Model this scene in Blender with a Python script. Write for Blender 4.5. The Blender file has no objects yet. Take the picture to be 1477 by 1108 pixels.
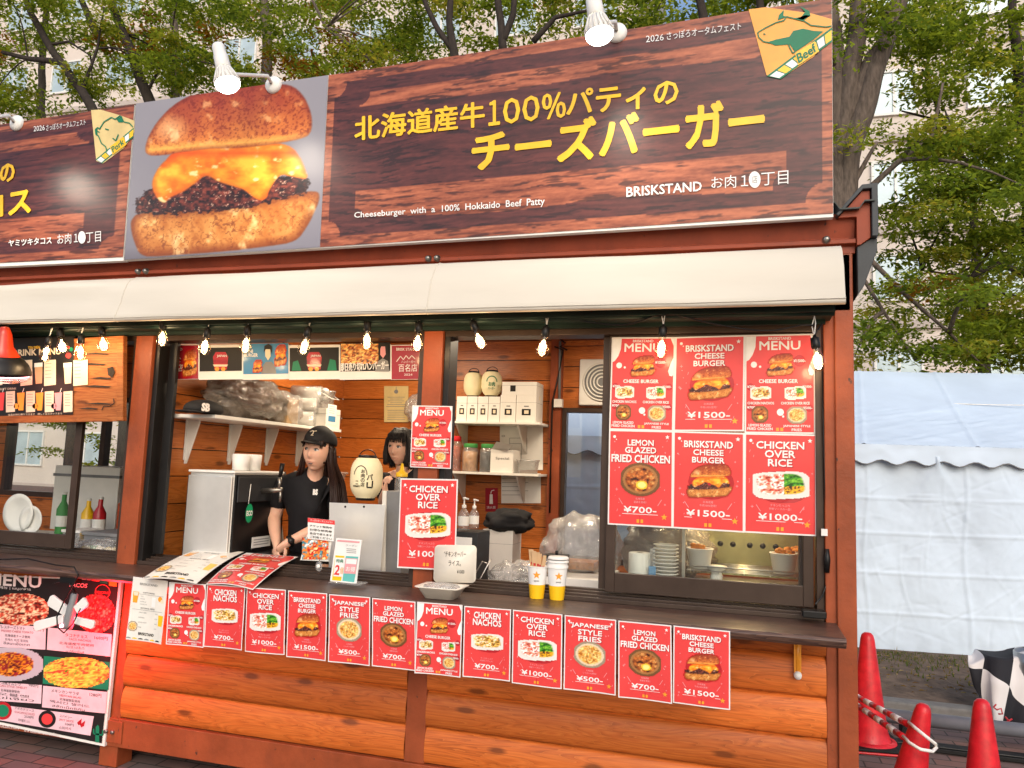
import bpy, math, random
import numpy as np
from mathutils import Vector, Matrix, noise
from mathutils.bvhtree import BVHTree
rad = math.radians
S = bpy.context.scene
COL = S.collection
rng = np.random.default_rng(7)
random.seed(7)

# ------------------------------------------------------------------ camera, world, sun, exposure
CAM = np.array([0.89458, -3.44969, 1.59426]); FPX = 1116.07
YAW, PITCH, ROLL = 0.2842935, 0.1095158, -0.0358194
def _rot(y, p, r):
    cy, sy, cp, sp, cr, sr = math.cos(y), math.sin(y), math.cos(p), math.sin(p), math.cos(r), math.sin(r)
    return (np.array([[cy, -sy, 0], [sy, cy, 0], [0, 0, 1]]) @ np.array([[1, 0, 0], [0, cp, -sp], [0, sp, cp]])
            @ np.array([[cr, 0, sr], [0, 1, 0], [-sr, 0, cr]]))
RM = _rot(YAW, PITCH, ROLL)
cd = bpy.data.cameras.new('camera'); cam = bpy.data.objects.new('camera', cd); COL.objects.link(cam)
cam.matrix_world = Matrix([[RM[i, 0], RM[i, 2], -RM[i, 1], CAM[i]] for i in range(3)] + [[0, 0, 0, 1]])
cd.sensor_width = 36; cd.lens = FPX / 1477 * 36; cd.clip_end = 600; cd.clip_start = .05
S.camera = cam

SUN_EL, SUN_AZ = rad(32), rad(160)          # azimuth clockwise from +y
W = bpy.data.worlds.new('World'); S.world = W; W.use_nodes = True
nt = W.node_tree; nt.nodes.clear()
sky = nt.nodes.new('ShaderNodeTexSky'); sky.sky_type = 'NISHITA'; sky.sun_disc = False
sky.sun_elevation = SUN_EL; sky.sun_rotation = SUN_AZ; sky.air_density = 1; sky.dust_density = 2.5; sky.ozone_density = 1
bg = nt.nodes.new('ShaderNodeBackground'); bg.inputs[1].default_value = .15
wo = nt.nodes.new('ShaderNodeOutputWorld')
nt.links.new(sky.outputs[0], bg.inputs[0]); nt.links.new(bg.outputs[0], wo.inputs[0])
sl = bpy.data.lights.new('sun', 'SUN'); sl.energy = .5; sl.angle = rad(40); sl.color = (1, .90, .78)
so = bpy.data.objects.new('sun', sl); COL.objects.link(so)
sd = Vector((math.sin(SUN_AZ) * math.cos(SUN_EL), math.cos(SUN_AZ) * math.cos(SUN_EL), math.sin(SUN_EL)))
so.rotation_euler = (-sd).to_track_quat('-Z', 'Y').to_euler(); so.location = sd * 30
S.view_settings.view_transform = 'Standard'; S.view_settings.look = 'None'
S.view_settings.exposure = .62; S.view_settings.gamma = 1
S.render.engine = 'CYCLES'
S.cycles.use_denoising = True
S.cycles.max_bounces = 8; S.cycles.transparent_max_bounces = 12; S.cycles.sample_clamp_indirect = 4

def at(px, py, y=None, z=None, x=None):     # point of the photograph carried onto a plane of the place
    d = RM @ np.array([(px - 738.5) / FPX, 1, -(py - 554) / FPX])
    t = (y - CAM[1]) / d[1] if y is not None else ((z - CAM[2]) / d[2] if z is not None else (x - CAM[0]) / d[0])
    return CAM + t * d

# ------------------------------------------------------------------ materials
MATS = {}
def lin(c):
    if isinstance(c, str): c = [int(c[i:i + 2], 16) / 255 for i in (0, 2, 4)]; 
    return tuple(x / 12.92 if x <= .04045 else ((x + .055) / 1.055) ** 2.4 for x in c)
class N:
    def __init__(s, name):
        s.m = bpy.data.materials.new(name); s.m.use_nodes = True; s.t = s.m.node_tree; s.t.nodes.clear()
        s.o = s.n('OutputMaterial'); MATS[name] = s.m
    def n(s, k, **kw):
        x = s.t.nodes.new('ShaderNode' + k)
        for a, b in kw.items():
            if hasattr(x, a): setattr(x, a, b)
            else: x.inputs[a].default_value = b
        return x
    def l(s, a, b): s.t.links.new(a, b)
    def ramp(s, fac, stops):
        r = s.n('ValToRGB'); e = r.color_ramp.elements
        while len(e) < len(stops): e.new(.5)
        for k, (p, c) in zip(e, stops): k.position = p; k.color = (*c, 1)
        s.l(fac, r.inputs[0]); return r.outputs[0]
    def coord(s, scale=(1, 1, 1), loc=(0, 0, 0), kind='Object'):
        tc = s.n('TexCoord'); mp = s.n('Mapping'); mp.inputs['Scale'].default_value = scale; mp.inputs['Location'].default_value = loc
        s.l(tc.outputs[kind], mp.inputs[0]); return mp.outputs[0]
    def noise(s, vec, scale, detail=4, rough=.55, dist=0):
        x = s.n('TexNoise'); x.inputs['Scale'].default_value = scale; x.inputs['Detail'].default_value = detail
        x.inputs['Roughness'].default_value = rough; x.inputs['Distortion'].default_value = dist
        s.l(vec, x.inputs['Vector']); return x.outputs['Fac']
    def math(s, op, a, b=0.):
        x = s.n('Math'); x.operation = op
        for i, q in enumerate((a, b)):
            if isinstance(q, (int, float)): x.inputs[i].default_value = q
            else: s.l(q, x.inputs[i])
        return x.outputs[0]
    def mix(s, fac, a, b, blend='MIX'):
        x = s.n('Mix'); x.data_type = 'RGBA'; x.blend_type = blend
        for i, q in ((0, fac), (6, a), (7, b)):
            if isinstance(q, (int, float)): x.inputs[i].default_value = q
            elif isinstance(q, tuple): x.inputs[i].default_value = (*q, 1)
            else: s.l(q, x.inputs[i])
        return x.outputs[2]
    def bump(s, h, strength=.3, dist=.01):
        b = s.n('Bump'); b.inputs['Strength'].default_value = strength; b.inputs['Distance'].default_value = dist
        s.l(h, b.inputs['Height']); return b.outputs[0]
    def pbr(s, col, rough=.5, metal=0., coat=0., normal=None, **kw):
        p = s.n('BsdfPrincipled')
        if isinstance(col, tuple): p.inputs['Base Color'].default_value = (*col, 1)
        else: s.l(col, p.inputs['Base Color'])
        if isinstance(rough, (int, float)): p.inputs['Roughness'].default_value = rough
        else: s.l(rough, p.inputs['Roughness'])
        p.inputs['Metallic'].default_value = metal; p.inputs['Specular IOR Level'].default_value = .5 if metal > .5 else .28; p.inputs['Coat Weight'].default_value = coat
        p.inputs['Coat Roughness'].default_value = kw.pop('coat_rough', .12)
        for k, v in kw.items(): p.inputs[k.replace('_', ' ')].default_value = v
        if normal is not None: s.l(normal, p.inputs['Normal'])
        s.l(p.outputs[0], s.o.inputs[0]); return p
def mat(name, c, rough=.5, metal=0., var=.12, scale=8, bump=0., bscale=40, coat=0., stretch=(1, 1, 1), chips=None, **kw):
    a = N(name); c = lin(c) if isinstance(c, str) else c
    v = a.coord(stretch); f = a.noise(v, scale, 5, .6)
    lo = tuple(x * (1 - var) for x in c); hi = tuple(min(1, x * (1 + var)) for x in c)
    colr = a.ramp(f, [(.3, lo), (.7, hi)])
    if chips:
        k = a.n('MapRange'); k.inputs[1].default_value = .665; k.inputs[2].default_value = .70; a.l(a.noise(a.coord((1, 1, .6)), 26, 5, .65), k.inputs[0]); colr = a.mix(k.outputs[0], colr, chips)
        k = a.n('MapRange'); k.inputs[1].default_value = .52; k.inputs[2].default_value = .75; k.inputs[4].default_value = .5; a.l(a.noise(a.coord((1, 1, .25)), 5, 6, .7), k.inputs[0]); colr = a.mix(k.outputs[0], colr, tuple(x * .5 + .01 for x in c))
    rr = a.math('ADD', a.math('MULTIPLY', f, .18), rough - .09)
    nm = a.bump(a.noise(v, bscale, 4, .6), bump, .01) if bump else None
    a.pbr(colr, rr, metal, coat, nm, **kw); return a.m
def emit(name, c, s):
    a = N(name); e = a.n('Emission'); e.inputs[0].default_value = (*c, 1); e.inputs[1].default_value = s
    a.l(e.outputs[0], a.o.inputs[0])
def clear(name, tint=(1, 1, 1), fac=.12, rough=.05, bumpy=0., diff=0., dcol=(.8, .8, .8)):
    a = N(name); tr = a.n('BsdfTransparent'); tr.inputs[0].default_value = (*tint, 1)
    gl = a.n('BsdfGlossy'); gl.inputs['Roughness'].default_value = rough
    nm = a.bump(a.noise(a.coord(), 14, 4, .65, 1.5), bumpy, .03) if bumpy else None
    fr = a.n('LayerWeight'); fr.inputs[0].default_value = .5
    if nm: a.l(nm, gl.inputs['Normal']); a.l(nm, fr.inputs['Normal'])
    m = a.n('MixShader'); a.l(a.math('ADD', a.math('MULTIPLY', a.math('POWER', fr.outputs[1], 4.), .8), fac), m.inputs[0]); a.l(tr.outputs[0], m.inputs[1]); a.l(gl.outputs[0], m.inputs[2])
    out = m.outputs[0]
    if diff:
        df = a.n('BsdfDiffuse'); df.inputs[0].default_value = (*dcol, 1)
        if nm: a.l(nm, df.inputs['Normal'])
        m2 = a.n('MixShader'); m2.inputs[0].default_value = diff; a.l(out, m2.inputs[1]); a.l(df.outputs[0], m2.inputs[2]); out = m2.outputs[0]
    a.l(out, a.o.inputs[0])
def wood(name, c1, c2, axis=0, board=.16, z0=.24, knots=True, rough=.38, coat=.25, var=.35):
    a = N(name); tc = a.n('TexCoord'); sp = a.n('SeparateXYZ'); a.l(tc.outputs['Object'], sp.inputs[0])
    row = a.math('FLOOR', a.math('DIVIDE', a.math('SUBTRACT', sp.outputs[2], z0), board))
    wn = a.n('TexWhiteNoise'); wn.noise_dimensions = '1D'; a.l(row, wn.inputs['W'])
    off = a.math('MULTIPLY', wn.outputs['Value'], 17.)
    cb = a.n('CombineXYZ')
    lo, th = (0, 1) if axis == 0 else (1, 0)
    a.l(a.math('ADD', sp.outputs[lo], off), cb.inputs[0])
    a.l(sp.outputs[th], cb.inputs[1]); a.l(sp.outputs[2], cb.inputs[2])
    def mp(s):
        m = a.n('Mapping'); m.inputs['Scale'].default_value = s; a.l(cb.outputs[0], m.inputs[0]); return m.outputs[0]
    g1 = a.noise(mp((.9, 5, 9)), 1.6, 3, .5, .6)
    rings = a.math('FRACT', a.math('MULTIPLY', g1, 13.))
    g2 = a.noise(mp((2.2, 40, 60)), 2.2, 4, .6)
    g3 = a.noise(mp((.8, 1, 2)), 1.3, 2)
    f = a.math('ADD', a.math('MULTIPLY', rings, .28), a.math('ADD', a.math('MULTIPLY', g2, .45), a.math('MULTIPLY', g3, .35)))
    colr = a.ramp(f, [(.34, tuple(x * (1 - var) for x in c1)), (.5, c1), (.68, c2)])
    colr = a.mix(1., colr, a.ramp(rings, [(0, (1, 1, 1)), (.6, (1, 1, 1)), (.93, (.76, .68, .62)), (1, (.95, .95, .95))]), 'MULTIPLY')
    bv = a.math('ADD', a.math('MULTIPLY', wn.outputs['Value'], .5), .72)
    cc = a.n('CombineColor'); [a.l(bv, cc.inputs[i]) for i in range(3)]
    colr = a.mix(1., colr, cc.outputs[0], 'MULTIPLY')
    if knots:
        vo = a.n('TexVoronoi'); vo.voronoi_dimensions = '2D'; vo.inputs['Scale'].default_value = 1; kc = a.n('CombineXYZ'); ks = a.n('SeparateXYZ'); a.l(cb.outputs[0], ks.inputs[0])
        a.l(a.math('MULTIPLY', ks.outputs[0], 1.5), kc.inputs[0]); a.l(a.math('MULTIPLY', ks.outputs[2], 4.6), kc.inputs[1]); a.l(kc.outputs[0], vo.inputs['Vector'])
        nd = a.math('ADD', vo.outputs['Distance'], a.math('MULTIPLY', g2, .06))
        k = a.n('MapRange'); k.inputs[1].default_value = .07; k.inputs[2].default_value = .115; k.inputs[3].default_value = .8; k.inputs[4].default_value = 0
        a.l(nd, k.inputs[0]); colr = a.mix(k.outputs[0], colr, tuple(x * .22 for x in c1))
    nm = a.bump(f, .12, .004)
    a.pbr(colr, a.math('ADD', a.math('MULTIPLY', g2, .2), rough - .1), 0, coat, nm, coat_rough=.3)
wood('log_stain', (.50, .115, .018), (.63, .175, .033), var=.38, rough=.5, coat=.06)
wood('inner_plank', (.46, .125, .02), (.58, .19, .04), var=.35, board=.155, z0=.1)
wood('side_plank', (.46, .125, .02), (.58, .19, .04), axis=1, board=.155, z0=.1)
wood('counter_wood', (.055, .03, .024), (.13, .075, .055), knots=False, board=9, rough=.4, coat=.2)
wood('rustic_board', (.33, .10, .025), (.46, .17, .05), board=.07, rough=.6, coat=0)
mat('post_paint', (.265, .058, .019), .5, var=.28, scale=4, bump=.2, bscale=30, coat=.05, chips=(.06, .03, .022))
mat('fascia_paint', (.25, .046, .018), .5, var=.28, scale=3, bump=.1, bscale=18, chips=(.05, .025, .02))
mat('roof_metal', '3a403e', .5, .2, var=.25, scale=6)
mat('trim_grey', '3c4043', .5, var=.2, scale=5, bump=.1)
mat('bronze_frame', (.052, .034, .026), .35, .2, var=.2, scale=6)
mat('black_frame', '1a1817', .4, var=.2)
mat('green_case', '0a1f1a', .6, var=.3, scale=5)
mat('bolt_metal', '8a8680', .35, .9)
mat('steel', (.52, .5, .47), .3, .85, var=.15, scale=2.5, bump=.06, bscale=5)
mat('steel_sheet', (.74, .73, .70), .3, .6, var=.15, scale=2, bump=.12, bscale=3.5)
mat('white_metal', (.74, .73, .69), .4, var=.05)
mat('white_plastic', (.72, .71, .68), .42, var=.06)
mat('white_card', (.72, .70, .66), .7, var=.05)
mat('paper', (.76, .75, .72), .7, var=.04)
mat('film_paper', (.72, .70, .68), .4, var=.04, coat=.2)
mat('kraft', (.5, .33, .18), .7, var=.15)
mat('black_plastic', '121213', .4, var=.2)
mat('black_cloth', (.012, .012, .014), .85, var=.3, scale=20, bump=.5, bscale=9)
mat('tee_black', (.006, .006, .008), .8, var=.3, scale=9, bump=.35, bscale=6)
mat('cap_black', (.011, .011, .012), .75, var=.3, scale=20)
mat('dark_grey', '2c2d2f', .5, var=.2)
mat('mid_grey', '77787a', .5, var=.15)
mat('grey_pipe', '6a6d75', .4, var=.12, coat=.2)
mat('floor_inner', '5a5048', .6, var=.2)
mat('inner_ceiling', (.30, .10, .03), .6, var=.2)
mat('red_print', (.68, .05, .05), .4, var=.05, coat=.2)
mat('red_dark', (.42, .012, .02), .4, coat=.3)
mat('maroon_print', (.32, .008, .02), .4, coat=.4)
mat('white_ink', (.78, .77, .75), .5, coat=.1)
mat('cream_ink', (.74, .62, .46), .5)
mat('yellow_ink', (.86, .50, .012), .4, coat=.3)
mat('orange_ink', (.78, .33, .03), .4, coat=.3)
mat('black_ink', (.012, .011, .011), .5)
mat('grey_ink', (.22, .22, .22), .6)
mat('blue_ink', (.05, .22, .42), .4, coat=.3)
mat('green_ink', (.01, .18, .09), .45)
mat('teal_ink', (.12, .45, .42), .5)
mat('pink_ink', (.72, .32, .34), .5); mat('glow_pink_ink', (.70, .50, .555), .5, coat=.1)
mat('beige_print', (.70, .63, .46), .6)
mat('yellow_paper', (.66, .52, .24), .7)
mat('flyer_print', (.70, .68, .62), .5, var=.08, coat=.2)
mat('lantern_paper', (.76, .68, .44), .65, var=.06, scale=12, Subsurface_Weight=.0)
mat('foam', (.70, .65, .56), .6, var=.05, bump=.1)
mat('red_plastic', (.52, .012, .02), .42, var=.3, scale=14, coat=.15, bump=.05)
mat('red_lamp', (.42, .03, .008), .3, coat=.5)
mat('cone_base', '141414', .7, var=.3)
mat('yellow_plastic', (.72, .45, .02), .4)
mat('orange_metal', (.72, .27, .02), .4, coat=.3)
mat('chili', (.35, .05, .01), .6, var=.5, scale=40)
mat('nuts', (.42, .2, .06), .6, var=.5, scale=50)
mat('lid_green', (.05, .25, .06), .5)
mat('fried', (.45, .17, .03), .6, var=.5, scale=60, bump=.4)
mat('keg_metal', (.45, .46, .47), .35, .9, var=.15)
mat('bun_blue', (.15, .3, .5), .5)
mat('sticker_green', (.01, .3, .12), .4)
mat('soil', (.125, .088, .064), .95, var=.45, scale=9, bump=.8, bscale=30)
mat('bark', (.11, .085, .068), .9, var=.45, scale=7, bump=1., bscale=9, stretch=(4, 4, 1))
mat('bark_dark', (.035, .027, .022), .9, var=.4, scale=7, bump=.8, bscale=12, stretch=(3, 3, 1))
mat('facade_wall', (.62, .55, .49), .85, var=.08, scale=.6)
mat('facade_band', (.46, .40, .36), .8, var=.08)
mat('navy_band', (.035, .05, .085), .6)
mat('pane_sky', (.42, .52, .56), .2, .1, var=.25, scale=.5)
mat('awning_vinyl', (.54, .50, .425), .55, var=.07, scale=1.2, bump=.35, bscale=3, stretch=(.5, 2, 2))
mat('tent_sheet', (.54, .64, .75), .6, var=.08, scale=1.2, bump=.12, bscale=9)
mat('kerb_stone', (.17, .165, .155), .85, var=.2, scale=12, bump=.3)
mat('skin', (.64, .375, .265), .5, var=.05, Subsurface_Weight=.12, Subsurface_Scale=.02)
mat('lip', (.50, .17, .15), .4)
mat('mouth_dark', (.05, .012, .012), .5)
mat('eye_white', (.42, .39, .36), .3)
mat('iris', (.015, .01, .008), .15)
mat('hair_black', (.012, .009, .008), .6, var=.4, scale=30, stretch=(6, 6, 1))
mat('hair_brown', (.02, .008, .006), .38, var=.5, scale=30, stretch=(6, 6, 1))
clear('glass', (.96, .97, .96), .03, .01)
clear('bulb_glass', (1, .93, .8), .05, .02)
clear('poly_bag', (.93, .93, .93), .16, .18, bumpy=1., diff=.22, dcol=(.75, .75, .74))
clear('dark_bag', (.62, .58, .53), .25, .16, bumpy=1., diff=.42, dcol=(.30, .26, .22))
clear('clear_plastic', (.95, .95, .95), .08, .1, bumpy=.4, diff=.12)
emit('filament', (1, .7, .36), 15)
emit('led_face', (1, .93, .8), 9)
emit('ring_light', (1, .32, .38), 8)
def printed(name, rough=.35, coat=.5, crough=.28):
    a = N(name); v = a.n('VertexColor'); v.layer_name = 'Col'
    a.pbr(v.outputs[0], rough, 0, coat, None, coat_rough=crough)
printed('print_gloss', .45, .2); printed('print_sign', .5, .34, .27); printed('print_soft', .5, .15)
a = N('skin_dots'); a.pbr((.5, .2, .1), .5)
a = N('leaf_green'); v = a.n('VertexColor'); v.layer_name = 'Col'
d = a.n('BsdfDiffuse'); t = a.n('BsdfTranslucent'); m = a.n('MixShader'); m.inputs[0].default_value = .58
a.l(v.outputs[0], d.inputs[0]); a.l(a.mix(1., v.outputs[0], (1.5, 1.35, .6), 'MULTIPLY'), t.inputs[0])
a.l(d.outputs[0], m.inputs[1]); a.l(t.outputs[0], m.inputs[2]); a.l(m.outputs[0], a.o.inputs[0])
a = N('brick_paving'); v = a.coord((1, 1, 1)); b = a.n('TexBrick')
b.inputs['Scale'].default_value = 1; b.inputs['Brick Width'].default_value = .2; b.inputs['Row Height'].default_value = .1; b.inputs['Mortar Size'].default_value = .005
b.inputs['Color1'].default_value = (.22, .12, .10, 1); b.inputs['Color2'].default_value = (.15, .12, .115, 1); b.inputs['Mortar'].default_value = (.05, .045, .04, 1)
a.l(v, b.inputs['Vector']); nz = a.noise(v, 5, 6); a.pbr(a.mix(.5, b.outputs[0], a.ramp(nz, [(.3, (.5, .5, .5)), (.75, (1.2, 1.15, 1.1))]), 'MULTIPLY'), .8, 0, 0, a.bump(b.outputs['Fac'], -.4, .006))
a = N('stripe_tape'); tc = a.n('TexCoord'); sp = a.n('SeparateXYZ'); a.l(tc.outputs['Object'], sp.inputs[0])
a.pbr(a.ramp(a.math('PINGPONG', a.math('ADD', sp.outputs[0], 5.), .055), [(.0, (.42, .03, .03)), (.5, (.42, .03, .03)), (.501, (.6, .55, .47)), (1, (.6, .55, .47))]), .5)
a.t.nodes['Color Ramp'].color_ramp.interpolation = 'CONSTANT'
for e_, p_ in zip(a.t.nodes['Color Ramp'].color_ramp.elements, (0, .01, .0275, .05)): e_.position = p_
a = N('checker_cloth'); ck = a.n('TexChecker'); ck.inputs[1].default_value = (.015, .015, .02, 1); ck.inputs[2].default_value = (.62, .6, .6, 1); ck.inputs[3].default_value = 1
uvn = a.n('UVMap'); a.l(uvn.outputs[0], ck.inputs[0]); a.pbr(ck.outputs[0], .8)

# ------------------------------------------------------------------ mesh builder
def tag(o, label, cat, group=None, kind=None):
    if label: o['label'] = label
    if cat: o['category'] = cat
    if group: o['group'] = group
    if kind: o['kind'] = kind
    return o
def thing(name, label, cat, loc, group=None):
    o = bpy.data.objects.new(name, None); COL.objects.link(o); o.location = tuple(float(q) for q in loc); o.empty_display_size = .05
    return tag(o, label, cat, group)
def wloc(o):
    l = Vector((0, 0, 0))
    while o is not None: l = l + Vector(o.location); o = o.parent
    return l
class MB:
    def __init__(s): s.v = []; s.f = []; s.m = []; s.s = []; s.names = []; s.c = {}; s.uv = None
    def mi(s, m):
        if m not in s.names: s.names.append(m)
        return s.names.index(m)
    def add(s, vs, fs, m, smooth=False, col=None):
        o = len(s.v); s.v += [tuple(float(q) for q in p) for p in vs]; k = s.mi(m)
        for f in fs: s.f.append(tuple(i + o for i in f)); s.m.append(k); s.s.append(smooth)
        if col is not None:
            for i, c in enumerate(col): s.c[o + i] = c
        return s
    def box(s, a, b, m, M=None):
        x0, y0, z0 = a; x1, y1, z1 = b
        if x0 > x1: x0, x1 = x1, x0
        if y0 > y1: y0, y1 = y1, y0
        if z0 > z1: z0, z1 = z1, z0
        vs = [(x, y, z) for z in (z0, z1) for y in (y0, y1) for x in (x0, x1)]
        if M is not None: vs = [M @ Vector(v) for v in vs]
        return s.add(vs, [(0, 2, 3, 1), (4, 5, 7, 6), (0, 1, 5, 4), (2, 6, 7, 3), (0, 4, 6, 2), (1, 3, 7, 5)], m)
    def tube(s, pts, r, m, n=8, caps=True, smooth=True):
        pts = [Vector(tuple(float(q) for q in p)) for p in pts]; rr = r if isinstance(r, (list, tuple)) else [r] * len(pts)
        vs = []; up = None
        for i, p in enumerate(pts):
            t = (pts[min(i + 1, len(pts) - 1)] - pts[max(i - 1, 0)]).normalized()
            if up is None:
                up = Vector((0, 0, 1)) if abs(t.z) < .9 else Vector((1, 0, 0))
            a = up - t * up.dot(t); a.normalize(); b = t.cross(a); up = a
            for k in range(n):
                w = 2 * math.pi * k / n; vs.append(p + (a * math.cos(w) + b * math.sin(w)) * rr[i])
        fs = [(i * n + k, i * n + (k + 1) % n, (i + 1) * n + (k + 1) % n, (i + 1) * n + k) for i in range(len(pts) - 1) for k in range(n)]
        if caps: fs += [tuple(range(n))[::-1], tuple((len(pts) - 1) * n + k for k in range(n))]
        return s.add(vs, fs, m, smooth)
    def lathe(s, prof, c, m, n=24, axis='Z', smooth=True, M=None):
        vs = []
        for r, h in prof:
            for k in range(n):
                w = 2 * math.pi * k / n; p = Vector((r * math.cos(w), r * math.sin(w), h))
                if axis == 'Y': p = Vector((p.x, p.z, p.y))
                if M is not None: p = M @ p
                vs.append(p + Vector(tuple(float(q) for q in c)))
        fs = [(i * n + k, i * n + (k + 1) % n, (i + 1) * n + (k + 1) % n, (i + 1) * n + k) for i in range(len(prof) - 1) for k in range(n)]
        return s.add(vs, fs, m, smooth)
    def prism(s, poly, m, axis, d0, d1, caps=True):      # poly of 2D points, extruded along axis
        def p3(p, d): return {'x': (d, p[0], p[1]), 'y': (p[0], d, p[1]), 'z': (p[0], p[1], d)}[axis]
        n = len(poly); vs = [p3(p, d0) for p in poly] + [p3(p, d1) for p in poly]
        fs = [(i, (i + 1) % n, n + (i + 1) % n, n + i) for i in range(n)]
        if caps: fs += [tuple(range(n))[::-1], tuple(range(n, 2 * n))]
        return s.add(vs, fs, m)
    def grid(s, P, m, smooth=True, col=None, mask=None):  # P: (h, w, 3)
        h, w = P.shape[:2]
        fs = [(j * w + i, j * w + i + 1, (j + 1) * w + i + 1, (j + 1) * w + i) for j in range(h - 1) for i in range(w - 1)
              if mask is None or mask[j:j + 2, i:i + 2].any()]
        return s.add(P.reshape(-1, 3), fs, m, smooth, None if col is None else col.reshape(-1, 3))
    def sphere(s, c, r, m, nu=20, nv=12, fn=None, M=None):
        vs = []; rx, ry, rz = r if isinstance(r, (tuple, list)) else (r, r, r)
        for j in range(nv + 1):
            th = math.pi * j / nv
            for i in range(nu):
                ph = 2 * math.pi * i / nu
                p = Vector((rx * math.sin(th) * math.cos(ph), ry * math.sin(th) * math.sin(ph), rz * math.cos(th)))
                if fn: p = fn(p)
                if M is not None: p = M @ p
                vs.append(p + Vector(tuple(float(q) for q in c)))
        fs = [(j * nu + i, (j + 1) * nu + i, (j + 1) * nu + (i + 1) % nu, j * nu + (i + 1) % nu) for j in range(nv) for i in range(nu)]
        return s.add(vs, fs, m, True)
    def build(s, name, parent=None, origin=None, bev=0., weld=False):
        me = bpy.data.meshes.new(name)
        off = wloc(parent) if parent is not None else Vector(tuple(float(q) for q in origin) if origin is not None else (0, 0, 0))
        va = np.array(s.v, dtype=np.float64).reshape(-1, 3) - np.array(off)
        me.from_pydata(va.tolist(), [], s.f)
        for n in s.names: me.materials.append(MATS[n])
        me.polygons.foreach_set('material_index', s.m); me.polygons.foreach_set('use_smooth', s.s)
        if s.c:
            at_ = me.color_attributes.new('Col', 'FLOAT_COLOR', 'POINT'); ca = np.ones((len(s.v), 4), np.float32); ca[:, :3] = .5
            k = np.fromiter(s.c.keys(), int); ca[k, :3] = np.array(list(s.c.values())); at_.data.foreach_set('color', ca.ravel())
        if s.uv is not None:
            u = me.uv_layers.new(name='UVMap'); li = np.zeros(len(me.loops), np.int32); me.loops.foreach_get('vertex_index', li)
            u.data.foreach_set('uv', np.array(s.uv, np.float32)[li].ravel())
        me.update()
        o = bpy.data.objects.new(name, me); COL.objects.link(o)
        if parent is not None: o.parent = parent
        else: o.location = off
        if bev:
            b = o.modifiers.new('bevel', 'BEVEL'); b.width = bev; b.segments = 2; b.limit_method = 'ANGLE'; b.angle_limit = rad(50)
        return o
def copy_tree(o, parent=None):
    c = o.copy(); COL.objects.link(c)
    if parent is not None: c.parent = parent
    for ch in list(o.children): copy_tree(ch, c)
    return c
def light(kind, name, loc, power, col, parent=None, size=.03, **kw):
    l = bpy.data.lights.new(name, kind); l.energy = power; l.color = col
    if kind != 'AREA': l.shadow_soft_size = size
    for k, v in kw.items(): setattr(l, k, v)
    o = bpy.data.objects.new(name, l); COL.objects.link(o)
    p = Vector(tuple(float(q) for q in loc))
    if parent is not None: o.parent = parent; p = p - wloc(parent)
    o.location = p; return o

# ------------------------------------------------------------------ lettering and painted prints
_tc = {}
def glyphs(t, bold):
    if (t, bold) not in _tc:
        c = bpy.data.curves.new('lettering', 'FONT'); c.body = t; c.offset = bold; c.resolution_u = 2; c.fill_mode = 'FRONT'
        o = bpy.data.objects.new('lettering', c); COL.objects.link(o); bpy.context.view_layer.update()
        me = o.evaluated_get(bpy.context.evaluated_depsgraph_get()).to_mesh()
        v = np.array([q.co[:2] for q in me.vertices]).reshape(-1, 2); f = [tuple(p.vertices) for p in me.polygons]
        bpy.data.objects.remove(o); bpy.data.curves.remove(c)
        if len(v): lo = v.min(0); hi = v.max(0); asp = (hi[0] - lo[0]) / max(hi[1] - lo[1], 1e-6); v = (v - lo) / np.maximum(hi - lo, 1e-6)
        else: asp = 1
        _tc[(t, bold)] = (v, f, asp)
    return _tc[(t, bold)]
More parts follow.
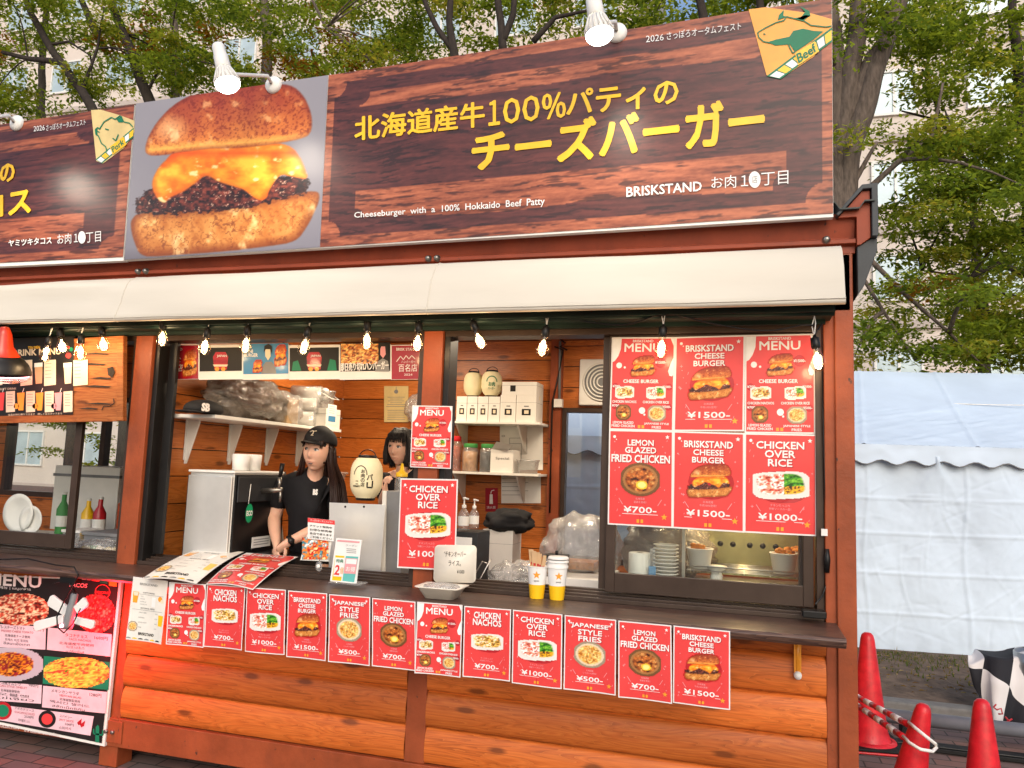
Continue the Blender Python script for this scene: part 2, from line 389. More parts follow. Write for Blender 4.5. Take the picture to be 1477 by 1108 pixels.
class Sheet:       # 2D drawing surface: u right, v up (metres), lifted in small steps off the sheet
    def __init__(s, fn): s.b = MB(); s.fn = fn      # fn(u, v, lift) -> 3D
    def poly(s, pts, m, lift): return s.b.add([s.fn(u, v, lift) for u, v in pts], [tuple(range(len(pts)))], m)
    def rect(s, u0, v0, u1, v1, m, lift): return s.poly([(u0, v0), (u1, v0), (u1, v1), (u0, v1)], m, lift)
    def disc(s, u, v, r, m, lift, n=20, ry=None): return s.poly([(u + r * math.cos(6.2832 * k / n), v + (ry or r) * math.sin(6.2832 * k / n)) for k in range(n)], m, lift)
    def line(s, pts, w, m, lift):
        for (a, b), (c, d) in zip(pts, pts[1:]):
            L = math.hypot(c - a, d - b) or 1; nx, ny = -(d - b) / L * w / 2, (c - a) / L * w / 2
            s.poly([(a + nx, b + ny), (a - nx, b - ny), (c - nx, d - ny), (c + nx, d + ny)], m, lift)
    def star(s, u, v, r, m, lift, n=5, q=.42): s.poly([(u + (r if k % 2 == 0 else r * q) * math.sin(math.pi * k / n), v + (r if k % 2 == 0 else r * q) * math.cos(math.pi * k / n)) for k in range(2 * n)], m, lift)
    def _put(s, t, m, lift, bold, f3, em):
        g, f, _ = glyphs(t, 0)
        sh = [(0, 0)] if bold < .012 else [(math.cos(k * 1.047) * bold * .8, math.sin(k * 1.047) * bold * .8) for k in range(6)] + [(0, 0)]
        for k, (dx, dy) in enumerate(sh): s.b.add([f3(p[0] + dx * em, p[1] + dy, lift + k * .00012) for p in g], f, m)
    def text(s, t, u, v, h, m, lift, w=None, bold=.02, align='C', maxw=None):
        asp = glyphs(t, 0)[2]; ww = w if w else asp * h
        if maxw and ww > maxw: ww = maxw
        u0 = u - ww / 2 if align == 'C' else (u if align == 'L' else u - ww)
        s._put(t, m, lift, bold, lambda x, y, l: s.fn(u0 + x * ww, v + y * h, l), h / max(ww, 1e-6)); return ww
    def quadtext(s, t, TL, TR, BR, BL, m, lift, bold=.03):
        q = [np.array(x, float) for x in (TL, TR, BR, BL)]
        em = np.linalg.norm(q[0] - q[3]) / max(np.linalg.norm(q[0] - q[1]), 1e-6)
        s._put(t, m, lift, bold, lambda x, y, l: s.fn(*((1 - y) * ((1 - x) * q[3] + x * q[2]) + y * ((1 - x) * q[0] + x * q[1])), l), em)
    def paint(s, u0, v0, u1, v1, nx, ny, fn, lift, m='print_gloss'):
        X, Y = np.meshgrid(np.linspace(0, 1, nx), np.linspace(0, 1, ny)); rgb, mask = fn(X, Y)
        U = u0 + X * (u1 - u0); V = v0 + Y * (v1 - v0)
        P = np.array([s.fn(a, b, lift) for a, b in zip(U.ravel(), V.ravel())]).reshape(ny, nx, 3)
        s.b.grid(P, m, False, np.clip(rgb, 0, 1) ** 2.2, mask)
_ns = {}
def vnoise(x, y, seed=0):
    if seed not in _ns: _ns[seed] = np.random.default_rng(seed).random((256, 256))
    T = _ns[seed]; xi = np.floor(x).astype(int); yi = np.floor(y).astype(int); fx = x - xi; fy = y - yi
    fx = fx * fx * (3 - 2 * fx); fy = fy * fy * (3 - 2 * fy)
    g = lambda a, b: T[a % 256, b % 256]
    return (g(xi, yi) * (1 - fx) + g(xi + 1, yi) * fx) * (1 - fy) + (g(xi, yi + 1) * (1 - fx) + g(xi + 1, yi + 1) * fx) * fy
def fbm(x, y, seed=0, o=4):
    r = 0; a = .5; t = 0
    for k in range(o): r = r + a * vnoise(x * 2 ** k + 7.3 * k, y * 2 ** k + 3.1 * k, seed + k); t += a; a *= .55
    return r / t
def psd(x, y, poly):         # signed distance to a polygon, positive inside
    p = np.array(poly, float); d = np.full(x.shape, 1e9); ins = np.zeros(x.shape, bool)
    for (ax, ay), (bx, by) in zip(p, np.roll(p, -1, 0)):
        ex, ey = bx - ax, by - ay; wx, wy = x - ax, y - ay
        t = np.clip((wx * ex + wy * ey) / (ex * ex + ey * ey + 1e-9), 0, 1)
        d = np.minimum(d, np.hypot(wx - ex * t, wy - ey * t))
        c = ((ay <= y) & (by > y)) | ((by <= y) & (ay > y)); ins ^= c & (x < ax + (y - ay) / (by - ay + 1e-12) * ex)
    return np.where(ins, d, -d)
def lerp(a, b, t): t = np.clip(t, 0, 1)[..., None]; return np.array(a) * (1 - t) + np.array(b) * t
def over(dst, src, a): a = np.clip(a, 0, 1)[..., None]; return dst * (1 - a) + src * a
TOP = [(587, 628), (585, 585), (610, 530), (660, 460), (740, 395), (850, 355), (980, 340), (1100, 335), (1190, 345), (1235, 410), (1255, 480), (1250, 545), (1210, 565), (1110, 585), (960, 600), (860, 600), (760, 612), (650, 630)]
CHEESE = [(610, 760), (630, 690), (680, 640), (720, 605), (860, 590), (1000, 590), (1150, 575), (1200, 620), (1225, 680), (1240, 730), (1180, 715), (1130, 705), (1095, 760), (1080, 805), (1045, 815), (1000, 770), (940, 750), (890, 735), (840, 705), (800, 740), (740, 780), (690, 800), (670, 825), (640, 810)]
PATTY = [(540, 830), (560, 795), (610, 765), (700, 760), (800, 715), (900, 700), (1000, 740), (1090, 740), (1180, 690), (1240, 725), (1242, 775), (1180, 795), (1060, 825), (950, 850), (800, 860), (700, 865), (560, 868), (540, 850)]
BOT = [(525, 890), (560, 860), (720, 852), (860, 844), (1000, 828), (1150, 792), (1270, 768), (1283, 800), (1260, 860), (1230, 920), (1190, 975), (1100, 990), (950, 1010), (800, 1022), (640, 1035), (565, 1035), (540, 980), (525, 930)]
def chaikin(p, n=2):
    for _ in range(n): p = [q for a, b in zip(p, p[1:] + p[:1]) for q in ((a[0] * .75 + b[0] * .25, a[1] * .75 + b[1] * .25), (a[0] * .25 + b[0] * .75, a[1] * .25 + b[1] * .75))]
    return p
TOP, CHEESE, PATTY, BOT = [chaikin(q) for q in (TOP, CHEESE, PATTY, BOT)]
def burger(x, y, rgb):       # x, y in the picture's own grid (right, down)
    soft = lambda d, w=7.: d / w + .5
    wob = 10 * (fbm(x / 30, y / 30, 31) - .5)
    d = psd(x, y, BOT); t = fbm(x / 45, y / 60, 3); fine = fbm(x / 9, y / 9, 5, 3)
    c = lerp((.72, .42, .17), (.93, .68, .38), 1.6 * t - .3); c = over(c, np.array((.55, .27, .10)), np.clip((fine - .55) * 4, 0, .45)); c = over(c, np.array((.62, .33, .13)), np.clip((y - 930) / 110, 0, 1) * .5)
    c = over(c, np.array((.42, .17, .05)), np.clip(1 - d / 38, 0, 1) * .75); c = over(c, np.array((1., .86, .62)), np.clip((t - .58) * 3, 0, .8))
    c = over(c, np.array((.45, .22, .09)), (np.abs(fbm(x / 70, y / 70, 11) - .5) < .012) * .6)
    rgb = over(rgb, c, soft(d + wob * .3)); m = d > -4
    d = psd(x, y, PATTY) + 34 * (fbm(x / 16, y / 11, 36, 3) - .5); t = fbm(x / 16, y / 12, 6)
    c = lerp((.12, .05, .05), (.52, .24, .18), 2.2 * (t - .3)); c = over(c, np.array((.88, .70, .6)), np.clip((fbm(x / 9, y / 7, 21, 3) - .68) * 8, 0, .85))
    c = over(c, np.array((.06, .02, .03)), np.clip(1 - d / 16, 0, 1) * .7)
    rgb = over(rgb, c, soft(d)); m |= d > -4
    d = psd(x, y, CHEESE) + wob * .6; t = fbm(x / 80, y / 50, 8)
    c = lerp((.90, .42, .05), (1., .74, .22), 2.4 * (t - .28)); c = over(c, np.array((.72, .27, .03)), np.clip(1 - d / 24, 0, 1) * .6)
    c = over(c, np.array((1., .92, .68)), np.clip((fbm(x / 40, y / 26, 14) - .64) * 6, 0, .8))
    c = over(c, np.array((.85, .27, .03)), np.clip(1 - np.abs(y - 620) / 28, 0, 1) * .7)
    rgb = over(rgb, c, soft(d)); m |= d > -4
    d = psd(x, y, TOP); t = fbm(x / 60, y / 60, 9); fine = fbm(x / 7, y / 7, 10, 3)
    sh = np.clip((y - 340 - .1 * (1250 - x)) / 270, 0, 1)
    c = lerp((.60, .24, .14), (.86, .50, .22), 1.3 * sh + .8 * (t - .5)); c = over(c, np.array((.42, .12, .06)), np.clip((fine - .5) * 3.2, 0, .6))
    c = over(c, np.array((.97, .78, .55)), np.clip(1 - np.hypot((x - 690) / 90, (y - 520) / 75), 0, 1) * .75 + np.clip((t - .62) * 4, 0, .5))
    c = over(c, np.array((1., .74, .34)), np.clip(1 - np.abs(y - (598 - (x - 700) * .07)) / 26, 0, 1) * .8)
    c = over(c, np.array((.36, .1, .05)), np.clip(1 - d / 20, 0, 1) * .5)
    rgb = over(rgb, c, soft(d + wob * .3)); m |= d > -4
    return rgb, m
def burger_small(X, Y):
    x = 500 + X * 810; y = 1060 - Y * 745
    return burger(x, y, np.full(X.shape + (3,), .35) * np.array([2, .25, .25]))
def bits(X, Y, cols, s, seed):
    c = np.zeros(X.shape + (3,)); k = fbm(X * s, Y * s, seed, 2); k = (k - k.min()) / (np.ptp(k) + 1e-9)
    for i, q in enumerate(cols): c[(k >= i / len(cols))] = q
    return c * (.65 + .7 * fbm(X * s * 2.1, Y * s * 2.1, seed + 9, 2))[..., None]
def tray(kind):
    def fn(X, Y):
        x = X * 2 - 1; y = Y * 2 - 1; xr = x * .97 + y * .16; yr = y - x * .12
        d = 1 - np.maximum(np.abs(xr) ** 4 + (np.abs(yr) * 1.35) ** 4, 0) ** .25; rgb = np.full(X.shape + (3,), .86) * np.array([1, .98, .95])
        rgb = over(rgb, np.array((.45, .08, .08)), (yr < -.68) * .0)
        ins = 1 - ((np.abs(xr) * 1.2) ** 4 + (np.abs(yr - .06) * 1.65) ** 4) ** .25
        if kind == 'rice':
            c = bits(x, y, [(.7, .2, .16), (.9, .55, .45), (.98, .92, .88), (.85, .3, .25)], 7, 41)
            g = bits(x, y, [(.1, .3, .06), (.25, .55, .12), (.45, .7, .2)], 8, 45); yl = bits(x, y, [(.25, .1, .12), (.85, .62, .12), (.45, .25, .08)], 8, 47)
            c = np.where((x > .12)[..., None], np.where((yr > -.08)[..., None], g, yl), c)
        else: c = bits(x, y, [(.2, .32, .08), (.6, .38, .14), (.9, .72, .35), (.95, .9, .75), (.7, .3, .12)], 7, 51)
        rgb = over(rgb, c, ins * 14); return rgb, d > -.03
    return fn
def bowl(kind):
    def fn(X, Y):
        x = X * 2 - 1; y = Y * 2 - 1; r = np.hypot(x, y * 1.05)
        rim, c = ((.62, .42, .24), bits(x, y, [(.2, .08, .03), (.5, .24, .09), (.66, .36, .15), (.8, .55, .3)], 5, 61)) if kind == 'chicken' else ((.86, .78, .66), bits(x, y, [(.62, .36, .12), (.88, .62, .28), (.95, .78, .48), (.75, .5, .2)], 5, 71))
        rgb = np.ones(X.shape + (3,)) * np.array(rim); rgb = over(rgb, np.array(rim) * .55, (r > .9) * .7)
        rgb = over(rgb, c, (.8 - r) * 12)
        if kind == 'chicken':
            l = np.hypot((x - .08) / .3, (y + .33) / .26); rgb = over(rgb, np.array((.96, .86, .5)), (1 - l) * 8); rgb = over(rgb, np.array((.9, .75, .2)), (np.abs(l - .85) < .15) * 1.)
        return rgb, r < 1.03
    return fn

# ------------------------------------------------------------------ ground and open-air setting
def structure(name, mb, **k): return tag(mb.build(name, **k), None, None, None, 'structure')
g = MB(); xs = np.concatenate([[-300, -60, -20], np.linspace(-8, 12, 21), [30, 80, 300]]); ys = np.concatenate([[-200, -40, -10], np.linspace(-4, 12, 17), [30, 90, 400]])
X, Y = np.meshgrid(xs, ys); g.grid(np.stack([X, Y, X * 0], -1), 'brick_paving', False); structure('ground', g)
g = MB(); g.box((-14, 2.64, -.02), (14, 2.78, .09), 'kerb_stone'); structure('kerb', g, bev=.015)
g = MB(); X, Y = np.meshgrid(np.linspace(-14, 14, 180), np.linspace(2.78, 12, 66))
Z = .075 + .03 * (fbm(X * 1.5 + 50, Y * 1.5, 2) - .5) + np.clip((Y - 2.9) * .04, 0, .05)
g.grid(np.stack([X, Y, Z], -1), 'soil'); structure('soil_bank', g)
g = MB()                                           # short grass along the foot of the tent
n = 5200; gx = rng.uniform(1.2, 5.5, n); gy = 4.16 + .2 * (gx - 1.9) * .26 + np.abs(rng.normal(0, .2, n)) * -1 + .02
gy = np.where(rng.random(n) < .10, rng.uniform(3.1, 4.2, n), gy); keep = gy > 3.3
for x_, y_ in zip(gx[keep], gy[keep]):
    h = random.uniform(.008, .03) * (2.4 if random.random() < .04 else 1); a = random.uniform(0, 6.28); dx, dy = math.cos(a) * .008, math.sin(a) * .008
    lx, ly = random.uniform(-.02, .02), random.uniform(-.02, .02); c = random.choice([(.07, .11, .03), (.1, .13, .04), (.13, .13, .06), (.2, .16, .09)])
    g.add([(x_ - dx, y_ - dy, .1), (x_ + dx, y_ + dy, .1), (x_ + lx, y_ + ly, .12 + h)], [(0, 1, 2)], 'leaf_green', False, [c] * 3)
for k in range(420):
    x_, y_ = random.uniform(1.3, 5), random.uniform(2.8, 4.1); a = random.uniform(0, 6.28); l_ = random.uniform(.012, .03); c, d_ = math.cos(a) * l_, math.sin(a) * l_; cc = random.choice([(.3, .22, .12), (.2, .13, .06), (.36, .28, .16), (.15, .09, .05)])
    g.add([(x_ - c, y_ - d_, .125), (x_ + d_ * .4, y_ - c * .4, .13), (x_ + c, y_ + d_, .128), (x_ - d_ * .4, y_ + c * .4, .135)], [(0, 1, 2, 3)], 'leaf_green', False, [cc] * 4)
tag(g.build('grass'), 'thin grass and fallen leaves on the soil at the foot of the white tent', 'grass', None, 'stuff')

# ------------------------------------------------------------------ the wooden stall
K = thing('wooden_stall', 'orange log food stall with red brown posts, serving counter and sliding windows', 'food stall', (-1.5, 1, 0))
def part(mb, name, parent=K, bev=0.): return mb.build(name, parent, bev=bev)
XR, XL, YB, FL = 1.36, -6.6, 2.15, .25
for x0, x1 in ((1.245, 1.36), (-.567, -.468), (-2.268, -2.155), (-4.42, -4.3)):
    p = MB(); p.box((x0, .0, .0 if x0 != -.567 else .245), (x1, .11, 2.56), 'post_paint')
    if x0 == 1.245: p.box((1.287, -.018, .0), (1.36, -.003, 2.56), 'post_paint')
    part(p, 'post', bev=.004)
for x0, x1, bolts in ((-4.3, -2.155, 0), (-2.155, 1.245, 1)):
    p = MB(); p.box((x0, -.012, .105), (x1, .09, .245), 'post_paint')
    if bolts:
        p.box((x0 - .1, -.020, .125), (x0 + .035, -.013, .235), 'post_paint')
        for dx in (-.02, -.06): p.lathe([(0, -.032), (.01, -.031), (.012, -.021)], (x0 + dx, 0, .18), 'bolt_metal', 10, 'Y')
    part(p, 'base_beam', bev=.004)
# logs: half-round boards, each log wall one part
def logs(x0, x1):
    p = MB(); prof = []
    for k in range(5):
        z0 = .247 + .159 * k
        for i in range(15):
            t = i / 14; prof.append((.024 + .010 * t - .034 * math.sin(math.pi * min(max(t, .02), .98)) ** .26, z0 + .004 + t * .151))
        prof.append((.05, z0 + .157))
    prof = [q for q in prof if q[1] < 1.0]; nx = 2
    vs = []; fs = []; xs_ = [x0, x1]
    for x in xs_: vs += [(x, y, z) for y, z in prof]
    n = len(prof); fs = [(i, n + i, n + i + 1, i + 1) for i in range(n - 1)]
    p.add(vs, fs, 'log_stain', True); p.box((x0, .075, .24), (x1, .1, 1.0), 'log_stain'); part(p, 'log_wall')
logs(-4.3, -2.268); logs(-2.155, -.567); logs(-.468, 1.245)
# counter shelf with a thin worn front edge
p = MB(); prof = [(-.30, .992), (-.305, 1.008), (-.296, 1.02), (.015, 1.024), (.015, .985), (-.29, .982)]
p.prism(prof, 'counter_wood', 'x', -6.6, 1.285); ctr = part(p, 'counter', bev=.003)
for bx in (1.135, -4.0):
    p = MB(); M0 = bx
    p.tube([(M0, -.02, .98), (M0, -.02, .80)], .011, 'orange_metal', 8); p.box((M0 - .014, -.028, .80), (M0 + .014, -.018, .975), 'orange_metal')
    p.lathe([(0, -.05), (.014, -.046), (.016, -.03), (.016, -.02)], (M0, 0, .812), 'white_metal', 12, 'Y'); p.box((M0 - .008, -.2, .965), (M0 + .008, -.02, .98), 'orange_metal')
    part(p, 'shelf_bracket')
# header and fascia
p = MB(); p.box((-6.6, .012, 2.30), (1.245, .06, 2.56), 'log_stain'); p.box((-6.6, .02, 2.257), (1.245, .055, 2.298), 'inner_plank'); part(p, 'header_board')
p = MB(); p.prism([(-.02, 2.545), (-.02, 2.575), (-.045, 2.582), (-.045, 2.60), (-.02, 2.607), (-.012, 2.612), (-.03, 2.69), (-.03, 2.715), (.05, 2.715), (.05, 2.545)], 'fascia_paint', 'x', -6.6, 1.37)
fas = part(p, 'fascia', bev=.002)
for bx, bz in ((-.50, 2.595), (-.545, 2.595), (-2.2, 2.595), (-2.25, 2.595), (1.255, 2.60)):
    b = MB(); b.lathe([(0, -.066), (.006, -.066), (.012, -.062), (.015, -.05), (.018, -.044)], (bx, 0, bz), 'bolt_metal', 12, 'Y'); part(b, 'bolt', fas)
for bx in (-.518, -2.215, 1.3):
    b = MB(); b.box((bx - .05, -.018, 2.30), (bx + .05, .005, 2.543), 'post_paint'); part(b, 'post_cap', fas, .003)
# corrugated roof sheet: the ribs show below the sign
p = MB(); nx = 60; vs = []; prof = []
x = -6.6
while x < 1.34: prof += [(x, .0), (x + .075, .0), (x + .095, .03), (x + .135, .03)]; x += .155
for yy, zz in ((-.085, 2.722), (2.5, 2.93)): vs += [(a, yy, zz + b) for a, b in prof]
for yy, zz in ((-.085, 2.716), (2.5, 2.924)): vs += [(a, yy, zz + b) for a, b in prof]
n = len(prof); fs = [(i, i + 1, n + i + 1, n + i) for i in range(n - 1)] + [(2 * n + i, 3 * n + i, 3 * n + i + 1, 2 * n + i + 1) for i in range(n - 1)] + [(i, 2 * n + i, 2 * n + i + 1, i + 1) for i in range(n - 1)]
p.add(vs, fs, 'roof_metal'); part(p, 'roof')
p = MB(); p.prism([(1.30, 2.69), (1.395, 2.80), (1.425, 2.80), (1.425, 2.60), (1.385, 2.57), (1.372, 2.57), (1.372, 2.69)], 'fascia_paint', 'y', -.055, 2.4); part(p, 'gable_board', bev=.002)
p = MB(); p.prism([(1.29, 2.70), (1.392, 2.822), (1.452, 2.826), (1.452, 2.60), (1.428, 2.60), (1.428, 2.803), (1.396, 2.803), (1.30, 2.693)], 'trim_grey', 'y', -.075, 2.42)
p.prism([(1.375, 2.567), (1.428, 2.598), (1.452, 2.598), (1.452, 2.55), (1.40, 2.40), (1.375, 2.36)], 'trim_grey', 'y', -.04, 2.42); part(p, 'gable_trim', bev=.003)
# inside: floor, ceiling, planked back and side walls
def planks(p, a, b, axis, m):     # horizontal boards with a V joint, a/b opposite corners
    x0, y0, z0 = a; x1, y1, z1 = b; z = z0
    while z < z1 - .01:
        t = min(z + .155, z1); p.box((x0, y0, z), (x1, y1, t - .006), m)
        p.box((x0 + (.008 if axis else 0), y0 + (0 if axis else .008), t - .006), (x1 - (.008 if axis else 0), y1 - (0 if axis else .004), t), 'black_frame'); z = t
p = MB(); p.box((-6.6, .1, .2), (1.35, YB, FL), 'floor_inner'); part(p, 'floor')
p = MB(); p.box((-6.6, .06, 2.57), (1.35, YB + .1, 2.62), 'inner_ceiling'); part(p, 'ceiling')
p = MB()
for a, b in (((-2.16, YB, FL), (-.345, YB + .05, 2.57)), ((-.345, YB, FL), (.52, YB + .05, .95)), ((-.345, YB, 2.06), (.52, YB + .05, 2.57)), ((.52, YB, FL), (1.35, YB + .05, 2.57)),
             ((-6.6, YB, FL), (-2.2, YB + .05, 1.2)), ((-6.6, YB, 2.1), (-2.2, YB + .05, 2.57)), ((-3.5, YB, 1.2), (-2.2, YB + .05, 2.1)), ((-6.6, YB, 1.2), (-5.6, YB + .05, 2.1))): planks(p, a, b, 0, 'inner_plank')
bw = part(p, 'back_wall')
p = MB(); planks(p, (-2.2, .12, FL), (-2.155, YB, 2.57), 1, 'side_plank'); part(p, 'partition_wall')
p = MB(); planks(p, (-6.6, .12, FL), (-6.55, YB, 2.57), 1, 'side_plank'); part(p, 'side_wall')
p = MB(); planks(p, (1.30, .12, FL), (1.345, YB, 2.57), 1, 'side_plank'); part(p, 'side_wall')
p = MB(); p.box((-.43, YB - .06, FL), (-.345, YB - .002, 2.565), 'post_paint'); part(p, 'inner_post')
def frame(name, x0, x1, z0, z1, y0, y1, w, m='bronze_frame', parent=K, glass=True, bottom=None):
    p = MB(); wb = bottom or w
    p.box((x0, y0, z0), (x0 + w, y1, z1), m); p.box((x1 - w, y0, z0), (x1, y1, z1), m)
    p.box((x0 + w, y0, z1 - w), (x1 - w, y1, z1), m); p.box((x0 + w, y0, z0), (x1 - w, y1, z0 + wb), m)
    o = part(p, name, parent, .003)
    if glass:
        q = MB(); q.box((x0 + w, (y0 + y1) / 2 - .002, z0 + wb), (x1 - w, (y0 + y1) / 2 + .002, z1 - w), 'glass'); part(q, 'pane', o)
    return o
bwin = frame('back_window', -.345, .52, .95, 2.06, YB - .01, YB + .06, .035)
frame('back_window', -5.6, -3.5, 1.2, 2.1, YB - .01, YB + .06, .04); 
p = MB(); p.box((-4.52, YB - .012, 1.24), (-4.47, YB + .062, 2.06), 'bronze_frame'); part(p, 'mullion', bw)
# the front window frames (outer frame, tracks, sashes)
def outer(x0, x1):
    p = MB(); p.box((x0, .022, 1.03), (x0 + .03, .13, 2.254), 'black_frame'); p.box((x1 - .03, .022, 1.03), (x1, .13, 2.254), 'bronze_frame')
    p.box((x0, .020, 2.222), (x1, .132, 2.255), 'bronze_frame')
    for k, (yy, zz) in enumerate(((.018, 1.043), (.05, 1.052), (.085, 1.061), (.12, 1.068))): p.box((x0, yy, 1.024 - .001 * k), (x1, yy + .024, zz), 'bronze_frame')
    p.box((x0, .02, .99), (x1, .145, 1.032), 'bronze_frame'); return part(p, 'window_frame', bev=.002)
outer(-2.154, -.568); outer(-.467, 1.244); outer(-4.3, -2.27)
frame('sash', .335, 1.205, 1.07, 2.221, .042, .068, .042, bottom=.085)
frame('sash', .30, 1.19, 1.075, 2.221, .078, .104, .042, bottom=.06)
frame('sash', -4.28, -2.62, 1.07, 2.221, .042, .068, .045, bottom=.075)
p = MB(); p.box((-2.11, .08, 1.075), (-2.06, .104, 2.221), 'black_frame'); part(p, 'stacked_sash', bev=.002)

# ------------------------------------------------------------------ awning roll, its green case
A = thing('awning', 'rolled cream vinyl awning stretched along the stall front under the signs', 'awning', (-1.6, -.05, 2.3))
prof = [(-.022, 2.535), (-.05, 2.545), (-.11, 2.545), (-.165, 2.533), (-.205, 2.51), (-.23, 2.475), (-.25, 2.43), (-.27, 2.37), (-.288, 2.31), (-.298, 2.282), (-.292, 2.272), (-.27, 2.272), (-.23, 2.285)]
p = MB(); xs_ = np.linspace(-6.6, 1.298, 210); P = np.zeros((len(prof), 210, 3))
for j, (yy, zz) in enumerate(prof):
    for i, x in enumerate(xs_):
        f = noise.noise(Vector((x * .6, yy * 5, 1.3))) * .04 + noise.noise(Vector((x * 1.6 + zz * 5, zz * 11, 4))) * .018 + abs(noise.noise(Vector((x * 3 + zz * 14, zz * 4, 7)))) * .012
        sag = max(0, -x - 1.9) * .018; t = max(0, -x - 1.7)
        e = min(1, max(0, (x - 1.26) / .03))
        fold = -.03 * math.exp(-((zz - (2.46 - .02 * x * 0 - .045 * t)) / .028) ** 2) * min(1, t * .6)
        w = math.sin(math.pi * j / (len(prof) - 1)); P[j, i] = (x, yy + (f + fold * -1) * w, zz + f * .6 * w - sag * (1 - j / (len(prof) - 1)))
p.grid(P, 'awning_vinyl'); n = len(prof); p.add([P[j, -1] for j in range(n)], [tuple(range(n))[::-1]], 'awning_vinyl'); cv = part(p, 'cover', A)
p = MB()
for i in (118, 163): p.tube([P[j, i] + [0, -.0005, .0005] for j in range(1, n - 1)], .0028, 'awning_vinyl', 6)
p.tube([P[9, i] + [0, -.001, .006] for i in range(0, 210)], .0022, 'awning_vinyl', 5); part(p, 'seam', A)
p = MB(); p.box((-6.6, -.20, 2.262), (1.27, -.005, 2.292), 'green_case'); p.box((-6.6, -.03, 2.245), (1.25, -.002, 2.262), 'green_case'); p.tube([(-6.6, -.17, 2.262), (1.27, -.17, 2.262)], .012, 'green_case'); part(p, 'case', A)

# ------------------------------------------------------------------ the two sign boards
def wood_print(U, V, asp, seed, xoff):      # the print: maroon planks, lighter strips, frame with notched corners
    x = U * asp * 5 + xoff
    wv = .9 * fbm(x * .5, V * 4, seed + 3, 2); g1 = fbm(x * .8, V * 60 + wv * 3, seed); g2 = fbm(x * 5, V * 130 + wv * 3, seed + 1, 3); cr = fbm(x * 1.3, V * 75 + wv * 5, seed + 5, 3)
    v = np.clip(1.8 * (g1 - .5) + .5 + (g2 - .5) * .9, 0, 1)
    lt = lerp((.46, .23, .155), (.70, .40, .275), v); lt = over(lt, np.array((.2, .09, .07)), np.clip((cr - .60) * 8, 0, .7))
    dk = lerp((.25, .115, .11), (.38, .185, .165), v); dk = over(dk, np.array((.13, .05, .06)), np.clip((cr - .60) * 8, 0, .7))
    a = 1 / asp
    iu0, iu1 = .17 * a / .245 * .245 * 1.0, 0
    m = np.zeros(U.shape)
    d = np.minimum(np.minimum(U * asp, (1 - U) * asp), np.minimum(V, 1 - V))        # distance to the edge, in board heights
    m = np.where((d > .055), 1., m)                                                   # dark from the frame inwards
    cx = np.minimum(U * asp, (1 - U) * asp); cy = np.minimum(V, 1 - V)
    m = np.where((np.hypot(cx - .055, cy - .055) < .085), 0., m)                      # notched outer corners
    inner = (cx > .24)
    for a0, a1 in ((.775, .865), (.135, .305)):
        s = inner & (V > a0 + .012 * np.sin(x * .8)) & (V < a1) & ~(np.hypot(cx - .24, np.minimum(np.abs(V - .865), np.abs(V - .135))) < .07)
        m = np.where(s, 0., m)
    return lt * (1 - m[..., None]) + dk * m[..., None]
def quad_fn(TL, TR, BR, BL, y, back=.0):
    q = [at(*p, y=y) for p in (TL, TR, BR, BL)]
    return q
YS = -.10
def px_sheet(y): return Sheet(lambda u, v, l: tuple(at(u, v, y=y) + np.array((0, -l, 0))))
def board_grid(mb, TL, TR, BR, BL, y, nx, ny, fn, lift):
    U, V = np.meshgrid(np.linspace(0, 1, nx), np.linspace(0, 1, ny)); q = [at(*p, y=y) for p in (TL, TR, BR, BL)]
    P = (1 - V[..., None]) * ((1 - U[..., None]) * q[3] + U[..., None] * q[2]) + V[..., None] * ((1 - U[..., None]) * q[0] + U[..., None] * q[1]); P[..., 1] -= lift
    mb.grid(P, 'print_sign', False, np.clip(fn(U, V, P), 0, 1) ** 2.2)
def sheet_prism(mb, TL, TR, BR, BL, y, d, m):
    q = [at(*p, y=y) for p in (BL, BR, TR, TL)]; mb.prism([(p[0], p[2]) for p in q], m, 'y', y, y + d)
SR = thing('sign_board', 'long cheeseburger sign with yellow lettering and a burger photo on dark wood print', 'sign', at(740, 340, y=YS))
c = MB(); sheet_prism(c, (197, 151), (1200, -2), (1202, 313), (180, 375), YS, .035, 'white_metal'); part(c, 'panel', SR)
c = MB(); board_grid(c, (474.5, 109), (1199.5, -2), (1201.5, 308), (462, 357), YS, 620, 190, lambda U, V, P: wood_print(U, V, 3.1, 80, 0), .003); part(c, 'wood_print', SR)
c = MB(); nx, ny = 230, 260
def burger_panel(U, V, P):
    TLz, TRz, BRz, BLz = (545, 415), (1315, 305), (1280, 995), (497, 1050)
    x = (1 - V) * ((1 - U) * BLz[0] + U * BRz[0]) + V * ((1 - U) * TLz[0] + U * TRz[0]); y = (1 - V) * ((1 - U) * BLz[1] + U * BRz[1]) + V * ((1 - U) * TLz[1] + U * TRz[1])
    b = lerp((.47, .46, .50), (.60, .59, .61), V * .7 + .5 * (fbm(U * 2, V * 2, 90) - .5)); b = over(b, np.array((.35, .33, .36)), np.clip(1 - np.abs(y - (1045 - (x - 520) * .02)) / 45, 0, 1) * .5)
    return burger(x, y, b)[0]
board_grid(c, (197, 150), (474, 109), (462, 357), (180, 375), YS, nx, ny, burger_panel, .004); part(c, 'burger_photo', SR)
L = .007
def word(parent, *calls):
    s = px_sheet(YS)
    for a_ in calls: s.quadtext(*a_)
    return s
def wordpart(parent, *calls): return word(parent, *calls).b.build('lettering', parent)
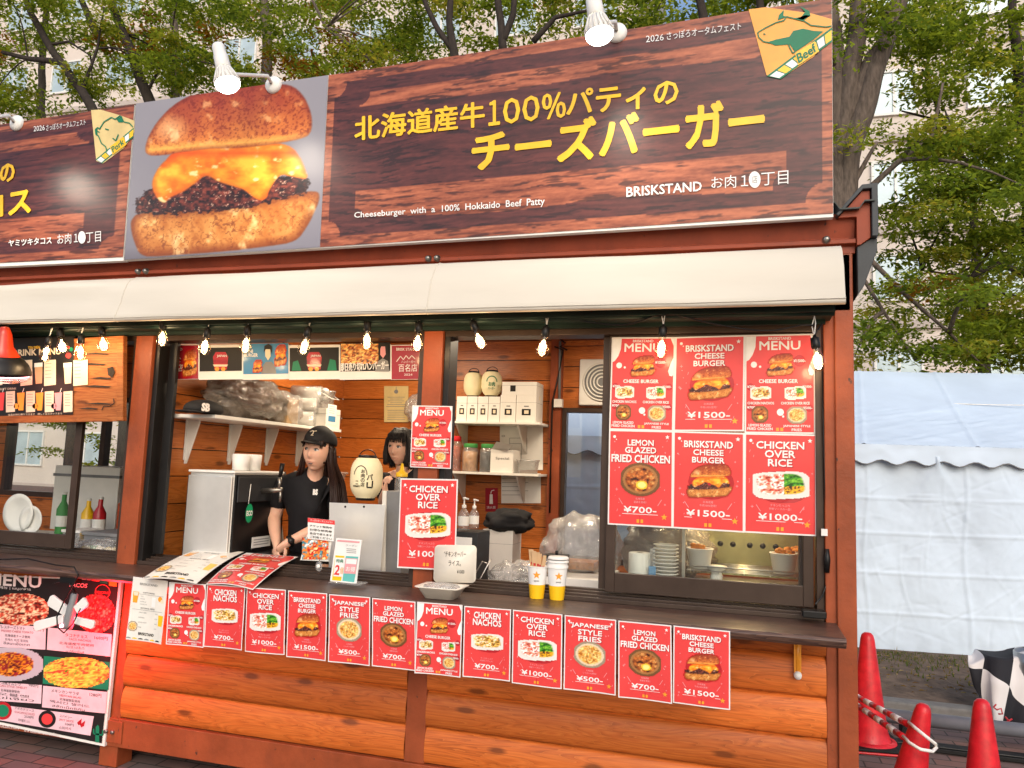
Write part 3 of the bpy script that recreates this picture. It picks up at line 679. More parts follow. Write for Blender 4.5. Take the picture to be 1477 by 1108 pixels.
for t_, xa, xb, dy in (('北海道産牛', 513, 699, 0), ('１', 706, 721, 1), ('０', 727, 750, 1), ('０', 755, 778, 1), ('％', 783, 816, 1), ('パティの', 818, 978, 0)):
    tp_, bt_ = (lambda x: 170 - .1228 * (x - 513)), (lambda x: 204 - .1137 * (x - 513))
    wordpart(SR, (t_, (xa, tp_(xa) + dy), (xb, tp_(xb) + dy), (xb, bt_(xb)), (xa, bt_(xa)), 'yellow_ink', L, .035))
wordpart(SR, ('チーズバーガー', (683, 193), (1100, 138), (1102, 204), (683, 246), 'yellow_ink', L, .05))
wordpart(SR, ('BRISKSTAND', (904, 271), (1012, 262.5), (1012, 276), (904, 285), 'white_ink', L, .035))
wordpart(SR, ('お肉１', (1026, 256), (1079, 251.5), (1079, 271), (1026, 273), 'white_ink', L, .008))
wordpart(SR, ('丁目', (1098, 250), (1137, 246.5), (1137, 266), (1098, 269), 'white_ink', L, .008))
def oval(u, v, rx, ry, m, l): s.poly([(u + rx * math.cos(k * .3142), v - ry * math.sin(k * .3142)) for k in range(20)], m, l)
s = px_sheet(YS); oval(1088.5, 260, 8.5, 12, 'white_ink', L); s.quadtext('店', (1084.5, 254.5), (1092.5, 254), (1092.5, 265), (1084.5, 265.5), 'grey_ink', L + .001, .01); s.b.build('logo', SR)
wordpart(SR, ('Cheeseburger  with  a  100%  Hokkaido  Beef  Patty', (512, 307), (786, 285.5), (786, 299), (512, 317.5), 'white_ink', L, .02))
wordpart(SR, ('2026', (932, 53), (957.5, 50), (957.5, 59.5), (932, 62.5), 'white_ink', L, .0))
wordpart(SR, ('さっぽろオータムフェスト', (962, 47), (1069, 32.5), (1069, 44), (962, 59), 'white_ink', L, .005))
def emblem(pts, stripe, bg, parent, word, wq, head, hm, dark=None):
    global s
    s = px_sheet(YS); s.poly(pts, bg, .006); s.poly(stripe, 'green_ink', .0068)
    n = 8; (a, b, c_, d_) = [np.array(q, float) for q in stripe]
    ins = lambda t, w: (a * (1 - t) + b * t) * (1 - w) + (d_ * (1 - t) + c_ * t) * w
    for k in range(n): s.poly([ins((k + .08) / n, .18), ins((k + .95) / n, .18), ins((k + .95) / n, .85), ins((k + .08) / n, .85)], 'yellow_ink' if k % 2 else 'white_ink', .0074)
    for pl_, m_ in head: s.poly(pl_, m_, .0085) if m_ != 'line' else s.line(pl_, 1.6, 'green_ink', .0095)
    s.poly([(q[0] + dx, q[1] + dy) for q, (dx, dy) in zip(wq, ((-2, -1), (1, -3), (3, 1), (-1, 3)))], 'yellow_ink', .0098)
    s.quadtext(word, *wq, 'green_ink', .0105, .05); s.b.build('emblem', parent)
Z = lambda *pts: [(900 + x * .3907, y * .3907) for x, y in pts]
emblem(Z((460, 38), (520, 30), (690, 52), (767, 74), (767, 130), (700, 212), (580, 292), (526, 280)), Z((526, 284), (767, 104), (767, 158), (578, 295)), 'orange_ink', SR, 'Beef', Z((636, 205), (700, 165), (712, 192), (645, 238)),
       [(Z((530, 160), (560, 150), (610, 140), (625, 118), (660, 110), (700, 118), (735, 120), (700, 150), (632, 196), (612, 168), (560, 172)), 'green_ink'),
        (Z((493, 125), (520, 108), (560, 88), (590, 80), (600, 66), (625, 72), (665, 82), (690, 98), (745, 104), (766, 100)), 'line'), (Z((493, 125), (498, 142), (515, 158), (540, 162)), 'line'),
        (Z((568, 78), (572, 60), (590, 40), (588, 62), (600, 66)), 'green_ink'), (Z((625, 72), (655, 66), (668, 48), (650, 28), (684, 45), (688, 62), (655, 80)), 'green_ink'), (Z((632, 74), (660, 82), (686, 62), (668, 60)), 'green_ink'), (Z((605, 165), (622, 200), (632, 196)), 'line'), (Z((515, 128), (522, 132)), 'line')], 'green_ink')
SL = thing('sign_board', 'left sign board with taco lettering and a pork emblem on dark wood print', 'sign', at(60, 385, y=YS))
c = MB(); sheet_prism(c, (-330, 232), (194.5, 151.5), (178, 376), (-330, 400), YS, .035, 'white_metal'); part(c, 'panel', SL)
c = MB(); board_grid(c, (-330, 230), (194.5, 151), (178, 371), (-330, 395), YS, 260, 130, lambda U, V, P: wood_print(U * .75 + .25, V, 3.1, 95, 5), .003); part(c, 'wood_print', SL)
wordpart(SL, ('の', (2, 239), (22, 236), (22, 261), (2, 264), 'yellow_ink', L, .05))
wordpart(SL, ('タコス', (-62, 290), (45, 270), (45, 307), (-62, 323), 'yellow_ink', L, .05))
wordpart(SL, ('ヤミツキタコス', (14, 347), (76, 342), (76, 352), (14, 356), 'white_ink', L, .03))
wordpart(SL, ('お肉１', (84, 338.5), (114, 336), (114, 351), (84, 353), 'white_ink', L, .008))
wordpart(SL, ('丁目', (125, 336), (147, 334), (147, 349), (125, 351), 'white_ink', L, .008))
s = px_sheet(YS); oval(119.5, 343, 5.5, 9, 'white_ink', L); s.b.build('logo', SL)
wordpart(SL, ('2026', (50, 183), (66, 181), (66, 188.5), (50, 190.5), 'white_ink', L, .0))
wordpart(SL, ('さっぽろオータムフェスト', (68, 180.5), (125, 172), (125, 181), (68, 189.5), 'white_ink', L, .005))
Z = lambda *pts: [(x * .361, y * .361) for x, y in pts]
emblem(Z((367, 442), (405, 440), (480, 462), (540, 484), (540, 530), (500, 592), (415, 655), (388, 645)), Z((385, 640), (538, 512), (536, 550), (412, 655)), 'yellow_paper', SL, 'Pork', Z((450, 592), (495, 557), (502, 578), (458, 613)),
       [(Z((386, 520), (388, 540), (398, 545), (410, 575), (428, 590), (432, 610)), 'line'), (Z((386, 520), (396, 512), (402, 520), (420, 490), (450, 472), (465, 480), (485, 465), (500, 490), (522, 495), (536, 510)), 'line'), (Z((470, 480), (492, 466), (496, 492), (478, 492)), 'green_ink'), (Z((396, 528), (402, 532)), 'line'), (Z((425, 518), (440, 522)), 'line'), (Z((455, 555), (468, 565), (478, 540)), 'line'), (Z((386, 520), (388, 540), (394, 541), (394, 516)), 'green_ink')], 'green_ink')

# ------------------------------------------------------------------ spot lamps over the signs
def lamp(base, head, tip, label):
    b = at(*base, y=YS - .004); h = at(*head, y=-.46); t = at(*tip, y=-.46); d = Vector((t - h).tolist()).normalized(); R_ = Vector((0, 0, 1)).rotation_difference(d).to_matrix()
    o = thing('spot_lamp', label, 'lamp', b, 'spot lamps over the sign boards')
    m = MB(); m.lathe([(0, -.022), (.03, -.02), (.045, -.012), (.047, 0)], b, 'white_metal', 20, 'Y'); m.lathe([(0, -.03), (.008, -.03), (.008, -.02)], b, 'bolt_metal', 8, 'Y'); m.build('base', o)
    m = MB(); k = h + np.array(d) * .06; m.tube([b + [0, -.02, 0], b + [0, -.06, .02], k + [.0, .08, .0], k], .0095, 'white_metal', 10); m.build('arm', o)
    m = MB(); m.lathe([(0, -.06), (.026, -.058), (.03, -.05), (.03, .0), (.033, .002), (.036, .07), (.034, .075)], h, 'white_metal', 24, M=R_); m.build('socket', o)
    m = MB(); m.lathe([(.03, .075), (.034, .08), (.044, .115), (.058, .15), (.058, .158)], h, 'white_plastic', 28, M=R_)
    for q in range(18):
        w = 6.283 * q / 18; v0 = R_ @ Vector((math.cos(w) * .037, math.sin(w) * .037, .082)) + Vector(h.tolist()); v1 = R_ @ Vector((math.cos(w) * .062, math.sin(w) * .062, .15)) + Vector(h.tolist()); m.tube([v0, v1], .0032, 'white_metal', 5)
    hd = m.build('heat_sink', o)
    m = MB(); m.lathe([(.058, .157), (.056, .17), (.045, .183), (.02, .19), (0, .191)], h, 'led_face', 24, M=R_); m.build('bulb_face', o)
    e = Vector(h.tolist()) + d * .24; l = light('SPOT', 'lamp_light', e, 10, (1, .88, .7), o, .09, spot_size=rad(168), spot_blend=1)
    l.rotation_euler = d.to_track_quat('-Z', 'Y').to_euler()
lamp((395, 123), (318, 80), (333, 140), 'white spot lamp over the burger photo on the long sign')
lamp((890, 48), (856, 0), (866, 58), 'white spot lamp above the yellow lettering at the middle of the long sign')
lamp((25, 178), (-60, 150), (-42, 205), 'white spot lamp over the left taco sign, cut by the left edge')

# ------------------------------------------------------------------ string of bulbs
ST = thing('string_lights', 'black cable string of glowing filament bulbs hung under the awning', 'string lights', (-.5, -.17, 2.24))
BP = [(12, 470), (84, 497, 1), (80, 478), (117, 490), (147, 478), (235, 470), (299, 480), (357, 477), (443, 478), (530, 470), (604, 472), (684, 470), (786, 478), (956, 476), (1177, 492)]
BP = [(70, 492), (87, 480), (117, 489), (147, 477), (235, 468), (299, 480), (357, 477), (444, 479), (530, 470), (604, 472), (684, 470), (787, 478), (956, 478), (1176, 494)]
hook = []
for i, b in enumerate(BP):
    p0 = at(b[0], b[1], y=-.19); tilt = [(.25, .1), (-.3, 0), (.05, .1), (-.25, 0), (0, .05), (.12, 0), (.12, .1), (.2, 0), (.02, .1), (.03, 0), (-.4, .1), (.15, 0), (.08, .1), (-.12, 0)][i]
    ax = Vector((-tilt[0], tilt[1], -1)).normalized(); R_ = Vector((0, 0, -1)).rotation_difference(ax).to_matrix(); c = p0 + [0, 0, .0]
    m = MB(); m.lathe([(0, .03), (.006, .03), (.008, .022), (.017, .018), (.0185, -.02), (.016, -.024)], c, 'black_plastic', 14, M=R_); sk = m.build('bulb', ST)
    m = MB(); m.lathe([(.013, -.022), (.016, -.035), (.025, -.06), (.030, -.078), (.0295, -.092), (.022, -.108), (.010, -.116), (0, -.118)], c, 'bulb_glass', 18, M=R_); m.build('glass', sk)
    m = MB(); 
    for q in range(4):
        w = q * 1.571 + .4; a0 = R_ @ Vector((.003 * math.cos(w), .003 * math.sin(w), -.04)); a1 = R_ @ Vector((.0095 * math.cos(w), .0095 * math.sin(w), -.092)); cc = Vector(c.tolist()); m.tube([cc + a0, cc + a1], .0014, 'filament', 5)
    m.build('filament', sk); light('POINT', 'bulb_light', Vector(c.tolist()) + R_ @ Vector((0, 0, -.07)), 1.4, (1, .7, .42), sk, .025)
    hook.append(c + np.array(R_ @ Vector((0, 0, .03))))
m = MB()
for a_, b_ in zip(hook, hook[1:]):
    n = 12; dz = .05 + .03 * random.random(); up = .03
    pts = []
    for k in range(n + 1):
        t = k / n; q = a_ * (1 - t) + b_ * t; pts.append(q + np.array([0, .03 * math.sin(t * 3.14), up * math.sin(t * 6.28) * .3 + (.04 * abs(math.cos(t * 3.1416)) ** 6 - .0) - .0 + (.045 if 0 < k < n else 0) * math.sin(t * 3.14) - dz * .6 * math.sin(t * 3.14) ** 2]))
    m.tube(pts, .0036, 'black_plastic', 6)
for h in hook: m.tube([h, h + [.006, .01, .05], h + [.002, .02, .085]], .0022, 'white_metal', 5); m.tube([h + [0, 0, -.01], h + [-.008, .012, .04], h + [.004, .02, .085]], .0022, 'white_metal', 5)
e = hook[-1]; pts = [e, e + [.03, .03, .05]] + [at(*q, y=.004 if q[1] < 870 else -.06) for q in ((1186, 520), (1187, 600), (1190, 700), (1192, 760), (1193, 800), (1194, 838), (1186, 860), (1176, 872))]
m.tube(pts, .0035, 'black_plastic', 6); q = at(1193, 808, y=-.004); m.tube([q + [0, 0, .045], q, q - [0, 0, .05]], [.008, .013, .009], 'black_plastic', 10)
m.build('cable', ST)
m = MB(); q = at(1174, 886, y=-.04); m.box(q + [-.045, -.03, -.012], q + [.045, .03, .016], 'black_plastic'); m.build('power_box', ST, bev=.004)
m = MB(); q = at(1189, 768, y=-.002); m.box(q + [-.012, -.004, -.014], q + [.012, .004, .014], 'white_plastic'); m.build('cable_tag', ST)

# ------------------------------------------------------------------ posters
def sheet_fn(TL, ux, uz, nrm, h, bend=None):
    TL, ux, uz, nrm = [np.array(q, float) for q in (TL, ux, uz, nrm)]
    return lambda u, v, l: tuple(TL + ux * u + uz * (v - h) + nrm * (l + (bend(u, v) if bend else 0)))
def bent(s, u0, v0, u1, v1, m, lift, n=10):
    U, V = np.meshgrid(np.linspace(u0, u1, 7), np.linspace(v0, v1, n)); P = np.array([s.fn(a, b, lift) for a, b in zip(U.ravel(), V.ravel())]).reshape(n, 7, 3); s.b.grid(P, m, True)
def sparkle(s, W, r_):
    for k in range(16):
        u, v = r_.choice([r_.uniform(.06, .2), r_.uniform(.8, .94)]), r_.uniform(.12, 1.3); d = r_.uniform(.008, .022)
        if k % 3 == 0: s.line([((u - d) * W, v * W), ((u + d) * W, v * W)], .006 * W, 'pink_ink', .0012); s.line([(u * W, (v - d) * W), (u * W, (v + d) * W)], .006 * W, 'pink_ink', .0014)
        elif k % 3 == 1: s.disc(u * W, v * W, d * .5 * W, 'pink_ink', .0012, 8)
        else: s.line([((u - d * .3) * W, (v - d) * W), ((u + d * .3) * W, (v + d) * W)], .006 * W, 'pink_ink', .0012)
TIT = {'nachos': [('CHICKEN', 1.19, .125, .56), ('NACHOS', 1.05, .125, .60)], 'rice': [('CHICKEN', 1.20, .10, .66), ('OVER', 1.075, .10, .42), ('RICE', .95, .10, .33)],
       'burger': [('BRISKSTAND', 1.185, .095, .68), ('CHEESE', 1.075, .08, .42), ('BURGER', .965, .08, .45)], 'fries': [('"JAPANESE"', 1.19, .10, .80), ('STYLE', 1.075, .095, .46), ('FRIES', .95, .095, .44)],
       'chicken': [('LEMON', 1.185, .085, .40), ('GLAZED', 1.075, .085, .48), ('FRIED CHICKEN', .935, .11, .90)]}
PRICE = {'nachos': '¥700-', 'rice': '¥1000-', 'burger': '¥1500-', 'fries': '¥500-', 'chicken': '¥700-'}
ART = {'nachos': (tray('nachos'), (.17, .53, .85, .93)), 'rice': (tray('rice'), (.12, .44, .90, .93)), 'burger': (burger_small, (.18, .44, .86, .97)), 'fries': (bowl('fries'), (.20, .46, .80, .95)), 'chicken': (bowl('chicken'), (.2, .44, .8, .93))}
JP = {'nachos': ('チーズたっぷり', '若鶏のナチョス！'), 'rice': ('チキンたっぷり', '特製ソースの一皿！'), 'burger': ('北海道産', '牛肉100%使用！'), 'fries': ('北海道産', 'じゃがいも使用！'), 'chicken': ('北海道産', '若鶏を使用！')}
def draw_poster(s, kind, W, res=40, seed=1):
    H = 1.414 * W; r_ = random.Random(seed); q = W
    bent(s, 0, 0, W, H, 'film_paper', 0)
    if kind == 'drinks':
        bent(s, .01 * W, .01 * W, .99 * W, H - .01 * W, 'flyer_print', .0006)
        s.text('BRISKSTAND', .47 * W, 1.25 * W, .05 * W, 'grey_ink', .0016, .5 * W); s.text('SOFT DRINK', .5 * W, 1.07 * W, .032 * W, 'grey_ink', .0016, .34 * W)
        s.line([(.08 * W, 1.045 * W), (.92 * W, 1.045 * W)], .006 * W, 'grey_ink', .0016); s.text('ALCOHOL MENU', .5 * W, .72 * W, .032 * W, 'grey_ink', .0016, .4 * W); s.line([(.08 * W, .695 * W), (.92 * W, .695 * W)], .006 * W, 'grey_ink', .0016)
        for k, t in enumerate(('COLA', 'ORANGE', 'GINGER ALE', 'OOLONG TEA')): s.text(t, .27 * W, (.99 - .06 * k) * W, .022 * W, 'grey_ink', .0016, align='L', bold=.005)
        for k, t in enumerate(('DRAFT BEER', 'HIGHBALL', 'LEMON SOUR', 'WINE')): s.text(t, .27 * W, (.62 - .11 * k) * W, .026 * W, 'grey_ink', .0016, align='L', bold=.005); s.text('¥700', .72 * W, (.62 - .11 * k) * W, .026 * W, 'grey_ink', .0016, align='L', bold=.005)
        s.rect(.6 * W, .78 * W, .7 * W, 1.0 * W, 'white_ink', .0014)
        s.poly([(.07 * W, .84 * W), (.19 * W, .84 * W), (.22 * W, 1.09 * W), (.05 * W, 1.09 * W)], 'orange_ink', .0016); s.poly([(.09 * W, 1.0 * W), (.19 * W, 1.0 * W), (.21 * W, 1.08 * W), (.06 * W, 1.08 * W)], 'cream_ink', .0022)
        s.disc(.83 * W, .98 * W, .06 * W, 'orange_ink', .0016); s.disc(.89 * W, .93 * W, .045 * W, 'cream_ink', .002); s.poly([(.83 * W, .38 * W), (.95 * W, .38 * W), (.97 * W, .62 * W), (.82 * W, .62 * W)], 'yellow_ink', .0016)
        s.paint(.02 * W, .2 * W, .26 * W, .42 * W, 18, 18, bowl('fries'), .002); s.text('BRISKSTAND', .52 * W, .13 * W, .06 * W, 'black_ink', .0016, .42 * W, .05)
        for k in range(6): s.poly([((.06 + .16 * k + .07 * math.cos(j * .785)) * W, (.035 + .03 * abs(math.sin(j * .785))) * W) for j in range(5)], ['grey_ink', 'yellow_ink', 'black_ink'][k % 3], .0018)
        return
    bent(s, .022 * W, .022 * W, .978 * W, H - .022 * W, 'red_print', .0006)
    if kind == 'menu':
        for sg in (0, 1):
            f = lambda x: (x if sg == 0 else 1 - x) * W
            y0 = 1.39 - .0; yb = (1.03, .84)[sg]; pts = [(f(.022), y0 * W), (f(.16), y0 * W), (f(.15), (yb + .2) * W), (f(.11), (yb + .09) * W), (f(.06), (yb + .02) * W), (f(.022), yb * W)]
            if sg: pts = [(f(.022), 1.1 * W), (f(.06), 1.02 * W), (f(.1), .90 * W), (f(.08), .83 * W), (f(.04), .82 * W), (f(.022), .84 * W)]; s.poly([(f(.022), 1.39 * W), (f(.07), 1.39 * W), (f(.022), 1.28 * W)], 'white_ink', .0014)
            s.poly(pts if sg == 0 else pts[::-1], 'white_ink', .0012)
        s.text('BRISKSTAND', .5 * W, 1.335 * W, .04 * W, 'white_ink', .0014, .32 * W, .03); s.text('MENU', .5 * W, 1.19 * W, .125 * W, 'white_ink', .0014, .58 * W, .035)
        s.disc(.13 * W, .98 * W, .045 * W, 'white_ink', .0014); s.disc(.22 * W, .95 * W, .018 * W, 'white_ink', .0014, 10); s.disc(.51 * W, .30 * W, .05 * W, 'white_ink', .0014); s.disc(.55 * W, .24 * W, .016 * W, 'white_ink', .0014, 10)
        s.disc(.78 * W, 1.03 * W, .085 * W, 'red_dark', .0012); s.text('¥1500-', .78 * W, 1.01 * W, .04 * W, 'white_ink', .0018, .17 * W, .04)
        s.paint(.3 * W, .80 * W, .72 * W, 1.14 * W, 30, 26, burger_small, .0024); s.text('CHEESE BURGER', .48 * W, .715 * W, .052 * W, 'white_ink', .0014, .55 * W, .05)
        for (fn, a, t1, t2, pr) in ((tray('nachos'), (.08, .46, .38, .68), 'CHICKEN NACHOS', None, '¥700-'), (tray('rice'), (.57, .46, .87, .68), 'CHICKEN OVER RICE', None, '¥1000-'), (bowl('chicken'), (.1, .15, .34, .385), 'LEMON GLAZED', 'FRIED CHICKEN', '¥700-'), (bowl('fries'), (.6, .14, .88, .38), 'JAPANESE STYLE', 'FRIES', '¥500-')):
            x = (a[0] + a[2]) / 2; s.disc((.08 if x < .5 else .92) * W, (a[3] - .02) * W, .055 * W, 'red_dark', .0012, 14); s.text(pr, (.1 if x < .5 else .89) * W, (a[3] - .035) * W, .035 * W, 'white_ink', .0018, .13 * W, .04)
            s.paint(a[0] * W, a[1] * W, a[2] * W, a[3] * W, 22, 18, fn, .0026)
            s.text(t1, x * W, (a[1] - (.05 if not t2 else .055)) * W, .036 * W, 'white_ink', .0016, min(.4, len(t1) * .027) * W, .05)
            if t2: s.text(t2, x * W, (a[1] - .105) * W, .036 * W, 'white_ink', .0016, min(.36, len(t2) * .028) * W, .05)
        for k in range(2): s.rect((.45 + .06 * k) * W, .035 * W, (.49 + .06 * k) * W, .08 * W, 'orange_ink', .0014)
        return
    sparkle(s, W, r_)
    s.disc(.09 * W, 1.31 * W, .022 * W, 'white_ink', .0014, 12); s.disc(.12 * W, 1.27 * W, .009 * W, 'white_ink', .0014, 8); s.star(.91 * W, 1.32 * W, .035 * W, 'white_ink', .0014); s.star(.87 * W, .15 * W, .05 * W, 'orange_ink', .0014)
    for t, y, h, w in TIT[kind]:
        s.text(t, .512 * W, (y - .010) * W, h * W, 'red_dark', .0012, w * W, .055); s.text(t, .5 * W, y * W, h * W, 'white_ink', .0018, w * W, .05)
    fn, (a, b, c_, d) = ART[kind]
    sh = [((a + c_) / 2 + (c_ - a) * .5 * math.cos(k * .3142) * (abs(math.cos(k * .3142)) ** -.3 if kind in ('rice', 'nachos') and abs(math.cos(k * .3142)) > .1 else 1) * .94 + .02, (b + d) / 2 + (d - b) * .46 * math.sin(k * .3142) - .02) for k in range(20)]
    s.poly([(x * W, y * W) for x, y in sh], 'red_dark', .0022)
    s.paint(a * W, b * W, c_ * W, d * W, res, res, fn, .0032)
    for k, t in enumerate(JP[kind]): s.text(t, .5 * W, (.385 - .05 * k) * W, .034 * W, 'pink_ink', .0016, bold=.01, maxw=.5 * W)
    for sg in (-1, 1): s.line([((.5 + sg * .33) * W, .40 * W), ((.5 + sg * .27) * W, .31 * W)], .008 * W, 'pink_ink', .0016)
    p_ = PRICE[kind]; w = .1 * len(p_) * W; s.text(p_, .5 * W, .195 * W, .09 * W, 'white_ink', .0016, w, .04); s.line([((.5 * W) - w * .55, .175 * W), (.5 * W + w * .55, .175 * W)], .007 * W, 'white_ink', .0016)
    for k in range(2): s.rect((.45 + .06 * k) * W, .05 * W, (.49 + .06 * k) * W, .10 * W, 'orange_ink', .0014); 
    s.line([(.5 * W, .04 * W), (.5 * W, .15 * W)], .006 * W, 'red_dark', .0016)
def poster(kind, corners, y, label, cat='poster', group=None, res=40, tilt=0., curl=0., seed=1, name='menu_poster', W0=None):
    TL, TR, BL = [at(*c_, y=y) for c_ in corners]; ux = TR - TL; W_ = float(np.linalg.norm(ux)); ux /= W_; uz = TL - BL; Hh = float(np.linalg.norm(uz)); uz /= Hh
    uz = uz * (Hh / (1.414 * W_)); n_ = np.cross(ux, uz / np.linalg.norm(uz)); n_ = n_ if n_[1] < 0 else -n_
    s = Sheet(sheet_fn(TL + n_ * .003, ux, uz, n_, 1.414 * W_, lambda u, v: tilt * (1.414 * W_ - v) + curl * ((u / W_ - .5) ** 2 * 4) * (1 - v / (1.414 * W_)) ** 1.5 + .004 * noise.noise(Vector((u * 9, v * 7, seed))) * (1 - v / (1.414 * W_))))
    draw_poster(s, kind, W_, res, seed)
    return tag(s.b.build(name, origin=(TL + ux * W_ / 2)), label, cat, group)
YC = -.306
top = [(192.9, 831.8), (244.6, 839.5), (299.5, 842.5), (356.5, 847), (416.2, 851.6), (475.3, 856.8), (537.2, 862.3), (602.1, 867.9), (670, 873.8), (740.2, 879.3), (814.7, 886.8), (892, 894.9), (971.6, 902)]
bot = [(186.8, 920.8), (243, 928.4), (296.5, 931.7), (352.8, 940), (414.7, 947), (475.6, 953.7), (537.2, 960.4), (600.2, 969.6), (668.4, 975.2), (738.6, 984.9), (813.4, 993.4), (892.7, 1004.4), (970.7, 1013.5)]
topr = [(243, 838), (298, 843), (354.5, 846.5), (413, 850.6), (472.5, 855.8), (534.5, 861.2), (599.6, 867.8), (667.5, 872.6), (737.5, 879), (811.5, 886), (889, 894), (968.4, 902), (1053.2, 910.2)]
kinds = ['drinks', 'menu', 'nachos', 'rice', 'burger', 'fries', 'chicken', 'menu', 'nachos', 'rice', 'fries', 'chicken', 'burger']
lab = ['cream drinks list hanging from the counter edge, leftmost of the strip', 'small red MENU poster hanging on the counter edge next to the cream drinks list', 'red chicken nachos poster on the counter edge, the one left of the middle post', 'red chicken over rice poster on the counter edge, the left one of two',
       'red cheese burger poster in the left half of the counter strip', 'red japanese style fries poster in the left half of the counter strip', 'red lemon glazed chicken poster just left of the middle MENU poster on the counter edge', 'small red MENU poster in the middle of the counter strip, over the middle post',
       'red chicken nachos poster on the counter edge, the one right of the middle post', 'red chicken over rice poster under the two paper cups on the counter', 'red japanese style fries poster in the right half of the counter strip', 'red lemon glazed chicken poster second from the right end of the counter strip', 'red cheese burger poster at the right end of the counter strip']
for i, k in enumerate(kinds):
    poster(k, (top[i], topr[i], bot[i]), YC, lab[i], group='posters along the counter edge', res=36, curl=[.012, .006, .008, -.006, .004, .006, .003, .010, .006, -.004, .006, .008, -.004][i], tilt=[.03, .03, .02, 0, .01, .02, .0, .02, .01, .02, 0, .02, .01][i], seed=i)
win = [[(882.8, 486.9), (974.2, 486.5), (1074.7, 483.6), (1175.6, 481.5)], [(878.7, 619.8), (971.3, 621.9), (1073.9, 624.8), (1177.7, 626.9)], [(876.6, 756.5), (969.6, 761.8), (1073, 768), (1178.5, 774.3)]]
wl = [[('menu', 'large red MENU poster at the upper left of the window glass'), ('burger', 'large glossy cheese burger poster at the top middle of the window glass'), ('menu', 'large red MENU poster at the upper right of the window glass')],
      [('chicken', 'large lemon glazed fried chicken poster at the lower left of the window glass'), ('burger', 'large cheese burger poster at the bottom middle of the window glass'), ('rice', 'large chicken over rice poster at the lower right of the window glass')]]
for j in range(2):
    for i in range(3):
        poster(wl[j][i][0], (win[j][i], win[j][i + 1], win[j + 1][i]), .04, wl[j][i][1], group='posters on the window glass', res=56, seed=20 + 3 * j + i)
poster('menu', ((595, 585), (653, 586), (592, 674)), -.015, 'red MENU poster taped to the middle post above the chicken poster', res=40, seed=40)
pp = poster('rice', ((578, 690), (661, 691.5), (573, 819)), -.022, 'red chicken over rice poster standing on the counter at the middle post', res=56, seed=41, tilt=.0)
# two sheets lying curled on the counter
def lying(kind, TL, TR, BR, BL, label, seed, lift):
    q = [at(*p, z=z_) for p, z_ in ((TL, 1.075), (TR, 1.075), (BR, 1.03), (BL, 1.03))]; W_ = .3; H = 1.414 * W_
    def fn(u, v, l):
        a, b = u / W_, v / H; p = (1 - b) * ((1 - a) * q[3] + a * q[2]) + b * ((1 - a) * q[0] + a * q[1])
        return tuple(p + np.array([0, 0, l + lift + .012 * math.sin(a * 3.1) * (1 - b) + .012 * math.sin(b * 2.6) - (.02 * (1 - b) ** 3)]))
    s = Sheet(fn); draw_poster(s, kind, W_, 36, seed); tag(s.b.build('menu_sheet', origin=(q[2] + q[3]) / 2), label, 'menu sheet', 'menu sheets lying on the counter')
lying('menu', (355, 800), (430, 806), (365, 846), (297, 838), 'red MENU sheet lying curled on the counter in front of the woman', 51, .004)
lying('drinks', (290, 795), (352, 801), (283, 840), (204, 833), 'cream drinks list lying curled on the counter beside the red MENU sheet', 50, .012)

# ------------------------------------------------------------------ small prints
def px_thing(name, label, cat, y, drawfn, group=None, depth=.002, corners=None, base='paper'):
    s = px_sheet(y)
    if corners:
        q = [at(*p, y=y) for p in corners]; s.b.prism([(p[0], p[2]) for p in q][::-1], base, 'y', y, y + depth)
    drawfn(s); return tag(s.b.build(name, origin=at(*corners[3], y=y)), label, cat, group)
def R4(x0, y0, x1, y1, sl=0.): return [(x0, y0), (x1, y0 + sl), (x1, y1 + sl), (x0, y1)]
def award(x0, x1, bun):
    def f(s):
        s.poly(R4(x0, 499, x1, 547.5, -1), 'maroon_print', .001); m = x0 + (x1 - x0) * .42 if bun else (x0 + x1) / 2
        s.quadtext('BRISK STAND', (m - 17, 502), (m + 12, 502), (m + 12, 506), (m - 17, 506), 'white_ink', .002, .02)
        s.line([(m - 17, 522), (m - 11, 514), (m - 7, 519), (m - 3, 513), (m + 1, 518), (m + 5, 513), (m + 10, 518)], 1., 'white_ink', .002)
        s.quadtext('ハンバーガー', (m - 10, 520), (m + 10, 520), (m + 10, 524), (m - 10, 524), 'white_ink', .002, 0); s.quadtext('百名店', (m - 14, 525.5), (m + 13, 525), (m + 13, 536), (m - 14, 536.5), 'white_ink', .002, .01); s.quadtext('2024', (m - 6, 539), (m + 6, 539), (m + 6, 542), (m - 6, 542), 'white_ink', .002, .0)
        if bun: s.b.names; bp = [at(*p, y=.15) for p in ((x0 + 37, 543), (x1 - 2, 505))]; s.paint(x0 + 37, 545, x1, 503, 26, 30, burger_small, .003)
    return f
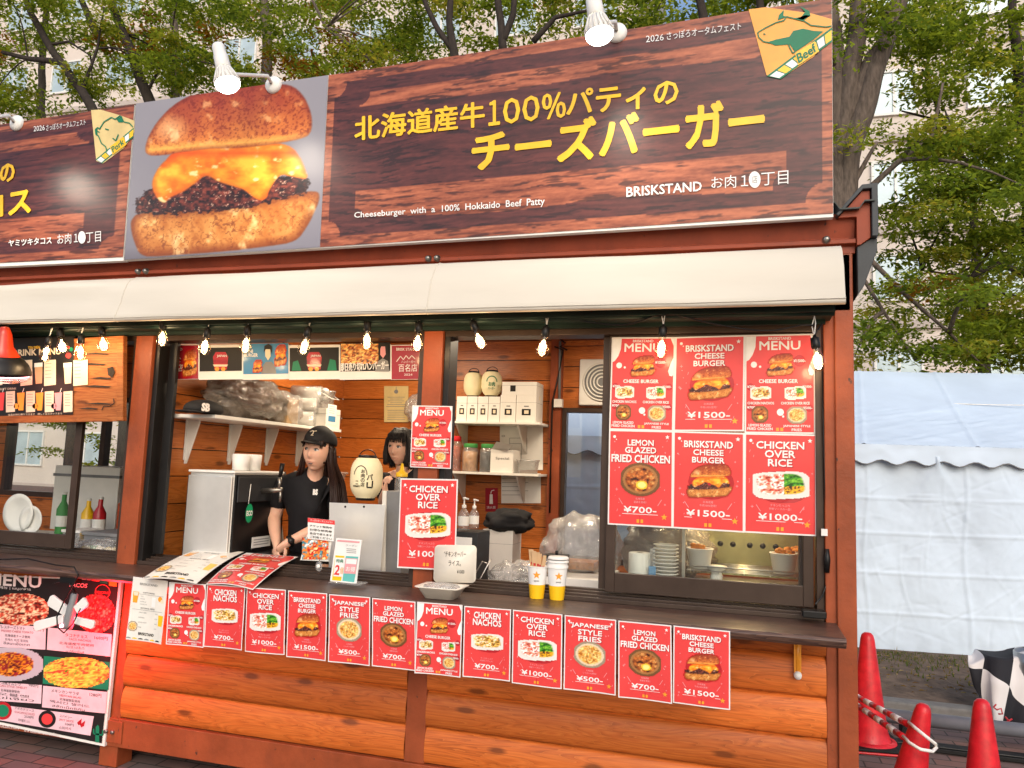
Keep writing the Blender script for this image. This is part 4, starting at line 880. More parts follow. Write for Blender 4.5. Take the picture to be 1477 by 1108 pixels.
def japan(x0, x1, g):
    def f(s):
        s.poly(R4(x0 + 1, 502, x1 - 1, 536, -1), 'black_ink', .001); m = (x0 + x1) / 2
        s.poly([(m - 9, 533), (m - 11, 515), (m - 7, 508), (m + 7, 508), (m + 11, 515), (m + 9, 533)], 'red_dark', .002); s.quadtext('JAPAN', (m - 5, 512), (m + 9, 512), (m + 9, 516), (m - 5, 516), 'white_ink', .003, .03); s.quadtext('BURGER', (m - 10, 519), (m + 10, 519), (m + 10, 524), (m - 10, 524), 'maroon_print', .003, .03)
        s.poly([(m - 11, 526), (m + 11, 526), (m + 9, 529), (m - 9, 529)], 'cream_ink', .003); s.disc(m - 5, 532.5, 3.2, 'orange_ink', .003, 10); s.disc(m + 4, 532.5, 3.2, 'orange_ink', .003, 10)
        if g: s.poly([(x0 + 4, 535), (x0 + 6, 522), (x0 + 13, 520), (x0 + 18, 535)], 'green_ink', .0015); s.poly([(x1 - 18, 535), (x1 - 14, 518), (x1 - 6, 520), (x1 - 4, 535)], 'green_ink', .0015)
    return f
def blue(s):
    s.poly(R4(351, 496, 416, 540, -1), 'blue_ink', .001)
    for k, t in enumerate(('O', 'NI')): s.quadtext(t, (359, 498 + 6 * k), (363 + 2 * k, 498 + 6 * k), (363 + 2 * k, 503 + 6 * k), (359, 503 + 6 * k), 'white_ink', .002, .03)
    s.quadtext('BURGER', (353, 510), (372, 510), (372, 515), (353, 515), 'white_ink', .002, .04)
    s.poly([(377, 539), (379, 528), (384, 522), (392, 522), (397, 528), (399, 539)], 'grey_ink', .002); s.poly([(383, 503), (390, 503), (391, 514), (387, 520), (383, 514)], 'beige_print', .003); s.poly([(381, 509), (382, 499), (388, 496), (393, 500), (393, 511), (390, 504), (384, 504)], 'black_ink', .004)
    s.paint(396, 529, 414, 497, 16, 20, burger_small, .004); s.paint(365, 538, 379, 519, 14, 14, burger_small, .004)
def soldout(s):
    s.poly(R4(491, 495, 563, 536, -1), 'black_ink', .001)
    s.paint(492, 525, 546, 496, 34, 20, lambda X, Y: (bits(X, Y, [(.3, .12, .06), (.75, .45, .2), (.9, .7, .4), (.55, .2, .1), (.95, .6, .2)], 9, 33), np.ones(X.shape, bool)), .002)
    s.poly([(541, 536), (545, 522), (552, 517), (560, 521), (562, 536)], 'grey_ink', .003); s.poly([(549, 500), (556, 500), (557, 511), (553, 517), (549, 512)], 'pink_ink', .004); s.poly([(548, 506), (548, 497), (554, 494), (560, 498), (561, 516), (557, 511), (556, 500), (551, 499)], 'black_ink', .005)
    s.quadtext('即日売り切れハンバーガー', (492, 524), (561, 521), (561, 533), (492, 536), 'white_ink', .005, .03)
bl = [(225, 287, award(226, 286, True), 'red award card with a burger picture at the left end of the hanging row', 'film_paper'), (287, 350, japan(287, 350, False), 'black card with a red burger emblem beside the left award card', 'paper'), (350, 416.5, blue, 'blue card of a man holding burgers in the hanging row', 'film_paper'), (417, 490, japan(417, 490, True), 'black card with a burger emblem and green shapes right of the blue card', 'paper'),
      (490, 564, soldout, 'card with a sold out burger headline and a man looking up', 'film_paper'), (564, 613, award(565, 613, False), 'plain dark red award card at the right end of the hanging row', 'film_paper')]
for x0, x1, f, lb, bm in bl: px_thing('picture_card', lb, 'card', .15, f, 'cards hung in a row under the header', corners=R4(x0, 498, x1, 548, -1), base=bm)
def notice(s):
    s.disc(571.5, 565, 3, 'grey_ink', .001, 12); s.line([(571.5, 558), (571.5, 562)], .8, 'grey_ink', .001)
    for k in range(13):
        if k != 6: w = random.uniform(8, 15); s.line([(572 - w, 573 + 2.7 * k), (571 + w, 573 + 2.7 * k)], .7, 'grey_ink', .001)
px_thing('notice', 'yellow paper notice with small print pinned to the plank back wall', 'notice', YB - .012, notice, corners=R4(554, 557, 589, 609), base='yellow_paper')
def plan(s):
    for r_ in ((735, 632, 760, 655), (735, 640, 752, 668), (724, 628, 728, 630)): s.line([(r_[0], r_[1]), (r_[2], r_[1]), (r_[2], r_[3]), (r_[0], r_[3]), (r_[0], r_[1])], .6, 'mid_grey', .001)
px_thing('paper_sheet', 'white paper with a floor plan pinned above the lower wall shelf', 'paper', YB - .01, plan, corners=R4(721, 615, 783, 678), base='paper')
def plan2(s): [s.line([(724, 690 + 6 * k), (750 + 12 * (k % 2), 690 + 6 * k)], .6, 'mid_grey', .001) for k in range(5)]
px_thing('paper_sheet', 'white paper sheet pinned to the wall under the lower shelf', 'paper', YB - .01, plan2, corners=R4(723, 683, 780, 726), base='paper')
def ext(s):
    s.poly([(706.5, 713), (710.5, 713), (711, 727), (706, 727)], 'white_ink', .001); s.line([(708, 712), (709, 708), (713, 707)], 1, 'white_ink', .001); s.quadtext('消火器', (702, 730), (715, 730), (715, 734), (702, 734), 'white_ink', .001, .0)
px_thing('fire_sign', 'red fire extinguisher sign on the back wall', 'sign', YB - .01, ext, corners=R4(700, 704, 718, 738), base='maroon_print')
# card stand and the hanging leaflet bag, both without the code square
CS = thing('card_stand', 'small white card stand with colourful coupons on the counter', 'card stand', at(500, 838, y=-.12))
s = px_sheet(-.12); q = [at(*p, y=-.12) for p in ((485, 776), (522, 779), (514, 842), (476, 838))]; s.b.prism([(p[0], p[2]) for p in q][::-1], 'paper', 'y', -.12, -.116)
s.poly([(487, 778.5), (519, 781), (518.5, 783.5), (486.5, 781)], 'pink_ink', .002); s.quadtext('クーポン', (499, 785), (516, 786), (515.5, 789), (498.5, 788), 'grey_ink', .002, .01)
for k in range(3): s.line([(500, 791.5 + 2.6 * k), (514, 792.5 + 2.6 * k)], .8, 'grey_ink', .002)
s.poly([(484, 801), (497, 802), (492, 838), (479, 837)], 'yellow_ink', .0012); s.poly([(484, 804), (497, 805), (493, 832), (481, 831)], 'white_ink', .0018); s.poly([(499, 802), (517, 803), (511, 840), (494, 838)], 'teal_ink', .0012); s.poly([(499, 805), (516, 806), (513, 828), (496, 827)], 'pink_ink', .0018)
s.poly([(500, 806), (515, 807), (514, 814), (499, 813)], 'white_ink', .0022)
s.quadtext('2', (485, 815), (491, 815.5), (489, 829), (482, 828.5), 'red_print', .0026, .04); s.quadtext('個', (491.5, 818), (496, 818.5), (494.5, 828), (490, 827.5), 'orange_ink', .0026, .01); s.quadtext('特典', (486, 806), (496, 807), (495, 812), (485, 811), 'green_ink', .0026, .02); s.quadtext('お得', (500, 817), (513, 818), (512, 825), (499, 824), 'white_ink', .0026, .02)
s.b.build('card', CS); m = MB(); b = at(497, 838, y=-.12); m.box(b + [-.07, -.02, -.012], b + [.09, .06, -.006], 'clear_plastic'); m.build('foot', CS)
LB = thing('leaflet_bag', 'clear bag of colourful leaflets with a red and white price card', 'leaflet', at(455, 815, y=.02))
s = px_sheet(.02); q = [at(*p, y=.02) for p in ((443, 771), (479, 775), (474, 810), (433, 808))]; s.b.prism([(p[0], p[2]) for p in q][::-1], 'flyer_print', 'y', .02, .024)
s.paint(436, 807, 474, 775, 34, 30, lambda X, Y: (bits(X, Y, [(.8, .3, .15), (.95, .9, .85), (.3, .55, .6), (.9, .5, .2), (.75, .15, .12), (.95, .85, .6)], 6, 24), np.ones(X.shape, bool)), .002); s.b.build('leaflets', LB)
s = px_sheet(.012); q = [at(*p, y=.012) for p in ((444, 747), (483, 751), (481, 781), (444, 777))]; s.b.prism([(p[0], p[2]) for p in q][::-1], 'paper', 'y', .012, .015)
s.poly([(444, 747), (483, 751), (483, 757), (444, 753)], 'red_print', .001); s.quadtext('さっぽろオータムフェスト', (448, 748.5), (480, 752), (480, 755), (448, 751.5), 'white_ink', .0015, 0)
for t, y0 in (('チケット販売中', 757), ('お得な前売券', 762.5), ('各店で使えます', 768), ('ご利用ください', 773)): s.quadtext(t, (447, y0 - .5), (479, y0 + 3), (479, y0 + 6.2), (447, y0 + 2.7), 'black_ink', .001, .02)
s.b.build('price_card', LB)
m = MB(); b = at(460, 817, y=-.03); m.sphere(b, (.02, .008, .025), 'clear_plastic', 14, 10); m.tube([b + [0, 0, .025], b + [.004, .01, .05], b + [.0, .03, .07]], .002, 'bolt_metal', 5); m.lathe([(0, -.003), (.01, -.002), (.01, .004)], b + [0, -.008, 0], 'white_plastic', 10, 'Y')
tag(m.build('keychain', origin=b), 'clear plastic charm hanging over the counter sill', 'charm')
# open takeout box
TB = thing('takeout_box', 'open cream takeout box with a handwritten lid on the counter', 'takeout box', at(632, 858, z=1.022))
b = at(637, 862, z=1.023); m = MB()
def rr(cx, cy, w, d, z, r=.02, n=4): return [(cx + sx * (w / 2 - r) + r * math.cos(a), cy + sy * (d / 2 - r) + r * math.sin(a), z) for sx, sy, a0 in ((1, 1, 0), (-1, 1, 1.571), (-1, -1, 3.142), (1, -1, 4.712)) for a in [a0 + 1.571 * k / n for k in range(n + 1)]]
def loft(m, rings, mt, cap0=True, cap1=False):
    n = len(rings[0]); vs = [p for r_ in rings for p in r_]; fs = [(j * n + i, j * n + (i + 1) % n, (j + 1) * n + (i + 1) % n, (j + 1) * n + i) for j in range(len(rings) - 1) for i in range(n)]
    if cap0: fs.append(tuple(range(n))[::-1])
    if cap1: fs.append(tuple((len(rings) - 1) * n + i for i in range(n)))
    m.add(vs, fs, mt, True)
loft(m, [rr(b[0], b[1], .13, .10, b[2]), rr(b[0], b[1], .18, .15, b[2] + .045), rr(b[0], b[1], .205, .165, b[2] + .048), rr(b[0], b[1], .205, .165, b[2] + .052), rr(b[0], b[1], .17, .14, b[2] + .05), rr(b[0], b[1], .125, .10, b[2] + .01)], 'foam', True, True); m.build('tray', TB)
m = MB(); m.sphere(b + [0, 0, .045], (.085, .068, .018), 'poly_bag', 20, 10, lambda p: p * (1 + .1 * noise.noise(p * 40))); m.build('wrap', TB)
Ml = Matrix.Translation(Vector((b + [.03, .07, .055]).tolist())) @ Matrix.Rotation(rad(-7), 4, 'X') @ Matrix.Rotation(rad(-3), 4, 'Y')
def lid(ring): return [Ml @ Vector((x, z_, y)) for x, y, z_ in ring]
m = MB(); loft(m, [lid(rr(0, .085, .20, .165, 0)), lid(rr(0, .085, .20, .165, .006)), lid(rr(0, .085, .17, .135, .008)), lid(rr(0, .085, .155, .12, .028)), lid(rr(0, .085, .15, .115, .026))], 'foam', True, True)
m.build('lid', TB)
s = Sheet(lambda u, v, l: tuple(Ml @ Vector((u, -.0025 - l, v))))
for t, v, h, w in (('"チキンオーバー', .115, .025, .105), ('ライス。', .075, .024, .06), ('¥1000', .042, .016, .035)): s.text(t, .0 if w > .05 else .03, v, h, 'black_ink', .0005, w, .01)
s.b.build('handwriting', TB)
# paper cups
def cup(px, label, lidded, seed):
    b = at(*px, z=1.0225); o = thing('paper_cup', label, 'paper cup', b, 'star paper cups on the counter')
    m = MB(); m.lathe([(0, 0), (.031, .0), (.032, .003), (.0375, .063)], b, 'yellow_ink', 28); m.lathe([(.0375, .0632), (.0445, .138)], b, 'white_ink', 28); m.lathe([(.0445, .138), (.047, .139), (.047, .143), (.0445, .144), (.042, .138), (.028, .02), (0, .02)], b, 'white_plastic', 28); m.build('body', o)
    cd_ = Vector((CAM - b).tolist()); a0 = math.atan2(cd_.y, cd_.x) + (-.08 if not lidded else .15)
    def fn(u, v, l): r_ = .0375 + (v - .063) / .075 * .007 + l; a = a0 + u / .041; return (b[0] + r_ * math.cos(a), b[1] + r_ * math.sin(a), b[2] + v)
    s = Sheet(fn); s.star(0, .107, .0185, 'orange_ink', .0006); s.text('SAPPORO', 0, .078, .0055, 'black_ink', .0006, .024, .02); s.b.build('print', o)
    if lidded:
        m = MB(); m.lathe([(.048, .140), (.048, .150), (.044, .153), (.043, .168), (.040, .170), (.0, .166)], b, 'white_plastic', 28)
        for dz in (.015, .03): m.lathe([(.047, .145 + dz), (.047, .152 + dz), (.042, .156 + dz), (0, .155 + dz)], b + [.002, 0, .004], 'white_plastic', 28)
        m.build('lid', o)
    return b
cb = cup((774, 863), 'paper cup with a yellow star holding wrapped wooden chopsticks', False, 1); cup((803, 865), 'paper cup with a yellow star closed by stacked white lids', True, 2)
pd = None
for k, (dx, dy, tx, ty, w, lb) in enumerate(((-.018, -.012, -.018, -.01, .011, 'leftmost flat paper sleeve of chopsticks in the left star cup'), (-.004, -.016, -.012, -.012, .011, 'wide paper sleeve of chopsticks at the front of the left star cup'), (.006, -.002, -.004, .0, .009, 'middle paper sleeve of chopsticks in the left star cup'), (.016, .004, .0, .0, .007, 'upright narrow chopstick sleeve right of the middle in the star cup'), (.024, -.006, .018, 0, .008, 'rightmost leaning chopstick sleeve in the left star cup'))):
    m = MB(); p0 = Vector((cb[0] + dx * .6, cb[1] + dy * .6, cb[2] + .03)); p1 = p0 + Vector((tx, ty, .185 - .006 * k)); t_ = (p1 - p0).normalized(); sx = Vector((1, .45, 0)).normalized(); ny = t_.cross(sx)
    for j, ww in ((0, w), (1, w)): pass
    vs = [p + sx * a * w + ny * c_ * .003 for p in (p0, p1) for a, c_ in ((-1, -1), (1, -1), (1, 1), (-1, 1))]; m.add(vs, [(0, 1, 2, 3), (4, 7, 6, 5), (0, 4, 5, 1), (1, 5, 6, 2), (2, 6, 7, 3), (3, 7, 4, 0)], 'kraft')
    a = p0.lerp(p1, .64); m.add([a - sx * w * .5 - ny * .0035, a + sx * w * .5 - ny * .0035, a + sx * w * .5 - ny * .0035 + t_ * .012, a - sx * w * .5 - ny * .0035 + t_ * .012], [(0, 1, 2, 3)], 'red_dark')
    tag(m.build('chopsticks', origin=p0, bev=.001), lb, 'chopsticks', 'chopstick sleeves in the left cup')
# black taco menu board under the left counter
YBD = -.03
TM = thing('menu_board', 'black taco menu board with glow-tinted pink panels hanging below the left counter', 'menu board', at(75, 1062, y=YBD))
m = MB(); q = [at(*p, y=YBD) for p in ((-160, 825), (175, 836), (150, 1077), (-160, 1012))]; m.prism([(p[0], p[2]) for p in q][::-1], 'white_metal', 'y', YBD + .002, YBD + .02); m.build('panel', TM)
s = px_sheet(YBD); s.poly([(-158, 826), (171.5, 838), (147, 1072), (-158, 1008)], 'black_ink', .002)
def blk(x0, y0, x1, y1, sl, m_, l=.003, sk=0): s.poly([(x0, y0), (x1, y0 + sl), (x1 - sk, y1 + sl), (x0 - sk * .9, y1)], m_, l)
s.quadtext('MENU', (-16, 827), (60, 832), (59, 848), (-17, 843), 'white_ink', .003, .05); s.quadtext('메뉴 | เมนูอาหาร', (0, 845), (45, 848), (45, 853), (0, 850), 'white_ink', .003, .0); s.quadtext('北海道食材使用の本格メキシカン', (-20, 819), (60, 823), (60, 828), (-20, 824), 'cream_ink', .003, .0)
s.quadtext('OISHII', (112, 832), (131, 834), (131, 837), (112, 835), 'pink_ink', .003, .03); s.quadtext('TACOS', (100, 840), (127, 842), (126, 848), (99, 846), 'pink_ink', .003, .04)
s.disc(148.5, 854, 11, 'red_print', .003); s.disc(148.5, 854, 10, 'black_ink', .0036); s.quadtext('DELICIOUS', (139, 852), (158, 853.5), (158, 857), (139, 855.5), 'red_print', .0042, .03); blk(145, 833, 156, 841, 1, 'green_ink'); blk(158, 834, 169, 845, 1, 'orange_ink'); blk(133, 832, 144, 838, 1, 'red_print')
def food(x0, y0, x1, y1, cols, sd, plate=None, sq=False):
    def fn(X, Y):
        x, y = X * 2 - 1, Y * 2 - 1; r_ = np.hypot(x, y); c_ = bits(x, y, cols, 7, sd)
        if plate is not None: c_ = np.where((r_ > .72)[..., None], np.array(plate), c_)
        return c_, (r_ < 1.0) | np.full(X.shape, sq)
    s.paint(x0, y1, x1, y0, 44, 34, fn, .004)
MEAT = [(.25, .1, .07), (.6, .18, .12), (.9, .75, .6), (.75, .3, .2), (.5, .12, .08)]
food(-12, 856, 71, 902, MEAT, 101); food(112, 858, 166, 912, [(.55, .05, .06), (.95, .25, .25), (.8, .12, .12), (.98, .5, .4)], 102); food(-30, 934, 63, 982, [(.35, .08, .1), (.8, .45, .1), (.5, .12, .14), (.9, .6, .2)], 103, (.7, .66, .7)); 
blk(64, 946, 159, 986, 9, 'green_ink', .003, 2); food(64, 948, 158, 992, [(.35, .5, .12), (.9, .3, .2), (.95, .75, .3), (.6, .7, .25), (.95, .5, .2), (.9, .2, .2)], 104, None, False)
blk(-60, 897, 67, 930, 7, 'glow_pink_ink', .003, 1); blk(70, 905, 162, 937, 10, 'glow_pink_ink', .003, 2); blk(-60, 980, 61, 1007, 8, 'glow_pink_ink', .003, 1); blk(63, 989, 155, 1020, 9, 'glow_pink_ink', .003, 2); s.poly([(-60, 1009), (136, 1033), (131, 1061), (-62, 1028)], 'glow_pink_ink', .003)  # pale panels, with the clamp light's red glow put into their colour
def ln(t, x0, y0, x1, h, sl, m_='black_ink', b_=.01): s.quadtext(t, (x0, y0), (x1, y0 + sl), (x1, y0 + sl + h), (x0, y0 + h), m_, .0042, b_)
ln('プレスチーズトマト', -2, 901, 37, 5, 3); ln('980円', 49, 905, 64, 5, 1); ln('PRESSED CHEESE TOMATO', 3, 908, 49, 3, 3, 'red_dark'); ln('北海道産チーズ使用', 8, 914, 44, 4, 3); ln('프레스 치즈 토마토', 8, 920, 42, 4, 3); ln('ชีสมะเขือเทศ', 6, 925, 44, 4, 3)
ln('タコナチョス', 95, 913, 127, 5, 3); ln('1680円', 137, 917, 156, 5, 2); ln('TACO NACHOS', 100, 920, 132, 3, 3, 'red_dark'); ln('北海道産牛肉使用', 86, 925, 136, 4, 4); ln('타코 나초스', 97, 931, 123, 4, 2); ln('ทาโก้นาโชส์', 96, 937, 122, 4, 2)
ln('メキシコ風オムレツ', -12, 980, 31, 5, 5); ln('980円', 42, 985, 56, 5, 2); ln('MEXICAN STYLE OMELET', -10, 986, 40, 3, 5, 'red_dark'); ln('北海道産卵使用', 2, 993, 29, 4, 3); ln('오믈렛', -2, 998, 43, 4, 5); ln('ไข่เจียว', -4, 1003, 50, 4, 5)
ln('メキシカンサラダ', 75, 993, 115, 5, 5); ln('1280円', 130, 999, 147, 5, 2); ln('MEXICAN SALAD', 87, 1001, 118, 3, 4, 'red_dark'); ln('北海道野菜使用', 87, 1006, 116, 4, 4); ln('멕시칸 샐러드', 73, 1009, 130, 4, 8); ln('สลัดเม็กซิกัน', 76, 1015, 123, 4, 7)
s.disc(5, 1025, 13, 'red_dark', .0042); s.disc(5, 1025, 9, 'green_ink', .005); s.disc(69, 1037, 12.5, 'black_ink', .0042); s.disc(69, 1037, 8, 'red_print', .005)
ln('アボカドソース', 22, 1019, 50, 4, 4); ln('GUACAMOLE SAUCE', 22, 1025, 51, 3, 4, 'red_dark'); ln('250円', 36, 1031, 49, 4, 2); ln('과카몰리 소스', 27, 1036, 44, 4, 3); ln('スパイシー', 87, 1030, 105, 4, 3); ln('SPICY SAUCE', 86, 1036, 107, 3, 3, 'red_dark'); ln('100円', 95, 1042, 107, 4, 2); ln('스파이시', 86, 1047, 103, 4, 2)
s.poly([(112, 1042), (119, 1036), (118, 1044), (114, 1046)], 'red_dark', .0042); s.poly([(116, 1045), (124, 1039), (122, 1047), (118, 1049)], 'red_dark', .0042); s.poly([(138, 1070), (139, 1048), (142, 1045), (144, 1048), (144, 1071)], 'green_ink', .0042); s.line([(136, 1051), (136, 1058), (149, 1060), (149, 1053)], 2, 'green_ink', .0042)
ln('MEXICAN FOOD COLLECTION', -40, 1039, 28, 4, 9, 'white_ink'); ln('อาหารเม็กซิกันแสนอร่อย', 36, 1050, 85, 5, 7, 'white_ink')
s.b.build('menu_print', TM)
# wooden drinks board at the left window
YD = -.04
DB = thing('drink_board', 'rustic wooden drinks menu board hanging at the left window', 'menu board', at(90, 608, y=YD))
m = MB(); q = [at(*p, y=YD) for p in ((-150, 503), (178, 484), (177, 607), (-150, 612))]; m.prism([(p[0], p[2]) for p in q][::-1], 'rustic_board', 'y', YD, YD + .03)
for a, b_ in (((-150, 503), (178, 493)), ((-150, 602), (177, 597))): 
    q = [at(*p, y=YD) for p in (a, b_, (b_[0], b_[1] + 10), (a[0], a[1] + 10))]; 
q = [at(*p, y=YD - .012) for p in ((169, 485), (178, 484), (177, 607), (168, 607))]; m.prism([(p[0], p[2]) for p in q][::-1], 'rustic_board', 'y', YD - .014, YD - .001)
q = [at(*p, y=YD - .012) for p in ((-150, 601), (168, 599), (168, 608), (-150, 613))]; m.prism([(p[0], p[2]) for p in q][::-1], 'rustic_board', 'y', YD - .012, YD - .001)
m.build('board', DB, bev=.003)
s = px_sheet(YD - .004); s.poly([(-150, 494), (107, 485), (105.5, 598), (-150, 603)], 'black_ink', .001)
s.quadtext('TEN MEN', (41, 500), (58, 499), (58, 503), (41, 504), 'yellow_ink', .002, .02); s.quadtext('DRINK MENU', (18, 505), (88, 502), (88, 511), (18, 514), 'cream_ink', .002, .05); s.quadtext('SOFT DRINK', (0, 560), (24, 559), (24, 562), (0, 563), 'cream_ink', .002, .01)
s.disc(99, 513, 4, 'red_print', .002); s.disc(103, 504, 3, 'green_ink', .002); s.poly(R4(94, 500, 101, 503), 'red_print', .0025)
for x, w_, c_ in ((13, 17, 'orange_ink'), (47, 17, 'kraft'), (85, 21, 'cream_ink'), (-30, 17, 'orange_ink')):
    s.poly([(x + w_, 520), (x + w_ + w_, 519), (x + w_ + w_, 555), (x + w_, 557)], 'cream_ink', .002)
    for k in range(5): s.line([(x + w_ + 2, 525 + 5 * k), (x + w_ + 11, 524.5 + 5 * k)], .9, 'grey_ink', .003)
    s.poly([(x - 14 + w_, 524), (x - 2 + w_, 523), (x - 3 + w_, 553), (x - 12 + w_, 554)], c_, .002); s.poly([(x - 14 + w_, 524), (x - 2 + w_, 523), (x - 2 + w_, 529), (x - 14 + w_, 530)], 'white_ink', .0025)
for x, c_ in ((-4, 'red_print'), (25, 'orange_ink'), (52, 'orange_ink'), (79, 'pink_ink'), (-32, 'yellow_ink')):
    s.poly([(x + 13, 565), (x + 26, 564), (x + 26, 594), (x + 13, 595)], 'cream_ink', .002)
    for k in range(5): s.line([(x + 15, 569 + 4 * k), (x + 23, 569 + 4 * k)], .8, 'grey_ink', .003)
    s.poly([(x, 567), (x + 11, 566), (x + 9, 592), (x + 2, 592)], c_, .002); s.disc(x - 1, 586, 4, c_, .002, 10); s.line([(x + 8, 566), (x + 10, 560)], .8, 'white_ink', .002)
for k, (x_, y_, w_) in enumerate(((118, 511, 40), (110, 526, 44), (128, 546, 34), (112, 558, 50), (120, 583, 42), (112, 590, 30))): s.poly([(x_, y_), (x_ + w_ * .5, y_ - 2.2), (x_ + w_, y_ - .6), (x_ + w_ * .9, y_ + 1), (x_ + w_ * .5, y_ + .4)], 'bark_dark', .0015)
s.poly([(155, 531), (163, 529), (166, 536), (162, 545), (156, 541)], 'bark_dark', .0015); s.line([(164, 575), (165, 582), (158, 586), (150, 586), (147, 592)], 1.4, 'bark_dark', .0015)
s.quadtext('全品お持ち帰りできます　詳しくはスタッフまで', (12, 597), (90, 595), (90, 598), (12, 600), 'cream_ink', .002, 0); s.b.build('menu_print', DB)
# pendant lamp and clamp light at the left
PL = thing('pendant_lamp', 'red pendant lamp with a black shade and a pink ring light at left', 'lamp', at(5, 545, y=-.24))
b = at(4, 532, y=-.24); T_ = Matrix.Rotation(rad(8), 3, 'Y') @ Matrix.Rotation(rad(10), 3, 'X')
m = MB(); m.lathe([(0, .23), (.02, .225), (.035, .19), (.045, .12), (.075, .075), (.08, .07)], b, 'red_lamp', 32, M=T_); m.build('neck', PL)
m = MB(); m.lathe([(.06, .08), (.095, .055), (.12, .025), (.135, -.01), (.136, -.028), (.125, -.02), (.09, .03), (0, .05)], b, 'black_plastic', 40, M=T_); m.build('lamp_shade', PL)
m = MB(); m.lathe([(.118, -.024), (.126, -.034), (.132, -.028)], b, 'ring_light', 40, M=T_); m.build('ring', PL); m = MB(); m.lathe([(.02, -.06), (.10, -.052), (.128, -.04), (.132, -.05), (.1, -.066), (.02, -.07)], b, 'clear_plastic', 32, M=T_); m.build('cover', PL)
m = MB(); m.tube([b + [-.01, 0, .22], b + [-.03, .06, .31]], .004, 'black_plastic', 6); m.build('cord', PL); light('POINT', 'pendant_light', b + [.0, -.02, -.06], 2.2, (1, .35, .25), PL, .1)
CL = thing('clamp_light', 'white folding clamp light with four petals under the left counter edge', 'lamp', at(95, 880, y=-.27))
m = MB(); c0 = at(108, 856, y=-.27); c1 = at(97, 906, y=-.27); ax = Vector((c1 - c0).tolist()); L_ = ax.length; R_ = Vector((0, 0, 1)).rotation_difference(ax.normalized()).to_matrix()
m.lathe([(.0, .0), (.013, .0), (.017, .006), (.018, .05), (.022, .06), (.025, L_ - .02), (.023, L_), (0, L_)], c0, 'mid_grey', 20, M=R_); m.lathe([(0, -.004), (.009, -.003), (.011, .004)], c0, 'black_plastic', 14, M=R_); m.build('body', CL)
def petal(p0, p1, w):
    m = MB(); a, b_ = [Vector(at(*p, y=-.275).tolist()) for p in (p0, p1)]; t_ = (b_ - a); sx = t_.cross(Vector((0, 1, 0))).normalized() * w; pts = []
    out = [a - sx * .8, b_ - sx, b_ - sx * .6 + t_ * .10, b_ + sx * .6 + t_ * .10, b_ + sx, a + sx * .8]
    m.prism([(p.x, p.z) for p in out], 'white_plastic', 'y', a.y - .008, a.y + .006); m.build('petal', CL, bev=.003)
petal((97, 882), (74, 866), .03); petal((93, 892), (54, 903), .025); petal((110, 880), (124, 868), .025); petal((108, 894), (134, 901), .021)
m = MB(); q0 = at(101, 832, y=-.28); m.box(q0 + [-.05, -.012, -.03], q0 + [.045, .03, .005], 'black_plastic'); m.prism([(q0[0] - .10, q0[2] - .04), (q0[0] - .03, q0[2] - .005), (q0[0] - .02, q0[2] - .02)], 'black_plastic', 'y', q0[1] - .005, q0[1] + .02); m.tube([q0 + [.0, 0, -.02], q0 + [.02, 0, -.05], c0 + [0, 0, .01]], .006, 'black_plastic', 8); m.build('clamp', CL)
m = MB(); m.tube([at(*p, y=-.31) for p in ((-30, 808), (40, 806), (80, 815), (107, 818), (113, 830), (104, 846), (92, 868), (82, 890), (83, 905), (92, 913), (105, 900), (116, 878))], .0035, 'black_plastic', 6); m.build('cable', CL)
m = MB(); c_ = at(88, 903, y=-.30); m.lathe([(0, -.004), (.008, -.003), (.009, .01)], c_, 'ring_light', 12, 'Y'); m.build('red_led', CL); light('POINT', 'red_glow', at(128, 905, y=-.20), 11, (1, .02, .04), CL, .05)

# ------------------------------------------------------------------ inside the stall
def V3(p): return Vector(tuple(float(q) for q in p))
# white wall shelves are part of the stall
p = MB(); p.box((-2.153, .14, 1.812), (-1.83, 1.55, 1.832), 'white_metal'); ss = part(p, 'shelf', bev=.002)
for yy in (.32, .72, 1.12, 1.5):
    q = MB(); q.prism([(-2.152, 1.81), (-2.152, 1.56), (-2.14, 1.56), (-2.07, 1.795), (-2.07, 1.81)], 'white_metal', 'y', yy, yy + .012); q.box((-2.153, yy - .01, 1.58), (-2.146, yy + .022, 1.81), 'white_metal'); part(q, 'bracket', ss)
for z0, z1_ in ((1.913, 1.93), (1.548, 1.565)):
    p = MB(); p.box((-1.2, 1.86, z0), (-.44, YB - .002, z1_), 'white_card'); sh = part(p, 'shelf', bev=.002)
    for xx in (-1.09, -.62):
        q = MB(); q.prism([(YB - .003, z0), (YB - .003, z0 - .2), (YB - .015, z0 - .2), (1.90, z0 - .008), (1.90, z0)], 'white_metal', 'x', xx, xx + .012); part(q, 'bracket', sh)
def lumpy(name, label, cat, c, r, m, sd, amp=.18, f=4., group=None, flat=None, extra=None, nu=36, nv=24):
    b = MB(); r_ = Vector(r)
    def fn(p):
        n_ = Vector((p.x / r_.x, p.y / r_.y, p.z / r_.z)); k = 1 + amp * noise.noise(n_ * f * .5 + Vector((sd, 0, 0))) + amp * .6 * noise.noise(n_ * f + Vector((0, sd, 0))) + amp * .35 * abs(noise.noise(n_ * f * 2.3 + Vector((0, 0, sd))))
        q = Vector((p.x * k, p.y * k, p.z * k))
        if flat is not None: q.z = max(q.z, -flat)
        return q
    b.sphere(c, r, m, nu, nv, fn)
    if extra: extra(b)
    return tag(b.build(name, origin=V3(c) - Vector((0, 0, r[2]))), label, cat, group)
